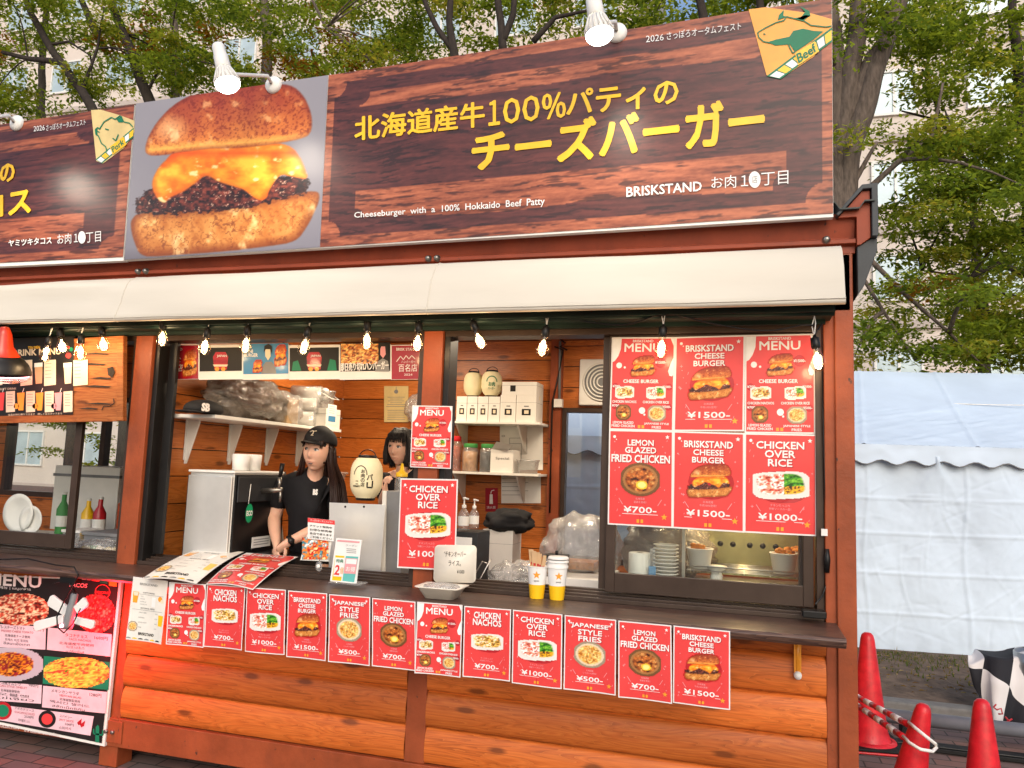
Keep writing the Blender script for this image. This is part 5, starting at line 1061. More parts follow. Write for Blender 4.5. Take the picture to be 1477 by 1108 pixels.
def crate(name, label, cat, x0, x1, y0, y1, z0, z1_, m, group=None, tape=True, marks=None, open_=False):
    b = MB(); b.box((x0, y0, z0), (x1, y1, z1_), m)
    if tape:
        b.box((x0 - .0008, (y0 + y1) / 2 - .012, z1_ - .03), (x1 + .0008, (y0 + y1) / 2 + .012, z1_ + .0008), 'beige_print'); b.box((x0 - .001, y0 - .001, z1_ - (z1_ - z0) * .28), (x1 + .001, y1 + .001, z1_ - (z1_ - z0) * .28 + .0015), 'mid_grey')
    if marks: marks(b)
    return tag(b.build(name, origin=((x0 + x1) / 2, (y0 + y1) / 2, z0), bev=.003), label, cat, group)
a = at(352, 577, x=-1.95)
lumpy('stock_bag', 'bulging dark plastic bag of stock on the side wall shelf', 'bag', (-1.98, .62, 1.965), (.14, .33, .125), 'dark_bag', 3.1, .3, 5, flat=.125)
lumpy('clear_pack', 'clear plastic pack of brown trays beside the dark stock bag', 'plastic pack', (-1.98, 1.02, 1.93), (.13, .12, .11), 'poly_bag', 5.2, .2, 5, flat=.095, extra=lambda b: b.box((-2.06, .95, 1.84), (-1.9, 1.08, 2.0), 'kraft'))
for k, (yy, zz, rx) in enumerate(((1.22, 1.885, .06), (1.25, 1.985, .058), (1.36, 1.89, .055), (1.30, 2.065, .06))):
    b = MB(); c = Vector((-2.10, yy, zz)); b.lathe([(.0, 0), (rx * .9, 0), (rx, .01), (rx * .97, .1), (rx, .2), (rx * .92, .215), (0, .22)], c, 'poly_bag', 20, M=Matrix.Rotation(rad(90), 3, 'Y') @ Matrix.Rotation(rad(-20), 3, 'X')); b.lathe([(0, .005), (rx * .85, .005), (rx * .85, .2), (0, .2)], c, 'white_card', 18, M=Matrix.Rotation(rad(90), 3, 'Y') @ Matrix.Rotation(rad(-20), 3, 'X'))
    tag(b.build('cup_pack', origin=c), ['white cup pack in film at the bottom left of the shelf pile', 'white cup pack in film lying second in the shelf pile', 'white cup pack in film at the bottom beside the labelled carton', 'white cup pack in film on top of the shelf pile'][k], 'cup pack', 'film wrapped cup packs on the side shelf')
def mk(b): b.box((-1.8415, 1.36, 1.86), (-1.8385, 1.48, 2.0), 'paper'); b.box((-1.8385, 1.37, 1.88), (-1.8375, 1.47, 1.92), 'blue_ink'); [b.box((-1.8385, 1.375, 1.94 + .015 * k), (-1.8375, 1.45, 1.943 + .015 * k), 'grey_ink') for k in range(4)]
crate('carton', 'pale labelled carton at the far end of the side wall shelf', 'box', -2.1, -1.84, 1.34, 1.54, 1.833, 1.97, 'white_card', marks=mk)
b = MB(); c = (-1.93, 1.46, 1.971); b.lathe([(0, 0), (.06, 0), (.075, .12), (.079, .122), (.079, .13), (.073, .13), (.058, .005)], c, 'poly_bag', 24); b.tube([(c[0], c[1] - .078, c[2] + .12), (c[0] + .09, c[1] - .05, c[2] + .07), (c[0] + .09, c[1] + .05, c[2] + .07), (c[0], c[1] + .078, c[2] + .12)], .003, 'white_metal', 6); tag(b.build('bucket', origin=c), 'small translucent bucket with a white handle on the pale carton', 'bucket')
b = MB(); c = (-1.93, 1.46, 2.03); b.lathe([(.0, .0), (.035, 0), (.035, .012), (.022, .02), (.022, .04), (0, .042)], c, 'white_plastic', 18); b.sphere((c[0], c[1], c[2] + .06), .034, 'white_plastic', 18, 12); b.lathe([(0, -.038), (.012, -.037), (.016, -.028)], (c[0], c[1], c[2] + .062), 'black_plastic', 12, 'Y'); tag(b.build('camera_unit', origin=c), 'small round white security camera above the bucket on the shelf', 'camera')
# spare cap on the near end of the shelf
c = at(283, 592, x=-1.9); c[2] = 1.836
SC = thing('cap', 'flat black cap with a white logo lying at the near end of the shelf', 'cap', c)
b = MB(); b.sphere(V3(c) + Vector((.0, .06, .02)), (.085, .13, .055), 'cap_black', 24, 14, lambda p: Vector((p.x, p.y, max(p.z, -.018)))); b.build('crown', SC)
b = MB(); b.sphere(V3(c) + Vector((.02, -.085, .0)), (.07, .075, .008), 'cap_black', 20, 10); b.build('brim', SC)
b = MB(); g_, f_, _ = glyphs('SB', .06); b.add([(c[0] + .078 + .002 * q[1], c[1] - .06 + q[0] * .07, c[2] + .005 + q[1] * .045) for q in g_], f_, 'white_ink'); b.build('logo', SC)
# drinks dispenser at the left of the opening
DM = thing('drink_dispenser', 'steel sided black drink dispenser with a tap at the left of the opening', 'dispenser', (-1.75, .4, .97))
b = MB(); b.box((-2.02, .22, .97), (-1.735, .70, 1.515), 'steel_sheet'); b.box((-2.022, .205, .985), (-1.74, .219, 1.50), 'steel_sheet'); b.box((-2.045, .23, .97), (-2.021, .7, 1.5), 'black_frame'); b.box((-2.03, .21, 1.516), (-1.73, .7, 1.53), 'white_metal'); b.build('cabinet', DM, bev=.004)
b = MB(); b.box((-1.734, .22, 1.03), (-1.722, .70, 1.51), 'black_plastic'); b.box((-1.72, .23, 1.36), (-1.712, .69, 1.50), 'dark_grey'); b.build('front_panel', DM, bev=.003)
b = MB(); b.tube([(-1.72, .45, 1.42), (-1.58, .45, 1.43)], .014, 'bolt_metal', 12); b.tube([(-1.59, .45, 1.43), (-1.59, .45, 1.36)], .009, 'bolt_metal', 10); b.tube([(-1.6, .45, 1.43), (-1.6, .45, 1.50)], .011, 'bolt_metal', 10); b.tube([(-1.6, .45, 1.50), (-1.59, .45, 1.58)], [.01, .014], 'black_plastic', 10); b.build('tap', DM)
b = MB(); b.prism([(-1.73, .23), (-1.5, .23), (-1.40, .34), (-1.40, .62), (-1.5, .70), (-1.73, .70)], 'black_plastic', 'z', .97, 1.075); b.build('drip_tray', DM, bev=.004)
Md = Matrix.Translation((-1.70, .32, 1.30)) @ Matrix.Rotation(rad(90), 4, 'Z') @ Matrix.Rotation(rad(90), 4, 'X')
b = MB(); b.add([Md @ Vector((.034 * math.cos(k * .2618), .052 * math.sin(k * .2618), .004)) for k in range(24)], [tuple(range(24))], 'sticker_green'); g_, f_, _ = glyphs('ECO', .04); b.add([Md @ Vector((-.028 + q[0] * .056, -.015 + q[1] * .03, .006)) for q in g_], f_, 'white_ink'); b.tube([(-1.705, .32, 1.35), (-1.712, .34, 1.46)], .002, 'white_metal', 5); b.build('green_tag', DM)
b = MB(); b.box((-1.7215, .40, 1.10), (-1.719, .58, 1.16), 'paper'); [b.box((-1.7188, .415, 1.115 + .014 * k), (-1.718, .56, 1.119 + .014 * k), 'grey_ink') for k in range(3)]; b.build('rating_plate', DM)
for k, yy in enumerate((.36, .47)):
    b = MB(); c = (-1.80, yy, 1.5305); b.lathe([(.028, 0), (.045, .002), (.05, .09), (.046, .094), (.02, .095), (.018, .0)], c, 'paper', 20); tag(b.build('paper_roll', origin=c), ['white paper roll on the dispenser, the nearer of the pair', 'white paper roll on the dispenser, the farther of the pair'][k], 'paper roll', 'paper rolls on the dispenser')
# steel machine and tub behind the first woman
TMn = thing('steel_machine', 'round topped steel kitchen machine behind the woman in the cap', 'machine', (-1.78, 1.2, FL))
b = MB(); b.box((-2.05, 1.0, FL), (-1.5, 1.5, .95), 'dark_grey'); b.build('stand', TMn, bev=.005); b = MB(); c = (-1.82, 1.25, .95); b.lathe([(.15, 0), (.17, .02), (.15, .04), (.06, .05), (.055, .36), (.17, .38), (.185, .42), (.185, .45), (.1, .47), (0, .475)], c, 'steel', 28); b.build('drum', TMn)
b = MB(); b.tube([(-1.95, 1.1, 1.0), (-2.02, 1.1, 1.35), (-1.98, 1.1, 1.52), (-1.93, 1.1, 1.4)], .008, 'white_plastic', 8); b.build('hose', TMn)
b = MB(); c = V3((-1.78, 1.22, 1.428)); loft(b, [rr(c.x, c.y, .24, .17, c.z), rr(c.x, c.y, .28, .2, c.z + .09), rr(c.x, c.y, .30, .22, c.z + .092), rr(c.x, c.y, .30, .22, c.z + .105), rr(c.x, c.y, .1, .08, c.z + .108)], 'poly_bag', True, True); b.box((c.x - .11, c.y - .08, c.z + .004), (c.x + .11, c.y + .08, c.z + .06), 'fried'); tag(b.build('food_tub', origin=c), 'clear lidded food tub on the round steel machine', 'tub')
WT = thing('work_table', 'pale grey low worktable behind the counter at left', 'table', (-1.35, .8, FL)); b = MB(); b.box((-2.05, .2, .9), (-.6, .98, .968), 'mid_grey'); b.build('top', WT, bev=.004)
for lx, ly in ((-2.0, .25), (-.68, .25), (-2.0, .92), (-.68, .92)): b = MB(); b.box((lx, ly, FL), (lx + .04, ly + .04, .899), 'steel'); b.build('leg', WT)
# splash guard, partition board, lantern on the counter
b = MB(); q = [at(*p_, y=.22) for p_ in ((475, 725), (556, 728), (548, 835), (474, 832))]; b.prism([(p_[0], p_[2]) for p_ in q][::-1], 'steel_sheet', 'y', .22, .224); [b.lathe([(0, -.004), (.006, -.002), (.006, .0)], at(x_, 731, y=.22), 'black_plastic', 10, 'Y') for x_ in (498, 525)]
b.tube([q[3] + [0, .02, 0], q[3] + [0, .02, .1]], .008, 'steel', 6); tag(b.build('splash_guard', origin=q[3], bev=.001), 'upright stainless steel splash guard beside the paper lantern', 'splash guard')
b = MB(); q = [at(*p_, y=.30) for p_ in ((557, 708), (578, 709), (578, 835), (553, 832))]; b.prism([(p_[0], p_[2]) for p_ in q][::-1], 'mid_grey', 'y', .30, .62); q2 = [at(*p_, y=.296) for p_ in ((552, 708), (558, 708), (556, 832), (550, 832))]; b.prism([(p_[0], p_[2]) for p_ in q2][::-1], 'white_metal', 'y', .29, .299); tag(b.build('side_board', origin=q[3], bev=.002), 'grey upright board behind the chicken over rice poster', 'board')
def lantern(c, r, h, label, ink, mark, group=None, handle=True, ry=0.):
    o = thing('paper_lantern', label, 'lantern', c, group); b = MB(); n_ = 22; prof = []
    for k in range(n_ + 1):
        t = k / n_; w = abs(2 * t - 1); rr_ = r * (1 - w ** 3.2 * .40); prof.append((rr_ * (1 - .0 * k), h * t)); 
        if k < n_: prof.append((rr_ * 1.012, h * (t + .5 / n_)))
    b.lathe(prof, c, 'lantern_paper', 36); b.build('shade', o)
    b = MB(); b.lathe([(0, h - .002), (r * .55, h - .002), (r * .58, h + .004), (r * .58, h + r * .16), (r * .5, h + r * .18), (r * .5, h)], c, 'black_plastic', 28); b.build('rim', o); b = MB(); b.lathe([(0, -r * .16), (r * .56, -r * .16), (r * .6, -r * .1), (r * .6, .004)], c, 'black_plastic', 28); b.build('rim', o)
    if handle: b = MB(); b.tube([V3(c) + Vector((r * .55 * math.cos(a), 0, h + r * .1 + r * .42 * math.sin(a))) for a in [k * math.pi / 10 for k in range(11)]], .0028, 'black_plastic', 6); b.build('handle', o)
    dv = CAM - np.array(V3(c)); a0 = math.atan2(dv[1], dv[0]) + ry
    def fn(u, v, l):
        t = v / h; w = abs(2 * t - 1); q = r * (1 - w ** 3.2 * .40) * 1.02 + l; a = a0 + u / r; return (c[0] + q * math.cos(a), c[1] + q * math.sin(a), c[2] + v)
    s = Sheet(fn); mark(s, r, h, ink); s.b.build('lettering', o); return o
def mk1(s, r, h, ink):
    w = .055 * r
    s.line([(-.5 * r + r * .42 * math.cos(a) + r * .1, h * .58 + r * .55 * math.sin(a)) for a in [k * math.pi / 10 for k in range(11)]], w, ink, .001)
    s.text('BRISKSTAND', -.62 * r, h * .28, .09 * r, ink, .001, .0001 + .5 * r, .03)
    for k in range(3): s.line([(-.8 * r + .01, h * (.28 + .07 * k)), (-.5 * r, h * (.28 + .07 * k))], w * .8, ink, .001)
    for k, ch in enumerate('お肉の店'): s.text(ch, -.22 * r, h * (.62 - .11 * k), .24 * r, ink, .001, .24 * r, .02)
    s.text('バ', .2 * r, h * .46, .34 * r, ink, .001, .34 * r, .04); s.line([(.06 * r, h * .40), (.06 * r, h * .27), (.38 * r, h * .27), (.38 * r, h * .44)], w * 1.6, ink, .001)
lc = at(527, 718, y=.24); lantern(lc, .083, .205, 'cream paper lantern with black lettering on the steel splash guard', 'black_ink', mk1)
# sauce bottle by the second woman
c = at(578, 716, y=.42); SB_ = thing('sauce_bottle', 'clear squeeze bottle with a yellow nozzle beside the second woman', 'bottle', c); b = MB(); b.lathe([(0, -.02), (.034, -.02), (.036, 0), (.036, .09), (.028, .105)], c, 'clear_plastic', 20); b.build('body', SB_); b = MB(); b.lathe([(.032, .105), (.032, .125), (.02, .13), (.012, .14), (.006, .175), (0, .176)], c, 'yellow_plastic', 18); b.build('cap', SB_)
# ceiling tubes of the stall
for cx in (-1.35, .15):
    b = MB(); b.box((cx - .32, 1.22, 2.535), (cx + .32, 1.32, 2.568), 'white_metal'); o = part(b, 'ceiling_lamp', K, .004); b = MB(); b.tube([(cx - .3, 1.27, 2.52), (cx + .3, 1.27, 2.52)], .013, 'led_face', 12); part(b, 'tube', o)
    l = light('AREA', 'tube_light', (cx, 1.27, 2.50), 15, (1, .80, .56), o, shape='RECTANGLE'); l.data.size = .6; l.data.size_y = .06
# right shelves
def boxmark(b_, cx, z, w):
    b_.box((cx - w * .22, 1.8785, z + .05), (cx + w * .22, 1.8798, z + .095), 'black_ink'); b_.box((cx - w * .1, 1.8775, z + .06), (cx + w * .12, 1.8786, z + .085), 'cream_ink'); b_.box((cx - w * .12, 1.8788, z + .11), (cx + w * .12, 1.8798, z + .118), 'mid_grey')
zb = 1.9305; xs0 = at(658, 600, y=1.88)[0]; wpx = .0775
bx = xs0
for k, w in enumerate((.082, .082, .082, .09, .12, .15)):
    h_ = .182 if k < 4 else .195
    crate('gift_box', ['white box at the left end of the upper wall shelf', 'white box second from the left on the upper wall shelf', 'white box third from the left on the upper wall shelf', 'white box fourth from the left on the upper wall shelf', 'taller white box on the upper shelf under the loose top box', 'widest white box at the right end of the upper wall shelf'][k], 'box', bx, bx + w - .004, 1.88, 2.08, zb, zb + h_, 'white_card', 'white boxes on the upper wall shelf', True, lambda b_, c_=bx + w / 2, w_=w: boxmark(b_, c_, zb, w_)); bx += w
crate('gift_box', 'white box lying on top of the two right boxes on the upper shelf', 'box', bx - .262, bx - .004, 1.88, 2.08, zb + .1955, zb + .29, 'white_card', 'white boxes on the upper wall shelf', True, lambda b_: b_.box((bx - .2, 1.8785, zb + .22), (bx - .16, 1.8798, zb + .265), 'black_ink'))
def mk2(s, r, h, ink): s.line([(r * .5 * math.cos(a), h * .55 + r * .55 * math.sin(a)) for a in [k * math.pi / 8 for k in range(9)]], .1 * r, ink, .001); s.text('お肉', 0, h * .36, .42 * r, ink, .001, .6 * r, .03); s.text('バーガー', 0, h * .22, .26 * r, ink, .001, .7 * r, .02)
lantern((xs0 + .085, 1.99, zb + .197), .072, .17, 'plain looking cream lantern on the left white shelf boxes', 'cream_ink', lambda *a_: a_[0].line([(0, .08), (.01, .1)], .002, 'cream_ink', .001), 'lanterns on the shelf boxes'); lantern((xs0 + .235, 1.97, zb + .197), .076, .175, 'cream lantern with green lettering on the white shelf boxes', 'green_ink', mk2, 'lanterns on the shelf boxes')
zb = 1.5655
def jar(cx, r, h, fill, lid, label):
    c = (cx, 1.97, zb); o = thing('storage_jar', label, 'jar', c, 'jars on the lower wall shelf'); b = MB(); b.lathe([(0, .003), (r * .9, .003), (r * .9, h * .72), (r * .5, h * .75), (0, h * .72)], c, fill, 20); b.build('contents', o)
    b = MB(); b.lathe([(0, 0), (r * .95, 0), (r, .01), (r, h * .8), (r * .8, h * .88), (r * .78, h * .92)], c, 'clear_plastic', 24); b.build('glass', o); b = MB(); b.lathe([(r * .84, h * .88), (r * .86, h * .9), (r * .86, h), (r * .8, h * 1.03), (0, h * 1.03)], c, lid, 24); b.build('lid', o)
xj = at(650, 660, y=1.97)[0]; jar(xj + .03, .052, .25, 'chili', 'red_plastic', 'tall jar of red chili with a red lid on the lower shelf'); jar(xj + .155, .06, .20, 'nuts', 'lid_green', 'square jar of nuts with a green lid on the lower shelf'); jar(xj + .285, .055, .20, 'black_cloth', 'lid_green', 'jar of dark contents with a green lid on the lower shelf')
bx = at(708, 660, y=1.9)[0]
def mk3(b_): g_, f_, _ = glyphs('Special', 0); b_.add([(bx + .04 + q[0] * .1, 1.8885, zb + .09 + q[1] * .022) for q in g_], f_, 'black_ink'); b_.add([(bx + .0, 1.90, zb + .165), (bx + .13, 1.90, zb + .165), (bx + .18, 1.84, zb + .20), (bx + .06, 1.83, zb + .22)], [(0, 1, 2, 3)], 'white_card')
crate('open_carton', 'white carton with an open flap on the lower wall shelf', 'box', bx, bx + .17, 1.89, 2.08, zb, zb + .165, 'white_card', tape=False, marks=mk3)
b = MB(); c = V3((bx + .26, 1.97, zb)); loft(b, [rr(c.x, c.y, .12, .12, c.z), rr(c.x, c.y, .14, .14, c.z + .09), rr(c.x, c.y, .15, .15, c.z + .092), rr(c.x, c.y, .15, .15, c.z + .1)], 'poly_bag', True, True); tag(b.build('food_tub', origin=c), 'empty clear tub at the right end of the lower wall shelf', 'tub')
lumpy('snack_bag', 'patterned clear bag hanging on the back wall beside the yellow notice', 'bag', at(600, 590, y=2.05), (.09, .05, .11), 'poly_bag', 8.2, .2, 5)
# extractor fan, conduit
c = at(860, 552, y=YB - .02); FN = thing('extractor_fan', 'square white extractor fan high on the back wall', 'fan', c); b = MB(); b.box((c[0] - .12, YB - .055, c[2] - .17), (c[0] + .22, YB - .003, c[2] + .17), 'white_plastic'); b.build('frame', FN, bev=.01)
b = MB(); [b.lathe([(r_, -.066), (r_ + .006, -.07), (r_ + .012, -.066), (r_ + .006, -.06)], (c[0] + .05, YB, c[2]), 'white_metal', 36, 'Y') for r_ in (.03, .055, .08, .105, .13)]; b.lathe([(0, -.058), (.135, -.057)], (c[0] + .05, YB, c[2]), 'mid_grey', 36, 'Y'); b.build('grille', FN)
b = MB(); pts = [at(*q_, y=YB - .075) for q_ in ((800, 500), (812, 505), (806, 540), (797, 580), (795, 640), (793, 740))]; b.tube(pts, .006, 'black_plastic', 8); b.tube([at(x_, y_, y=YB - .09) for x_, y_ in ((806, 488), (816, 495), (808, 500), (818, 505))], .006, 'black_plastic', 6); b.tube([at(808, 492, y=YB - .07), at(807, 575, y=YB - .07)], .01, 'mid_grey', 8); q_ = at(806, 582, y=YB - .07); b.box(q_ + [-.03, -.03, -.03], q_ + [.03, .02, .03], 'white_plastic'); tag(b.build('wall_wiring', origin=q_), 'black cables and a white outlet box on the inner post', 'wiring')
# right prep bench with everything on it
PB = thing('prep_bench', 'steel prep bench behind the right half of the counter', 'bench', (.4, .75, FL)); b = MB(); b.box((-.45, .25, .86), (1.25, .95, .90), 'steel'); b.build('top', PB, bev=.004)
for lx, ly in ((-.42, .3), (1.18, .3), (-.42, .88), (1.18, .88)): b = MB(); b.box((lx, ly, FL), (lx + .04, ly + .04, .859), 'steel'); b.build('leg', PB)
B2 = thing('back_bench', 'dark bench along the back wall of the stall', 'bench', (-.4, 1.8, FL)); b = MB(); b.box((-1.25, 1.45, .86), (1.2, 2.1, .90), 'dark_grey'); b.build('top', B2, bev=.004); b = MB(); b.box((-1.2, 1.5, FL), (1.15, 2.08, .858), 'black_plastic'); b.build('cupboard', B2)
z_ = .9005
q = at(738, 800, y=.55); crate('fryer_block', 'wide pale grey appliance with a lid line on the prep bench', 'appliance', -.10, .28, .42, .86, z_, z_ + .16, 'mid_grey', tape=False, marks=lambda b_: (b_.box((-.103, .417, z_ + .105), (.283, .863, z_ + .112), 'dark_grey'), b_.box((-.103, .41, z_ + .115), (.284, .866, z_ + .165), 'white_metal')))
c = at(825, 770, y=.62); lumpy('bread_bag', 'big clear plastic bag of bread slumped on the grey appliance', 'bag', (.10, .72, z_ + .30), (.21, .16, .155), 'poly_bag', 2.7, .22, 4.5, flat=.13, extra=lambda b_: b_.box((-.02, .64, z_ + .18), (.18, .8, z_ + .22), 'fried'))
lumpy('loose_bag', 'crumpled clear bag lying left of the big bread bag', 'bag', (-.22, .62, z_ + .11), (.16, .12, .09), 'poly_bag', 4.4, .3, 5, flat=.08)
c = at(727, 765, y=1.3); cw = V3(c); crate('carton', 'white carton under the black cloth near the back wall', 'box', cw.x - .14, cw.x + .06, 1.3, 1.5, .9, cw.z + .0, 'white_card', tape=True)
cb_ = V3(at(728, 752, y=1.32)); lumpy('black_cloth', 'black cloth bundle draped over the white carton near the back', 'cloth', (cb_.x + .02, 1.36, cb_.z), (.16, .13, .075), 'black_cloth', 6.1, .25, 3.5)
def pump(px, y, h, r, label, m):
    c = at(*px, y=y); o = thing('pump_bottle', label, 'bottle', c, 'pump bottles behind the middle post'); b = MB(); b.lathe([(0, 0), (r, 0), (r * 1.02, h * .1), (r, h * .5), (r * .55, h * .62), (r * .35, h * .66), (r * .35, h * .7)], c, m, 20); b.build('body', o); b = MB(); b.lathe([(r * .4, h * .68), (r * .42, h * .76), (r * .15, h * .78), (r * .12, h * .93), (r * .3, h * .95), (r * .3, h), (0, h)], c, 'white_plastic', 14); b.tube([V3(c) + Vector((0, 0, h * .97)), V3(c) + Vector((r * .9, -.01, h * .95))], r * .16, 'white_plastic', 8); b.build('pump', o)
    b = MB(); b.lathe([(r * 1.03, h * .15), (r * 1.03, h * .42)], c, 'paper', 20); b.build('wrapper', o)
pump((668, 765), .62, .18, .03, 'pump bottle of sanitizer nearest the middle post', 'clear_plastic'); pump((683, 762), .66, .16, .027, 'shorter pump bottle right of the sanitizer bottle', 'clear_plastic')
q = at(675, 765, y=.66); crate('dispenser_box', 'grey box carrying the pump bottles behind the middle post', 'box', q[0] - .1, q[0] + .09, .56, .78, .9, q[2] - .002, 'dark_grey', tape=False, marks=lambda b_: (b_.box((q[0] - .07, .5585, q[2] - .09), (q[0] + .06, .5598, q[2] - .03), 'paper'), b_.box((q[0] - .09, .5592, 1.0), (q[0] + .08, .5599, 1.06), 'pink_ink')))
b = MB(); c = V3((-.22, .42, z_)); 
for k in range(7): b.tube([c + Vector((-.1 + .035 * k, -.08, .03)), c + Vector((-.1 + .035 * k, .08, .03))], .0018, 'steel', 5)
for zz in (.03, .09): b.tube([c + Vector(v) for v in ((-.11, -.085, zz), (.12, -.085, zz), (.12, .085, zz), (-.11, .085, zz), (-.11, -.085, zz))], .0028, 'steel', 6)
b.tube([c + Vector((-.11, -.02, .09)), c + Vector((-.2, -.03, .1)), c + Vector((-.13, -.03, .22)), c + Vector((-.10, -.03, .21))], .0035, 'steel', 6); b.tube([c + Vector((-.11, .02, .09)), c + Vector((-.17, .02, .1)), c + Vector((-.10, .02, .23))], .0035, 'steel', 6); tag(b.build('fry_basket', origin=c), 'steel wire fry basket standing on the prep bench', 'basket')
b = MB(); c = V3((-.12, .36, z_)); loft(b, [rr(c.x, c.y, .24, .12, c.z), rr(c.x, c.y, .27, .14, c.z + .04), rr(c.x, c.y, .28, .15, c.z + .042), rr(c.x, c.y, .25, .12, c.z + .036), rr(c.x, c.y, .22, .1, c.z + .006)], 'steel', True, True); tag(b.build('steel_tray', origin=c), 'shallow steel tray lying in front of the fry basket', 'tray')
b = MB(); c = V3((.02, .46, z_ + .166)); loft(b, [rr(c.x, c.y, .1, .1, c.z), rr(c.x, c.y, .12, .12, c.z + .09), rr(c.x, c.y, .11, .11, c.z + .09), rr(c.x, c.y, .095, .095, c.z + .01)], 'clear_plastic', True, True); b.box((c.x - .04, c.y - .04, c.z + .01), (c.x + .04, c.y + .04, c.z + .05), 'kraft'); b.box((c.x - .055, c.y - .055, c.z + .092), (c.x + .055, c.y + .055, c.z + .105), 'black_plastic'); b.tube([c + Vector((0, 0, .1)), c + Vector((0, 0, .125))], .008, 'black_plastic', 8); tag(b.build('condiment_box', origin=c), 'clear condiment box with a black lid on the grey appliance', 'box')
# behind the right hand glass: roll, cup stack, heated showcase
c = V3(at(922, 836, y=.2)); o = MB(); o.lathe([(.018, 0), (.048, .0), (.05, .003), (.05, .118), (.046, .122), (.018, .122)], c, 'paper', 28); o.box((c.x - .06, c.y - .06, .9005), (c.x + .06, c.y + .06, c.z - .0005), 'white_card'); tag(o.build('paper_roll', origin=c), 'white paper towel roll behind the right window glass', 'paper roll')
c = V3(at(960, 842, y=.2)); o = MB()
for k in range(11): o.lathe([(.035, .016 * k), (.052, .016 * k + .012), (.057, .016 * k + .013), (.057, .016 * k + .016), (.05, .016 * k + .016)], c, 'white_plastic', 24)
o.box((c.x - .06, c.y - .06, .9005), (c.x + .06, c.y + .06, c.z - .0005), 'white_card'); tag(o.build('bowl_stack', origin=c), 'stack of white paper bowls behind the right window glass', 'bowls')
o = MB(); c2 = c + Vector((-.055, -.055, 0)); o.box((c2.x - .012, c2.y - .004, c.z), (c2.x + .012, c2.y, c.z + .16), 'clear_plastic'); o.box((c2.x - .016, c2.y - .007, c.z + .035), (c2.x + .016, c2.y - .003, c.z + .08), 'bun_blue'); tag(o.build('label_pack', origin=c2), 'small film pack with a blue label beside the bowl stack', 'pack')
lumpy('film_bag', 'crinkled clear bag bulging behind the bowls at the right window', 'bag', (.57, .48, 1.22), (.2, .12, .17), 'dark_bag', 9.1, .3, 5, flat=.2)
HS = thing('hot_showcase', 'lit glass hot showcase with wire rack behind the right window', 'showcase', (.93, .4, z_))
x0, x1, y0, y1, z0, z1 = .66, 1.20, .18, .60, 1.075, 1.52
b = MB()
for xx in (x0, x1 - .015):
    for yy in (y0, y1 - .015): b.box((xx, yy, z0), (xx + .015, yy + .015, z1), 'steel')
b.box((x0, y0, z0), (x1, y1, z0 + .03), 'steel'); b.box((x0 + .01, y0 + .02, .9005), (x1 - .01, y1, z0 - .001), 'dark_grey'); b.box((x0, y0, z1 - .03), (x1, y1, z1), 'steel'); b.build('frame', HS, bev=.002)
mat('olive_back', (.30, .29, .16), .25, .6, var=.15); b = MB(); b.box((x0 + .016, y1 - .02, z0 + .041), (x1 - .016, y1 - .014, z1 - .031), 'olive_back')
for k in range(5): b.lathe([(0, -.004), (.009, -.003), (.014, 0)], (x0 + .16 + .06 * k + (.02 if k > 1 else 0), y1 - .02, z0 + .19), 'black_plastic', 14, 'Y')
b.build('back_panel', HS)
b = MB(); zr = z0 + .095
for k in range(8): b.tube([(x0 + .02, y0 + .03 + .05 * k, zr), (x1 - .02, y0 + .03 + .05 * k, zr)], .0025, 'steel', 6)
for k in range(5): b.tube([(x0 + .05 + .11 * k, y0 + .02, zr - .004), (x0 + .05 + .11 * k, y1 - .03, zr - .004)], .003, 'steel', 6)
b.tube([(x0 + .02, y0 + .02, zr + .02), (x1 - .02, y0 + .02, zr + .02)], .003, 'steel', 6); b.build('rack', HS)
light('POINT', 'showcase_light', ((x0 + x1) / 2 + .0, y0 + .2, z1 - .07), 4.5, (1, .68, .32), HS, .06)
b = MB(); b.tube([(x0 + .05, y0 + .2, z1 - .038), (x1 - .05, y0 + .2, z1 - .038)], .008, 'led_face', 8); b.build('heat_lamp', HS)
def tubfood(cx, cy, label):
    c = V3((cx, cy, zr + .004)); o = thing('food_cup', label, 'food cup', c, 'filled paper cups on the showcase rack'); b = MB(); b.lathe([(0, 0), (.045, 0), (.058, .085), (.061, .086), (.061, .09), (.055, .09), (.044, .01)], c, 'paper', 26); b.build('cup', o)
    b = MB(); r_ = random.Random(int(cx * 100))
    for k in range(16): a = r_.uniform(0, 6.28); q_ = r_.uniform(0, .04); b.sphere(c + Vector((q_ * math.cos(a), q_ * math.sin(a), .085 + r_.uniform(-.01, .018))), (.014, .011, .01), 'fried', 8, 6)
    b.build('filling', o)
tubfood(x0 + .075, y0 + .10, 'paper cup of fried food at the left end of the showcase rack'); tubfood(x1 - .10, y0 + .11, 'paper cup of fried food near the right end of the rack, behind the sash bar'); tubfood(x1 - .045, y0 + .25, 'paper cup of fried food in the far right corner of the rack')
b = MB(); c = V3((x0 + .15, y0 + .08, z0 + .041)); b.lathe([(0, 0), (.026, 0), (.028, .03), (.02, .05), (.04, .062), (.045, .075), (.0, .078)], c, 'white_plastic', 18); tag(b.build('sauce_pot', origin=c), 'small white sauce pot under the showcase rack', 'pot')
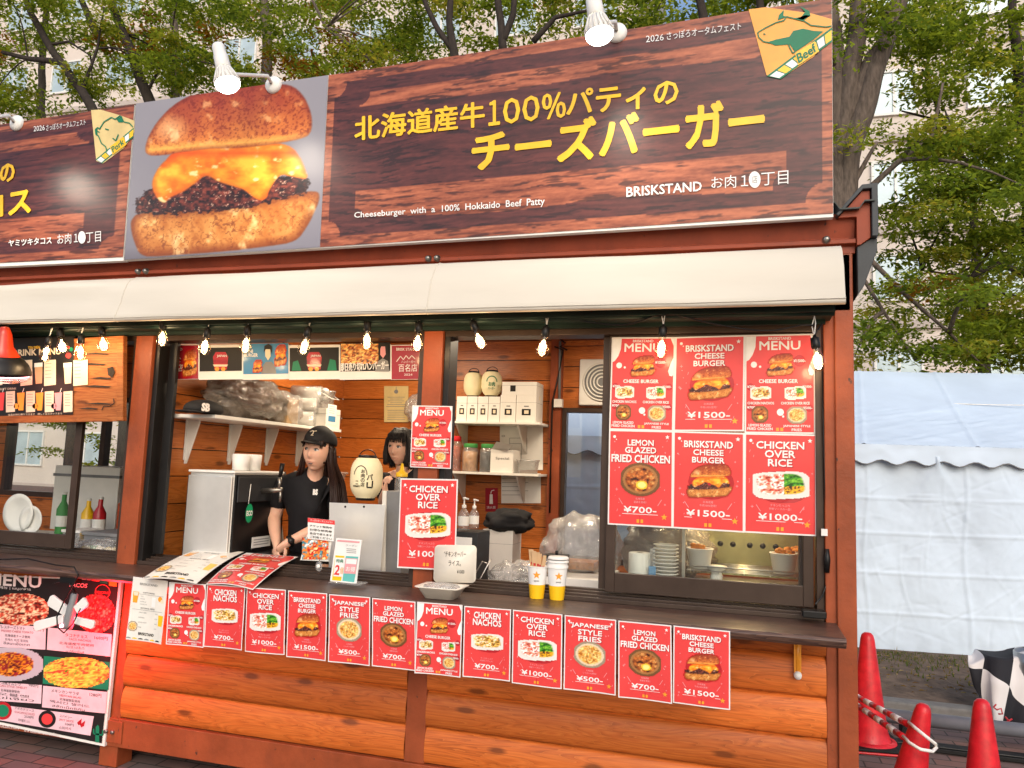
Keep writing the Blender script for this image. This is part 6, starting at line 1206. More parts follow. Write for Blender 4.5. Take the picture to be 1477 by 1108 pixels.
# left room seen through the sash
PT = [(-.0, 738, .075, 'white oval plate standing behind the left sash, the taller one'), (48, 752, .06, 'white oval plate standing behind the left sash, the lower right one')]
for (px_, py_, r_, lb) in ((28, 740, .115, PT[0][3]), (46, 750, .085, PT[1][3])):
    c = V3(at(px_, py_, y=.25)); b = MB(); b.lathe([(0, .004), (r_ * .6, .003), (r_ * .75, -.006), (r_, -.012), (r_ * 1.0, -.008), (r_ * .74, 0)], c, 'white_plastic', 32, 'Y'); tag(b.build('plate', origin=c - Vector((0, 0, r_))), lb, 'plate', 'plates behind the left sash')
LT = thing('side_table', 'steel table in the left room behind the sash', 'table', (-3.1, .6, FL)); b = MB(); b.box((-4.2, .2, .98), (-2.25, 1.2, 1.02), 'steel'); b.build('top', LT, bev=.003)
for lx, ly in ((-4.15, .25), (-2.32, .25), (-4.15, 1.1), (-2.32, 1.1)): b = MB(); b.box((lx, ly, FL), (lx + .04, ly + .04, .979), 'steel'); b.build('leg', LT)
c = V3((-2.88, .75, 1.02)); JG = thing('syrup_jug', 'dark red syrup dispenser on the left room table', 'dispenser', c); b = MB(); b.lathe([(0, 0), (.1, 0), (.1, .06), (.07, .07)], c, 'black_plastic', 24); b.build('base', JG); b = MB(); b.lathe([(.07, .07), (.075, .08), (.075, .26), (.07, .27), (0, .27)], c, 'chili', 24); b.build('tank', JG); b = MB(); b.lathe([(.078, .27), (.06, .30), (.02, .33), (.015, .40), (.03, .41), (.03, .45), (0, .455)], c, 'clear_plastic', 20); b.build('top', JG)
c = V3((-2.62, .8, 1.02)); CM = thing('coffee_machine', 'black coffee machine beside the red syrup dispenser', 'machine', c); b = MB(); b.box(c + Vector((-.1, -.15, 0)), c + Vector((.14, .15, .06)), 'black_plastic'); b.box(c + Vector((-.1, .02, .06)), c + Vector((.14, .15, .38)), 'black_plastic'); b.box(c + Vector((-.1, -.14, .27)), c + Vector((.14, .02, .40)), 'dark_grey'); b.build('housing', CM, bev=.006); b = MB(); b.tube([c + Vector((0, -.15, .32)), c + Vector((0, -.22, .34))], .012, 'bolt_metal', 10); b.tube([c + Vector((.0, -.08, .4)), c + Vector((0, -.08, .48))], .012, 'black_plastic', 8); b.build('handle', CM)
c = V3((-2.68, .42, 1.02)); crate('grey_tub', 'grey plastic crate in the left room under the coffee machine', 'crate', -2.83, -2.4, .34, .62, 1.02, 1.13, 'mid_grey', tape=False, marks=lambda b_: b_.box((-2.84, .33, 1.115), (-2.39, .63, 1.135), 'mid_grey'))
b = MB(); b.box((-2.98, .33, 1.02), (-2.85, .5, 1.13), 'poly_bag'); b.box((-2.985, .325, 1.125), (-2.845, .505, 1.14), 'white_plastic'); tag(b.build('food_tub', origin=(-2.9, .4, 1.02)), 'translucent lidded tub in the left room by the sash', 'tub')
lumpy('salad_bag', 'film bag of pale green salad on the sill of the left room', 'bag', (-2.62, .25, 1.06), (.17, .07, .045), 'poly_bag', 1.4, .3, 5, extra=lambda b_: [b_.sphere((-2.62 + random.uniform(-.11, .11), .25 + random.uniform(-.03, .03), 1.05), (.03, .02, .02), random.choice(['lid_green', 'yellow_paper', 'beige_print']), 8, 6) for _ in range(14)])

for k, (bx_, by_, h_, m_, lb) in enumerate(((-3.05, 1.0, .30, 'clear_plastic', 'tall clear bottle at the left of the row in the left room'), (-3.2, 1.05, .26, 'orange_ink', 'orange juice bottle in the left room behind the plates'), (-3.36, 1.0, .28, 'red_dark', 'dark red bottle in the left room behind the plates'), (-3.52, 1.06, .26, 'yellow_ink', 'yellow bottle in the left room near the window edge'), (-3.68, 1.0, .3, 'lid_green', 'green bottle at the far left of the left room'))):
    b = MB(); c = V3((bx_, by_, 1.0205)); b.lathe([(0, 0), (.04, 0), (.042, .01), (.042, h_ * .6), (.016, h_ * .78), (.015, h_ * .95)], c, m_, 20); b.lathe([(.018, h_ * .94), (.018, h_), (0, h_)], c, 'white_plastic', 14); b.lathe([(.0428, h_ * .2), (.0428, h_ * .45)], c, 'paper', 20); tag(b.build('bottle', origin=c), lb, 'bottle', 'bottles in the left room')
crate('ice_chest', 'white lidded ice chest behind the bottles in the left room', 'chest', -4.1, -3.5, 1.3, 1.8, 1.02, 1.5, 'white_card', tape=False, marks=lambda b_: b_.box((-4.11, 1.29, 1.42), (-3.49, 1.81, 1.44), 'mid_grey'))

# ------------------------------------------------------------------ the two women
def skin_grow(nodes, edges, sub=2):
    me = bpy.data.meshes.new('grow'); ks = list(nodes); me.from_pydata([tuple(nodes[k][0]) for k in ks], [(ks.index(a_), ks.index(b_)) for a_, b_ in edges], [])
    o = bpy.data.objects.new('grow', me); COL.objects.link(o); md = o.modifiers.new('skin', 'SKIN'); md.use_smooth_shade = True
    for i, k in enumerate(ks):
        r_ = nodes[k][1]; r_ = r_ if isinstance(r_, tuple) else (r_, r_); me.skin_vertices[0].data[i].radius = r_; me.skin_vertices[0].data[i].use_root = (i == 0)
    sb = o.modifiers.new('sub', 'SUBSURF'); sb.levels = sub; sb.render_levels = sub; return freeze(o)
def freeze(o):
    bpy.context.view_layer.update(); dg = bpy.context.evaluated_depsgraph_get(); m = o.evaluated_get(dg).to_mesh()
    v = [tuple(o.matrix_world @ q.co) for q in m.vertices]; f = [tuple(p.vertices) for p in m.polygons]; me = o.data; bpy.data.objects.remove(o); bpy.data.meshes.remove(me); return v, f
def head_mesh(s_):
    vs = []; nu, nv = 72, 56
    for j in range(nv + 1):
        th = math.pi * j / nv
        for i in range(nu):
            ph = 2 * math.pi * i / nu; nx, ny, nz = math.sin(th) * math.cos(ph), math.sin(th) * math.sin(ph), math.cos(th)
            x, y, z = .076 * nx, .092 * ny, .111 * nz
            if nz < 0:
                t = (-nz) ** 1.6; x *= 1 - .24 * t; y = y * (1 - .30 * t) - .012 * t * (1 if ny < 0 else 2.2)
            if ny < 0: y *= 1 - .10 * max(0, 1 - abs(nx) * 1.1) * (1 if nz > -.5 else .4)
            if ny < -.15:
                g = lambda a_, b_: math.exp(-(a_ / b_) ** 2)
                y -= .017 * g(x, .012) * g(z + .034, .016) + .012 * g(x, .009) * g(z + .010, .026)
                y += .006 * (g(abs(x) - .031, .017) * g(z - .006, .013)); y -= .004 * g(abs(x) - .03, .02) * g(z - .026, .009)
                y -= .006 * g(x, .022) * (g(z + .064, .006) + g(z + .078, .007)); y += .004 * g(x, .02) * g(z + .0705, .003) ; y += .003 * g(x, .03) * g(z + .09, .007); y -= .007 * g(x, .02) * g(z + .103, .012)
                y -= .004 * g(abs(x) - .043, .018) * g(z + .03, .022)
            vs.append(Vector((x, y, z)) * s_)
    fs = [(j * nu + i, (j + 1) * nu + i, (j + 1) * nu + (i + 1) % nu, j * nu + (i + 1) % nu) for j in range(nv) for i in range(nu)]; return vs, fs
def fingers(nodes, edges, pre, wrist, d, n_, s_, L=.085, curl=.5, thumb=1, root='wr'):
    d, n_ = Vector(d).normalized(), Vector(n_).normalized(); sd = d.cross(n_).normalized(); w = Vector(wrist)
    nodes[pre + 'pm'] = (w + d * .045 * s_, (.030 * s_, .014 * s_)); edges.append((root, pre + 'pm'))
    nodes[pre + 'kn'] = (w + d * .078 * s_, (.034 * s_, .0125 * s_)); edges.append((pre + 'pm', pre + 'kn')); out = []
    for k, (off, ln_) in enumerate(((-.027, .072), (-.009, .082), (.009, .077), (.026, .060))):
        p0 = w + d * (.070 * s_) + sd * off * s_; ch = [(p0, .0095 * s_)]; dr = d.copy(); p_ = p0
        for j, fr in enumerate((.45, .32, .25)):
            dr = (dr * math.cos(curl * (.5 + .4 * j)) - n_ * math.sin(curl * (.5 + .4 * j))).normalized(); p_ = p_ + dr * ln_ * fr * s_; ch.append((p_, (.0088 - .0011 * j) * s_))
        out.append(ch)
    p0 = w + d * .025 * s_ + sd * .026 * thumb * s_; dr = (d * .75 + sd * .65 * thumb - n_ * .25).normalized(); ch = [(p0, .013 * s_), (p0 + dr * .03 * s_, .0115 * s_), (p0 + (dr * .055 - n_ * .01 + d * .006) * s_, .010 * s_), (p0 + (dr * .06 - n_ * .018 + d * .022) * s_, .0082 * s_)]; out.append(ch); return out
def person(label, base, head_c, yaw, tilt, pitch, s_, nodes, edges, hands, shirt, shirt_edges, hair, extras):
    P = thing('person', label, 'person', base); v, f = skin_grow(nodes, edges); V_ = list(v); F_ = list(f)
    Hm = Matrix.Translation(V3(head_c)) @ Matrix.Rotation(yaw, 4, 'Z') @ Matrix.Rotation(tilt, 4, 'Y') @ Matrix.Rotation(pitch, 4, 'X')
    def join(v2, f2): o = len(V_); V_.extend([tuple(q) for q in v2]); F_.extend([tuple(i + o for i in q) for q in f2])
    hv, hf = head_mesh(s_); join([Hm @ q for q in hv], hf)
    e = MB()
    for sg in (-1, 1): e.sphere((0, 0, 0), (.011 * s_, .022 * s_, .032 * s_), 'skin', 16, 12, None, Matrix.Rotation(sg * .35, 3, 'Z')); e.v[-(13 * 16):] = [tuple(Vector(q) + Vector((sg * .072, .012, -.012)) * s_) for q in e.v[-(13 * 16):]]
    join([Hm @ Vector(q) for q in e.v], e.f)
    for ch in hands:
        n2 = {str(i): c for i, c in enumerate(ch)}; v2, f2 = skin_grow(n2, [(str(i), str(i + 1)) for i in range(len(ch) - 1)], 1); join(v2, f2)
    me = bpy.data.meshes.new('grow'); me.from_pydata(V_, [], F_); o = bpy.data.objects.new('grow', me); COL.objects.link(o); rm = o.modifiers.new('r', 'REMESH'); rm.mode = 'VOXEL'; rm.voxel_size = .0038; sm = o.modifiers.new('s', 'SMOOTH'); sm.factor = .5; sm.iterations = 2
    v, f = freeze(o); b = MB(); b.add(v, f, 'skin', True); b.build('body', P)
    bvh = BVHTree.FromPolygons([Vector(q) for q in v], f); Hi = Hm.inverted(); R3 = Hm.to_3x3()
    def decal(b_, pts, m, lift=.0012):
        out = []
        for x, z in pts:
            o_ = Hm @ Vector((x * s_, -.2 * s_, z * s_)); h, _, _, _ = bvh.ray_cast(o_, R3 @ Vector((0, 1, 0)))
            if h is None: return
            out.append(h - (R3 @ Vector((0, 1, 0))) * lift)
        c_ = sum(out, Vector((0, 0, 0))) / len(out); n = len(out); b_.add(out + [c_], [(i, (i + 1) % n, n) for i in range(n)], m, True)
    el = lambda cx, cz, rx, rz, n=14, k=1.: [(cx + rx * math.cos(2 * math.pi * i / n), cz + rz * math.sin(2 * math.pi * i / n)) for i in range(n)]
    for sg in (-1, 1):
        b = MB(); decal(b, el(sg * .031, .002, .0125, .0052), 'eye_white'); gx = sg * .031 + hair.get('gaze', 0); decal(b, el(gx, .002, .006, .0062), 'iris', .0018)
        decal(b, [(sg * .031 + dx, .002 + dz) for dx, dz in ((-.0155, .001), (-.008, .0055), (0, .0072), (.008, .0055), (.0155, .001), (.008, .009), (0, .0105), (-.008, .009))], 'hair_black', .0024); b.build('eye', P)
        b = MB(); decal(b, [(sg * .032 + dx * sg, .027 + dz) for dx, dz in ((-.017, -.002), (0, .002), (.018, -.001), (.017, .002), (0, .0065), (-.017, .003))], 'hair_black'); b.build('eyebrow', P)
    b = MB(); op = hair.get('mouth', 0)
    decal(b, [(-.023, -.070), (-.008, -.0635), (0, -.065), (.008, -.0635), (.023, -.070), (.008, -.0715), (-.008, -.0715)], 'lip'); decal(b, [(-.022, -.0705 - op * .2), (0, -.073 - op), (.022, -.0705 - op * .2), (.012, -.080 - op), (0, -.082 - op), (-.012, -.080 - op)], 'lip')
    if op: decal(b, [(-.017, -.071), (0, -.0715), (.017, -.071), (.01, -.0715 - op), (0, -.0725 - op), (-.01, -.0715 - op)], 'mouth_dark', .0022); decal(b, [(-.011, -.0712), (.011, -.0712), (.009, -.0735), (-.009, -.0735)], 'eye_white', .003)
    b.build('mouth', P)
    v, f = skin_grow(shirt, shirt_edges); b = MB(); b.add([Vector(q) + Vector((1, 1, 1)) * .006 * noise.noise(Vector(q) * 9) + Vector((1, 1, 0)) * .005 * noise.noise(Vector(q) * 22) for q in v], f, 'tee_black', True); b.build('t_shirt', P)
    hb = MB(); hm = hair['mat']
    if hair.get('cap_shell', True):
        n0 = len(hb.v)
        hb.sphere((0, 0, 0), (.080 * s_, .100 * s_, .120 * s_), hm, 40, 30, lambda p: Vector((p.x * (1 + .02 * noise.noise(p * 60)), p.y + .008 * s_, p.z + .004 * s_)))
        keep = []
        for i, fc in enumerate(hb.f):
            c_ = sum((Vector(hb.v[k]) for k in fc), Vector((0, 0, 0))) / 4 / s_
            if not (c_.y < -.025 + .02 * (c_.z > .05) and c_.z < hair.get('line', .062)) and c_.z > hair.get('low', -.07): keep.append(i)
        hb.f = [hb.f[i] for i in keep]; hb.m = [hb.m[i] for i in keep]; hb.s = [hb.s[i] for i in keep]
        hb.v = [tuple(Hm @ Vector(q)) for q in hb.v]
    for (pts, r0, cnt, spread) in hair['locks']:
        P_ = [V3(q) if hair.get('world') and k else None for k, q in enumerate(pts)]
        for k in range(cnt):
            jit = Vector((random.uniform(-1, 1), random.uniform(-1, 1), random.uniform(-.4, .4))) * spread * s_; ln_ = random.uniform(.85, 1.05)
            pl_ = []
            for q_i, q in enumerate(pts):
                t = q_i / (len(pts) - 1); pl_.append(Hm @ (Vector(q) * s_ + jit * (.55 + .7 * t)) if len(q) == 3 else V3(q[:3]) + jit * (.5 + t))
            fine = []
            for a_, b_ in zip(pl_, pl_[1:]): fine += [a_.lerp(b_, w_ / 3) for w_ in range(3)]
            fine.append(pl_[-1]); n = len(fine); fine = [q + Vector((noise.noise(q * 14 + Vector((k, 0, 0))), noise.noise(q * 14 + Vector((0, k, 9))), 0)) * .006 * s_ * (i / n) for i, q in enumerate(fine)]
            hb.tube(fine, [max(.0006, r0 * s_ * (.55 + .6 * math.sin(math.pi * min(1, .25 + i / n * .75)))) * (1 if i < n - 2 else .45) for i in range(n)], hm, 6)
    hb.build('hair', P); extras(P, Hm, s_, bvh); return P
def A(px, py, y): return V3(at(px, py, y=y))
# first woman: cap, long hair, hands clasped, looking to the left
s1 = 1.03; hc = A(459, 651, .55)
yaw1 = rad(0)
N1 = {'hip': (A(450, 830, .70), (.15, .11)), 'waist': (A(449, 780, .70), (.125, .095)), 'chest': (A(447, 725, .68), (.145, .10)), 'upper': (A(448, 696, .64), (.115, .072)), 'neck0': (A(454, 684, .61), .052), 'neck1': (A(457, 673, .59), .048), 'skull': (A(459, 660, .57), .045),
      'sr': (A(412, 701, .62), .055), 'er': (A(395, 744, .60), .042), 'fr': (A(396, 764, .52), .038), 'wr': (A(399, 784, .44), .026), 'sl': (A(484, 702, .72), .055), 'el': (A(487, 756, .62), .042), 'fl': (A(450, 766, .50), .038), 'wl': (A(414, 783, .41), .026),
      'kr': (Vector((-1.66, .7, .72)), .075), 'ar': (Vector((-1.66, .75, .32)), .05), 'tr': (Vector((-1.66, .63, .275)), .035), 'kl': (Vector((-1.44, .75, .72)), .075), 'al': (Vector((-1.44, .8, .32)), .05), 'tl': (Vector((-1.44, .68, .275)), .035)}
E1 = [('hip', 'waist'), ('waist', 'chest'), ('chest', 'upper'), ('upper', 'neck0'), ('neck0', 'neck1'), ('neck1', 'skull'), ('upper', 'sr'), ('sr', 'er'), ('er', 'fr'), ('fr', 'wr'), ('upper', 'sl'), ('sl', 'el'), ('el', 'fl'), ('fl', 'wl'), ('hip', 'kr'), ('kr', 'ar'), ('ar', 'tr'), ('hip', 'kl'), ('kl', 'al'), ('al', 'tl')]
h1 = fingers(N1, E1, 'r', N1['wr'][0], (.18, -.25, -1), (-.5, -.85, .1), s1 * .92, curl=.45, thumb=1, root='wr')
h2 = fingers(N1, E1, 'l', N1['wl'][0], (-.75, -.15, -.75), (-.2, -1, .25), s1 * .92, curl=.55, thumb=-1, root='wl')
T1 = {'hem': (A(450, 830, .70), (.17, .13)), 'waist': (A(449, 780, .70), (.16, .12)), 'chest': (A(447, 727, .68), (.165, .12)), 'upper': (A(449, 696, .64), (.148, .108)), 'col': (A(453.5, 687, .615), (.092, .085)), 'col2': (A(454, 682, .595), (.070, .066)), 'sr': (A(412, 701, .62), .07), 'mr': (A(401, 720, .615), .07), 'er': (A(395, 736, .605), .068), 'sl': (A(484, 702, .72), .07), 'ml': (A(488, 724, .69), .07), 'el': (A(488, 744, .645), .068)}
TE1 = [('hem', 'waist'), ('waist', 'chest'), ('chest', 'upper'), ('upper', 'col'), ('col', 'col2'), ('upper', 'sr'), ('sr', 'mr'), ('mr', 'er'), ('upper', 'sl'), ('sl', 'ml'), ('ml', 'el')]
def w_(p): return tuple(p) + (0,)
LK1 = [([(.072, -.01, .03), (.088, .0, -.06), w_(A(482, 700, .58)), w_(A(484, 735, .57)), w_(A(481, 770, .60))], .0045, 90, .018), ([(.06, .05, .03), (.075, .06, -.06), w_(A(491, 700, .66)), w_(A(494, 735, .66)), w_(A(490, 775, .68))], .0045, 70, .022),
       ([(-.068, -.015, .03), (-.08, -.01, -.05), (-.086, .0, -.105), w_(A(427, 700, .62)), w_(A(424, 712, .66))], .006, 24, .014), ([(-.05, .06, .02), (-.06, .06, -.08), w_(A(434, 702, .66)), w_(A(427, 735, .70))], .006, 20, .02),
       ([(.0, .075, .0), (.0, .09, -.1), w_(A(460, 705, .76)), w_(A(460, 770, .82))], .008, 40, .04)]
for k in range(22):
    x = -.06 + .12 * k / 21; LK1.append(([(x, -.07 + abs(x) * .4, .068), (x * 1.03, -.094 + abs(x) * .45, .052), (x * 1.06, -.100 + abs(x) * .55, .034 - .02 * (abs(x) > .045))], .0042, 2, .004))
def ex1(P, Hm, s_, bvh):
    b = MB(); b.sphere((0, 0, 0), (.087 * s_, .108 * s_, .088 * s_), 'cap_black', 40, 24, lambda p: Vector((p.x, p.y + .012 * s_, max(p.z, -.012 * s_) + .052 * s_ + .006 * s_ * (p.y < 0)))); b.v = [tuple(Hm @ Vector(q)) for q in b.v]; b.lathe([(0, .006), (.006 * s_, .004), (.007 * s_, 0)], (0, 0, 0), 'cap_black', 10); o = len(b.v) - 30; b.v[o:] = [tuple(Hm @ (Vector(q) + Vector((0, .012, .139)) * s_)) for q in b.v[o:]]; cp = b.build('cap', P)
    b = MB(); U, V_ = np.meshgrid(np.linspace(-1, 1, 21), np.linspace(0, 1, 9)); X = U * .066; Yb = -.078 - .0 * U; ext = .075 * (1 - np.abs(U) ** 2.6); Yg = -.092 + .055 * U ** 2 - V_ * ext; Zg = .054 - .010 * U ** 2 - .016 * V_
    Pm = np.stack([X, Yg, Zg], -1) * s_
    for dz in (0, -.004): b.grid(np.array([tuple(Hm @ Vector((q[0], q[1], q[2] + dz))) for q in Pm.reshape(-1, 3)]).reshape(9, 21, 3), 'cap_black')
    b.build('brim', cp)
    b = MB(); pts = [(-.018, .10), (-.004, .108), (.002, .102), (.012, .106), (.006, .094), (.008, .076)]
    def onc(x, z):
        y_ = -math.sqrt(max(0, 1 - (x / .087) ** 2 - ((z - .058) / .088) ** 2)) * .108 + .012; return Hm @ (Vector((x, y_ - .002, z)) * s_)
    b.tube([onc(x, z) for x, z in ((-.022, .098), (-.008, .106), (.004, .103), (.016, .107))], .0022, 'cream_ink', 6); b.tube([onc(x, z) for x, z in ((-.002, .103), (.004, .09), (-.006, .078), (.008, .08))], .0022, 'cream_ink', 6); b.build('cap_emblem', cp)
    b = MB(); h_, _, _, _ = bvh.ray_cast(A(458, 738, -.2), Vector((0, 1, 0))); c = A(453, 712, .235); 
    g_, f_, _ = glyphs('BS', .06); c = A(454, 711, .21); b.add([A(451, 714, .3) + Vector((.0 + q[0] * .030, -.0, q[1] * .032)) for q in g_], f_, 'white_ink')
    # lay the print onto the shirt
    sh = [o_ for o_ in P.children if o_.name.startswith('t_shirt')][0]; sv = [tuple(q.co + P.location) for q in sh.data.vertices]; sf = [tuple(p_.vertices) for p_ in sh.data.polygons]; bt = BVHTree.FromPolygons([Vector(q) for q in sv], sf)
    for i, q in enumerate(b.v): 
        dr = (Vector(q) - V3(CAM)).normalized(); h_, _, _, _ = bt.ray_cast(V3(CAM), dr)
        if h_ is not None: b.v[i] = tuple(h_ - dr * .005)
    b.build('shirt_print', P)
    b = MB(); wl, fl_ = N1['wl'][0], N1['fl'][0]; ax = (wl - fl_).normalized(); R_ = Vector((0, 0, 1)).rotation_difference(ax).to_matrix(); c = wl - ax * .02; b.lathe([(.032, -.012), (.0345, -.01), (.0345, .01), (.032, .012)], c, 'black_plastic', 24, M=R_); fw = Vector((CAM - np.array(c)).tolist()).normalized(); fw = (fw - ax * fw.dot(ax)).normalized(); b.lathe([(0, .012), (.015, .011), (.018, .006), (.018, -.006)], c + fw * .034, 'black_plastic', 16, M=Vector((0, 0, 1)).rotation_difference(fw).to_matrix()); b.build('watch', P)
    b = MB(); [b.sphere(Hm @ (Vector((.074, .012, -.05 - .012 * k)) * s_), .0055, 'white_metal', 10, 8) for k in range(2)]; b.build('earring', P)
person('woman in a black cap and black t-shirt with long hair, hands clasped, looking left', (-1.55, .72, FL), hc, yaw1, rad(4), rad(-4), s1, N1, E1, h1 + h2, T1, TE1, {'mat': 'hair_brown', 'mouth': .006, 'gaze': -.004, 'line': .075, 'locks': LK1}, ex1)
# second woman: dark bob with a fringe, behind the lantern
s2 = .98; hc = A(579, 645, .92)
N2 = {'hip': (A(598, 800, 1.05), (.15, .11)), 'waist': (A(596, 760, 1.05), (.125, .095)), 'chest': (A(592, 715, 1.03), (.14, .095)), 'upper': (A(588, 690, 1.0), (.11, .07)), 'neck0': (A(583, 679, .97), .05), 'neck1': (A(581, 669, .95), .046), 'skull': (A(580, 656, .94), .045),
      'sr': (A(562, 692, .98), .055), 'er': (A(556, 730, .90), .042), 'fr': (A(553, 722, .76), .036), 'wr': (A(555, 711, .68), .025), 'sl': (A(614, 694, 1.06), .055), 'el': (A(622, 735, 1.0), .042), 'fl': (A(616, 752, .88), .036), 'wl': (A(606, 765, .78), .025),
      'kr': (Vector((-.97, 1.05, .72)), .075), 'ar': (Vector((-.97, 1.1, .32)), .05), 'tr': (Vector((-.97, .98, .275)), .035), 'kl': (Vector((-.76, 1.07, .72)), .075), 'al': (Vector((-.76, 1.12, .32)), .05), 'tl': (Vector((-.76, 1.0, .275)), .035)}
E2 = E1[:20]
h1 = fingers(N2, E2, 'r', N2['wr'][0], (.1, -.1, 1), (-.3, -1, 0), s2 * .8, curl=.85, thumb=-1, root='wr'); h2 = fingers(N2, E2, 'l', N2['wl'][0], (-.5, -.5, -.5), (-.2, -.8, .5), s2 * .85, curl=.5, thumb=-1, root='wl')
T2 = {'hem': (A(598, 802, 1.05), (.165, .13)), 'waist': (A(596, 760, 1.05), (.155, .115)), 'chest': (A(592, 717, 1.03), (.16, .115)), 'upper': (A(588, 691, 1.0), (.125, .085)), 'col': (A(584, 682, .98), (.095, .085)), 'col2': (A(583, 678, .97), (.06, .06)), 'sr': (A(562, 692, .98), .07), 'mr': (A(557, 710, .95), .068), 'er': (A(555, 726, .91), .064), 'sl': (A(615, 694, 1.06), .07), 'ml': (A(620, 713, 1.04), .068), 'el': (A(622, 730, 1.01), .064)}
LK2 = []
for k in range(26):
    x = -.066 + .132 * k / 25; LK2.append(([(x * .5, -.03, .117), (x * .92, -.085 + abs(x) * .35, .075), (x * 1.05, -.099 + abs(x) * .5, .030 - .02 * (abs(x) > .05))], .0042, 2, .004))
for sg in (-1, 1): LK2 += [([(sg * .03, -.03, .115), (sg * .078, -.04, .04), (sg * .086, -.042, -.04), (sg * .074, -.052, -.112)], .006, 34, .011), ([(sg * .04, .03, .11), (sg * .088, .03, .02), (sg * .09, .03, -.07), (sg * .07, .02, -.13)], .007, 30, .016)]
LK2.append(([(0, .05, .1), (0, .105, .0), (0, .105, -.08), (0, .08, -.13)], .008, 40, .04))
def ex2(P, Hm, s_, bvh): pass
person('woman with a dark bob and fringe in a black t-shirt standing behind the paper lantern', (-.88, 1.07, FL), hc, rad(-10), rad(3), rad(2), s2, N2, E2, h1 + h2, T2, TE1, {'mat': 'hair_black', 'mouth': 0, 'gaze': -.003, 'line': .06, 'low': -.12, 'locks': LK2}, ex2)

# ------------------------------------------------------------------ tent, cones and the corner at the right
TN = thing('white_tent', 'white event tent with a scalloped valance standing behind the stall at right', 'tent', (2.0, 5.2, .1))
YT = 4.22; SLP = .25
def ty(x): return YT + (x - 1.9) * SLP * .55
X, Z = np.meshgrid(np.linspace(-1.6, 6.2, 620), np.linspace(.10, 1.84, 130)); T = (1.84 - Z) / 1.74
D = .03 * np.sin(X * 3.1 + 1) * T ** .5 + .014 * np.sin(X * 11 + 3 * fbm(X * 2 + 9, Z, 4)) * (1 - T) ** .7 + .05 * (fbm(X * 2 + 20, Z * 1.4, 5) - .5) + .012 * (fbm(X * 9 + 20, Z * 8, 6) - .5)
for cz in (.45, .80, 1.15, 1.46): D -= .007 * np.exp(-((Z - cz - .01 * np.sin(X * 2)) / .012) ** 2)
for cx in (1.2, 2.02, 2.85, 3.6): D -= .009 * np.exp(-((X - cx - .02 * np.sin(Z * 5)) / .016) ** 2)
rt = np.random.default_rng(5)
for k in range(150):
    cx, cz, a_, l_, am = rt.uniform(1.5, 4.8), rt.uniform(.12, 1.8), rt.choice([rt.normal(1.57, .35), rt.normal(0, .4), rt.normal(.8, .3)]), rt.uniform(.06, .3), rt.uniform(.002, .006) * rt.choice([-1, 1])
    u_ = (X - cx) * math.cos(a_) + (Z - cz) * math.sin(a_); w_n = -(X - cx) * math.sin(a_) + (Z - cz) * math.cos(a_) + .4 * u_ ** 2; D += am * np.exp(-(u_ / l_) ** 2) * np.exp(-(w_n / .011) ** 2)
for cx in (2.62, 3.72):
    for k in range(7): u_ = (X - cx) - (1.8 - Z) * (k - 3) * .16; D -= .010 * np.exp(-(u_ / .03) ** 2) * np.clip((Z - 1.0) / .8, 0, 1)
P = np.stack([X, ty(X) + D, Z], -1)
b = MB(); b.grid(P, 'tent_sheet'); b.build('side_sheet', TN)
b = MB(); X, T = np.meshgrid(np.linspace(-1.7, 6.3, 420), np.linspace(0, 1, 70)); Zr = 1.93 + T * .92 - .03 * np.sin(math.pi * T) + .02 * (fbm(X * 2 + 20, T * 3, 7) - .5) + .016 * (fbm(X * 5 + T * 9 + 20, T * 8, 3) - .5) * (1 - T)
for cx, sl_ in ((2.0, .25), (2.95, .1), (3.9, .05), (1.1, .3)): Zr += .012 * np.exp(-((X - cx - T * sl_) / .018) ** 2)
rt = np.random.default_rng(9)
for k in range(60):
    cx, ct, l_ = rt.uniform(1.6, 4.6), rt.uniform(.02, .5), rt.uniform(.08, .3); u_ = X - cx; Zr += rt.uniform(.003, .008) * np.exp(-(u_ / l_) ** 2) * np.exp(-((T - ct - u_ * rt.uniform(.05, .35)) / .012) ** 2)
P = np.stack([X, ty(X) - .06 + T * 1.9, Zr], -1)
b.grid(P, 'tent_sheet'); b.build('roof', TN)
b = MB(); P = np.zeros((8, 400, 3)); xv = np.linspace(-1.7, 6.3, 400)
for j in range(8):
    t = j / 7
    for i, x in enumerate(xv): bot_ = 1.775 + .022 * math.sin(x * 2 * math.pi / .26); P[j, i] = (x, ty(x) - .07 - .012 * math.sin(x * 9) * t + .006 * noise.noise(Vector((x * 8, t * 2, 1))), 1.935 * (1 - t) + bot_ * t)
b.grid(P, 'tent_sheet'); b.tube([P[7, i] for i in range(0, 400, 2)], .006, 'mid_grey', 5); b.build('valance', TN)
b = MB(); b.tube([(x, ty(x) + 1.0 + .2 * math.sin(x), 2.47 - .06 * math.sin((x - 2.2) * 1.1) + .0) for x in np.linspace(2.7, 6, 14)], .006, 'white_metal', 5); b.build('guy_rope', TN)
for x in (-1.5, 6.1):
    b = MB(); b.tube([(x, ty(x) + .1, .09), (x, ty(x) + .1, 1.9)], .02, 'steel', 10); b.build('pole', TN)
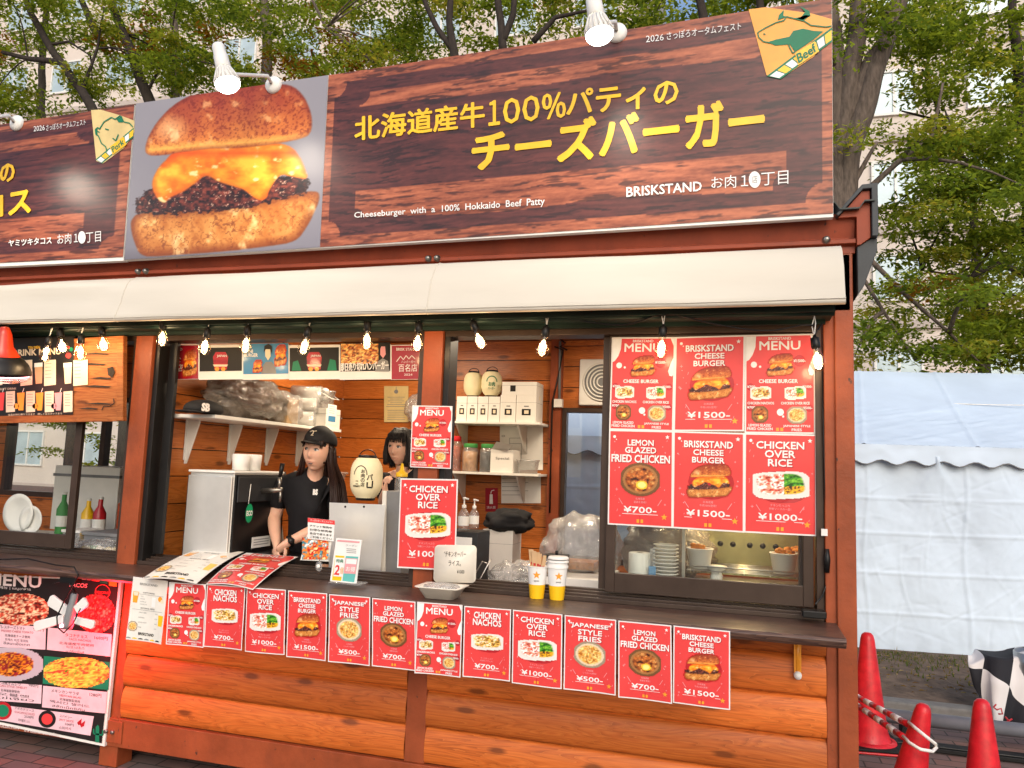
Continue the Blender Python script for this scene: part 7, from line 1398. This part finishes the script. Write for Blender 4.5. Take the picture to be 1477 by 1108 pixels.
def cone(x, y, z, h, lean, label, rz=0):
    o = thing('traffic_cone', label, 'traffic cone', (x, y, z), 'red traffic cones at the stall corner'); M_ = Matrix.Rotation(rad(lean[0]), 3, 'X') @ Matrix.Rotation(rad(lean[1]), 3, 'Y') @ Matrix.Rotation(rad(rz), 3, 'Z'); c = (x, y, z)
    b = MB(); k = h / .70; b.lathe([(.135 * k, .04 * k), (.128 * k, .05 * k), (.112 * k, .10 * k), (.098 * k, .20 * k), (.043 * k, .655 * k), (.036 * k, .682 * k), (.022 * k, .697 * k), (0, .70 * k)], c, 'red_plastic', 40, M=M_); b.lathe([(.165 * k, .028 * k), (.16 * k, .04 * k), (.135 * k, .046 * k)], c, 'red_plastic', 32, M=M_); b.build('body', o)
    b = MB(); r_ = .19 * k; b.box((-r_, -r_, 0), (r_, r_, .014 * k), 'red_plastic'); b.box((-r_ * .98, -r_ * .98, .0142 * k), (r_ * .98, r_ * .98, .032 * k), 'cone_base'); b.v = [tuple(M_ @ Vector(q) + Vector(c)) for q in b.v]; b.build('base', o, bev=.006); return o
def cone_at(tip, y, zg, lean, label, rz=0):
    t = V3(at(*tip, y=y)); M_ = Matrix.Rotation(rad(lean[0]), 3, 'X') @ Matrix.Rotation(rad(lean[1]), 3, 'Y'); u = M_ @ Vector((0, 0, 1)); h = (t.z - zg) / u.z; bb = t - u * h; return cone(bb.x, bb.y, zg, h, lean, label, rz), h
o1, h = cone_at((1251, 912), 1.9, .002, (0, 0), 'red traffic cone standing right behind the stall corner post', 8); print('cone h', h)
o2, h = cone_at((1333, 1015), .62, .03, (4, 10), 'leaning red traffic cone carrying the white ring of the striped bars', 20); print('cone h', h)
o3, h = cone_at((1416, 1008), .75, .002, (0, 0), 'upright red traffic cone at the bottom right in front of the grey pipe', 15); print('cone h', h)
BR = thing('cone_bar', 'red and white striped double bar hooked by a white ring on the leaning cone', 'barrier bar', at(1300, 1055, y=.62), None)
pA, pB = V3(at(1240, 1007, y=1.5)), V3(at(1312, 1046, y=.66)); pC, pD = V3(at(1240, 1020, y=1.45)), V3(at(1303, 1063, y=.62))
b = MB()
for a_, c_ in ((pA, pB), (pC, pD)):
    n = 7; d_ = (c_ - a_) / n
    for k in range(-3, n): b.tube([a_ + d_ * k, a_ + d_ * (k + 1)], .0155, 'white_ink' if k % 2 else 'red_plastic', 12)
b.build('bars', BR)
b = MB(); rp = [at(*q, y=yy) for q, yy in (((1311, 1042), .64), ((1320, 1050), .54), ((1335, 1062), .50), ((1349, 1073), .52), ((1351, 1078), .54), ((1345, 1084), .50), ((1328, 1081), .46), ((1312, 1072), .50), ((1303, 1062), .60))]; b.tube(rp, .0075, 'white_plastic', 8); b.build('ring', BR)
b = MB(); ye = 2.16; p0 = V3(at(1262, 1032, y=ye)); b.tube([(1.2, ye, .12), (5.5, ye, .12)], .043, 'grey_pipe', 24); b.lathe([(.036, 0), (.043, 0)], (5.5, ye, .12), 'grey_pipe', 20)
for x in (1.9, 3.9): b.box((x, ye - .06, .0), (x + .1, ye + .06, .078), 'cone_base')
tag(b.build('drain_pipe', origin=(2.5, ye, 0)), 'thick grey plastic pipe lying along the paving in front of the kerb', 'pipe')
b = MB(); b.box((1.2, 1.90, .004), (5.5, 2.0, .03), 'cone_base'); b.box((1.2, 1.91, .0305), (5.5, 1.99, .04), 'black_plastic'); tag(b.build('cable_ramp', origin=(2.5, 1.95, 0), bev=.006), 'low black cable ramp lying on the paving before the grey pipe', 'cable ramp')
# keg with the checkered flag draped beside it
kc = V3(at(1486, 1000, y=2.75)); kc.z = .02; KG = thing('beer_keg', 'steel beer keg at the right edge beside the checkered flag', 'keg', kc); kc.x += .07
b = MB(); b.lathe([(.0, .02), (.13, .02), (.155, .0), (.16, .01), (.158, .06), (.166, .08), (.166, .14), (.172, .15), (.166, .16), (.166, .28), (.172, .29), (.166, .30), (.166, .38), (.158, .40), (.158, .46), (.152, .465), (.148, .41), (0, .42)], kc, 'keg_metal', 40); b.build('shell', KG)
dv = Vector((CAM - np.array(kc)).tolist()); a0 = math.atan2(dv.y, dv.x) - .5
def fnk(u, v, l): return (kc.x + (.1675 + l) * math.cos(a0 + u / .166), kc.y + (.1675 + l) * math.sin(a0 + u / .166), kc.z + v)
s = Sheet(fnk); s.poly([(-.05 + .01 * k, .2) for k in range(11)] + [(.05 - .01 * k, .25) for k in range(11)], 'yellow_ink', .001); s.b.build('keg_label', KG)
FG = thing('checkered_flag', 'black and white checkered flag with red letters draped by the keg', 'flag', at(1435, 1060, y=2.5))
n1, n2 = 60, 60; b = MB(); P = np.zeros((n2, n1, 3)); uv = []
cs = [[(1396, 945, 2.75), (1408, 939, 3.0), (1450, 938, 3.05), (1500, 930, 3.0)], [(1396, 960, 2.7), (1428, 948, 2.66), (1462, 950, 2.68), (1500, 948, 2.7)], [(1404, 990, 2.7), (1430, 985, 2.6), (1462, 990, 2.62), (1500, 990, 2.66)], [(1420, 1020, 2.66), (1432, 1050, 2.58), (1455, 1062, 2.58), (1490, 1050, 2.62)], [(1428, 1062, 2.6), (1440, 1066, 2.52), (1462, 1066, 2.52), (1492, 1062, 2.58)]]
G = np.array([[at(a_, b_, y=c_) for a_, b_, c_ in row] for row in cs])
def bil(G, u, v):
    h, w = G.shape[:2]; x = min(u * (w - 1), w - 1.0001); y = min(v * (h - 1), h - 1.0001); i, j = int(x), int(y); fx, fy = x - i, y - j; fx = fx * fx * (3 - 2 * fx) * .5 + fx * .5
    return (G[j, i] * (1 - fx) + G[j, i + 1] * fx) * (1 - fy) + (G[j + 1, i] * (1 - fx) + G[j + 1, i + 1] * fx) * fy
for j in range(n2):
    for i in range(n1):
        u, v = i / (n1 - 1), j / (n2 - 1); q = bil(G, u, v); P[j, i] = q + np.array([0, -.02 * math.sin(u * 14 + v * 3) - .012 * noise.noise(Vector((u * 6, v * 5, 2))), .008 * noise.noise(Vector((u * 5, v * 6, 9)))]); uv.append((u * 2.3 + .2 + .9 * v, v * 1.7 + .55 - .7 * u))
b.grid(P, 'checker_cloth'); b.uv = uv; fo = b.build('cloth', FG); so_ = fo.modifiers.new('solid', 'SOLIDIFY'); so_.thickness = .003
s = px_sheet(2.5)
b = MB()
for st in (((1437, 1016), (1433, 1020), (1438, 1024), (1444, 1022), (1446, 1030), (1440, 1030)), ((1450, 1034), (1456, 1041)), ((1447, 1043), (1453, 1041), (1460, 1037))):
    b.tube([at(*q, y=2.475) for q in st], .0055, 'red_dark', 6)
b.build('lettering', FG)

# ------------------------------------------------------------------ buildings beyond the trees
def block(name, label, cat, x0, x1, y, z1, nx, nz, fx=.55, fz=.5, depth=12, base=None, m='facade_wall'):
    o = thing(name, label, cat, ((x0 + x1) / 2, y + depth / 2, 0)); b = MB(); b.box((x0, y, 0), (x1, y + depth, z1), m)
    cw, chh = (x1 - x0) / nx, (z1 - (base or 0)) / nz
    for j in range(nz + 1): b.box((x0, y - .12, (base or 0) + chh * j - .12), (x1, y - .003, (base or 0) + chh * j + .12), 'facade_band')
    b.build('wall', o)
    if base: b = MB(); b.box((x0, y - .6, 0), (x1, y - .13, base), 'navy_band'); b.build('ground_floor', o)
    fb = MB(); fb.box((0, -.10, 0), (cw * fx, -.004, .08), 'white_metal'); fb.box((0, -.10, chh * fz - .08), (cw * fx, -.004, chh * fz), 'white_metal'); [fb.box((q_, -.10, .08), (q_ + .07, -.004, chh * fz - .08), 'white_metal') for q_ in (0, cw * fx / 2 - .03, cw * fx - .07)]
    pb = MB(); pb.box((.07, -.05, .08), (cw * fx - .07, -.045, chh * fz - .08), 'pane_sky'); w0 = None
    for i in range(nx):
        for j in range(nz):
            px_, pz_ = x0 + cw * (i + (1 - fx) / 2), (base or 0) + chh * (j + .25)
            if w0 is None:
                w0 = fb.build('window', o); w0.location = V3((px_, y, pz_)) - wloc(o); pn = pb.build('pane', None); pn.parent = w0
                w0.data.transform(Matrix.Translation(wloc(o)))
            else:
                c_ = copy_tree(w0, o); c_.location = V3((px_, y, pz_)) - wloc(o)
    return o
block('office_block', 'tall pale pink office block behind the trees at right', 'building', 1.5, 26, 22, 30, 9, 9, .5, .5, base=3.4)
block('office_block', 'tall cream office block seen through the trees at left', 'building', -64, -3, 26, 30, 18, 8, .55, .45, m='facade_wall')

# ------------------------------------------------------------------ trees
LEAFC = [np.array(c) for c in ((.16, .22, .034), (.22, .29, .042), (.11, .17, .03), (.28, .33, .052), (.38, .35, .065))]
def crown(name, parent, clumps, per, size, autumn=0., seed=1, flatness=.28):
    r_ = np.random.default_rng(seed); C = np.array([c[:3] for c in clumps]); R_ = np.array([c[3] for c in clumps]); n = len(C) * per; k = np.repeat(np.arange(len(C)), per)
    d = r_.normal(0, 1, (n, 3)); d /= np.linalg.norm(d, axis=1)[:, None]; rad_ = R_[k] * r_.random(n) ** .45; pos = C[k] + d * rad_[:, None] * np.array([1, 1, flatness])
    pos[:, 2] -= .18 * (rad_ ** 2) / R_[k]
    az = r_.uniform(0, 6.283, n); el = r_.normal(-.25, .4, n); L_ = size * r_.uniform(.5, 1.5, n); w = L_ * r_.uniform(.38, .55, n)
    t = np.stack([np.cos(az) * np.cos(el), np.sin(az) * np.cos(el), np.sin(el)], 1); sd = np.stack([-np.sin(az), np.cos(az), r_.normal(0, .45, n)], 1)
    sd /= np.linalg.norm(sd, axis=1)[:, None]
    v = np.stack([pos, pos + t * (L_ * .45)[:, None] + sd * (w * .5)[:, None], pos + t * L_[:, None], pos + t * (L_ * .45)[:, None] - sd * (w * .5)[:, None]], 1).reshape(-1, 3)
    ct = r_.random(len(C)); idx = np.clip((ct[k] * 3.2 + r_.random(n) * 1.6).astype(int), 0, 4); col = np.array(LEAFC)[idx]
    if autumn: a_ = (r_.random(len(C)) < autumn)[k] & (r_.random(n) < .7); col[a_] = np.array([.26, .12, .02]) * r_.uniform(.6, 1.1, (a_.sum(), 1))
    col = col * r_.uniform(.75, 1.25, (n, 1)); off = np.array(wloc(parent))
    me = bpy.data.meshes.new(name); me.vertices.add(4 * n); me.vertices.foreach_set('co', (v - off).ravel()); me.loops.add(4 * n); me.loops.foreach_set('vertex_index', np.arange(4 * n)); me.polygons.add(n); me.polygons.foreach_set('loop_start', np.arange(n) * 4); me.polygons.foreach_set('loop_total', np.full(n, 4))
    me.update(calc_edges=True); at_ = me.color_attributes.new('Col', 'FLOAT_COLOR', 'POINT'); ca = np.ones((4 * n, 4), np.float32); ca[:, :3] = np.repeat(col, 4, 0); at_.data.foreach_set('color', ca.ravel()); me.materials.append(MATS['leaf_green'])
    o = bpy.data.objects.new(name, me); COL.objects.link(o); o.parent = parent; return o
def limbs(parent, paths, m):
    b = MB()
    for pts, r0, r1 in paths:
        P_ = [V3(q) for q in pts]; fine = []
        for i, (a_, c_) in enumerate(zip(P_, P_[1:])):
            for k in range(5): q = a_.lerp(c_, k / 5); fine.append(q + Vector((noise.noise(q * 1.3), noise.noise(q * 1.3 + Vector((5, 0, 0))), 0)) * r0 * .5)
        fine.append(P_[-1]); n = len(fine); b.tube(fine, [r0 + (r1 - r0) * i / (n - 1) for i in range(n)], m, 10)
    return b.build('trunk', parent)
def bez(a_, c_, n=5, sag=.3, r_=random): m_ = (V3(a_) + V3(c_)) / 2 + Vector((0, 0, sag)); return [V3(a_).lerp(m_, t).lerp(m_.lerp(V3(c_), t), t) for t in [i / n for i in range(n + 1)]]
def tree(label, y, trunk_px, limb_px, boxes, per, size, m='bark', autumn=0., seed=1, r0=.12, kind='broadleaf_tree', ground=True, cr=(.35, .7), tw=9):
    r_ = random.Random(seed); tp = [V3(at(*q[:2], y=y + (q[2] if len(q) > 2 else 0))) for q in trunk_px]; basep = Vector((tp[0].x, tp[0].y, .05)); o = thing(kind, label, 'tree', basep, 'trees behind the stall')
    paths = [([basep] + tp, r0, r0 * .45)] if ground else [(tp, r0, r0 * .4)]
    for pl_, ra, rb in limb_px: paths.append(([at(*q[:2], y=y + (q[2] if len(q) > 2 else 0)) for q in pl_], ra, rb))
    cl = []
    for (x0, y0, x1, y1, ya, yb, cnt) in boxes:
        for k in range(cnt): q = at(r_.uniform(x0, x1), r_.uniform(y0, y1), y=y + r_.uniform(ya, yb)); cl.append((q[0], q[1], q[2], r_.uniform(*cr)))
    ends = [V3(p_[0][-1]) for p_ in paths] + [V3(p_[0][len(p_[0]) // 2]) for p_ in paths]
    for k in range(min(tw, len(cl))):
        c_ = V3(cl[r_.randrange(len(cl))][:3]); e = min(ends, key=lambda q: (q - c_).length)
        if (e - c_).length < 4: paths.append((bez(e, c_, 4, .25), r0 * .16, .008))
    limbs(o, paths, m); crown('crown', o, cl, per, size, autumn, seed); return o
tree('old grey tree with several stems rising just right of the sign', 7.0, [(1205, 330), (1212, 220), (1225, 100), (1238, 20), (1250, -60)], [([(1212, 330), (1232, 200), (1262, 110), (1290, 20), (1310, -50)], .16, .09), ([(1210, 250), (1222, 170), (1260, 80), (1290, 45)], .12, .07), ([(1207, 200), (1204, 100), (1196, -40)], .12, .09), ([(1222, 330), (1250, 275), (1300, 230), (1345, 195), (1360, 120)], .05, .015), ([(1215, 290), (1240, 250), (1265, 205)], .045, .02), ([(1240, 360), (1300, 420), (1370, 480), (1420, 530)], .035, .012), ([(1232, 380), (1275, 450), (1320, 520)], .03, .01)],
     [(1215, -40, 1330, 60, -.6, 1.6, 12), (1330, 140, 1480, 300, -.8, 1.2, 12), (1225, 390, 1420, 520, -.8, 1.2, 13), (1190, 60, 1212, 260, -.9, -.3, 2)], 230, .085, 'bark', .05, 11, .19, cr=(.32, .62), tw=14)
tree('leafy green tree spreading in layers at the right edge', 8.6, [(1500, 520), (1492, 400), (1480, 250), (1470, 100), (1460, 0)], [([(1485, 300), (1420, 230), (1360, 180), (1330, 100)], .06, .015), ([(1480, 250), (1440, 280), (1400, 240), (1340, 170), (1300, 160)], .05, .012), ([(1490, 400), (1440, 380), (1400, 400), (1330, 390)], .05, .012), ([(1480, 470), (1400, 440), (1345, 440)], .04, .012)],
     [(1330, -40, 1500, 150, -1, 1, 26), (1290, 180, 1500, 300, -1, 1, 24), (1320, 290, 1500, 420, -1, 1, 24), (1380, 420, 1500, 520, -1, 1, 22), (1260, 190, 1330, 400, -.5, 1, 6)], 260, .09, 'bark_dark', .0, 12, .13, cr=(.35, .7), tw=12)
tree('dark trunked leafy tree behind the left end of the signs', 7.0, [(148, 190), (120, 130), (80, 80), (45, 20), (20, -40)], [([(90, 90), (40, 85), (-20, 70)], .06, .03), ([(70, 65), (100, 60), (130, 80)], .03, .01), ([(120, 130), (140, 70), (150, 10)], .035, .012)],
     [(-60, 120, 200, 200, -.5, 1.5, 11), (-60, -60, 160, 40, -.5, 1.5, 24), (-60, 30, 90, 150, -.5, 1.5, 16), (90, 40, 220, 150, 0, 1.5, 12)], 230, .09, 'bark_dark', .04, 13, .10, cr=(.3, .6))
tree('slim dark trunked tree directly behind the burger photo', 8.0, [(222, 160), (205, 110), (180, 50), (160, 0), (150, -60)], [([(215, 130), (235, 90), (245, 65)], .03, .012), ([(150, 70), (130, 30), (110, -20)], .08, .05)],
     [(190, 60, 470, 130, -.5, 2, 34), (150, -60, 420, 60, -.5, 2, 36)], 230, .09, 'bark_dark', .16, 14, .12, cr=(.3, .65))
tree('pale trunked tree behind the middle of the signs', 9.5, [(250, 180), (255, 120), (252, 60), (248, -40)], [([(385, 150), (383, 60), (380, -40)], .12, .08), ([(540, 90), (470, 40), (440, -20)], .05, .02)],
     [(330, -60, 620, 60, -.5, 2, 38), (400, 40, 620, 105, -.5, 2, 22)], 230, .095, 'bark', .10, 15, .12, cr=(.35, .7))
tree('forked black trunked tree behind the yellow lettering', 7.5, [(655, 80), (648, 30), (650, -40)], [([(652, 70), (630, 40), (615, 10), (600, -40)], .05, .035), ([(725, 75), (722, 30), (715, -40)], .07, .05), ([(724, 60), (740, 20), (745, -40)], .06, .04), ([(770, 60), (800, 25), (850, 15)], .05, .02)],
     [(600, -60, 780, 70, .2, 2.2, 22), (760, -60, 960, 60, .2, 2.2, 22)], 240, .09, 'bark_dark', .06, 16, .09, cr=(.3, .62))
tree('leafy green tree behind the right end of the long sign', 7.0, [(1020, 60), (1010, 0), (1000, -60)], [([(1100, 40), (1090, -40)], .06, .04)], [(930, -60, 1200, 50, 0, 2, 30)], 240, .09, 'bark_dark', .03, 17, .09, cr=(.3, .6))
tree('bushy tree far behind the white tent', 13, [(1420, 520), (1410, 380), (1400, 250)], [], [(1230, 380, 1500, 520, -1, 2, 12), (1380, 250, 1500, 420, -1, 2, 10), (1230, -40, 1480, 250, 0, 2, 16)], 260, .12, 'bark_dark', .0, 18, .14, cr=(.5, 1.0))
tree('distant leafy tree far behind the left signs', 14, [(60, 200), (60, 100), (70, -40)], [], [(-80, -60, 560, 190, -1, 2, 46)], 260, .13, 'bark_dark', .06, 19, .16, cr=(.5, 1.0))
tree('small tree seen through the back windows of the stall', 9, [(830, 760), (835, 600), (840, 480)], [], [(790, 540, 900, 640, -.5, 1, 12), (60, 600, 200, 670, -1, 1, 10), (0, 480, 300, 560, -1, 1, 6)], 200, .09, 'bark_dark', .0, 20, .1, cr=(.3, .6))
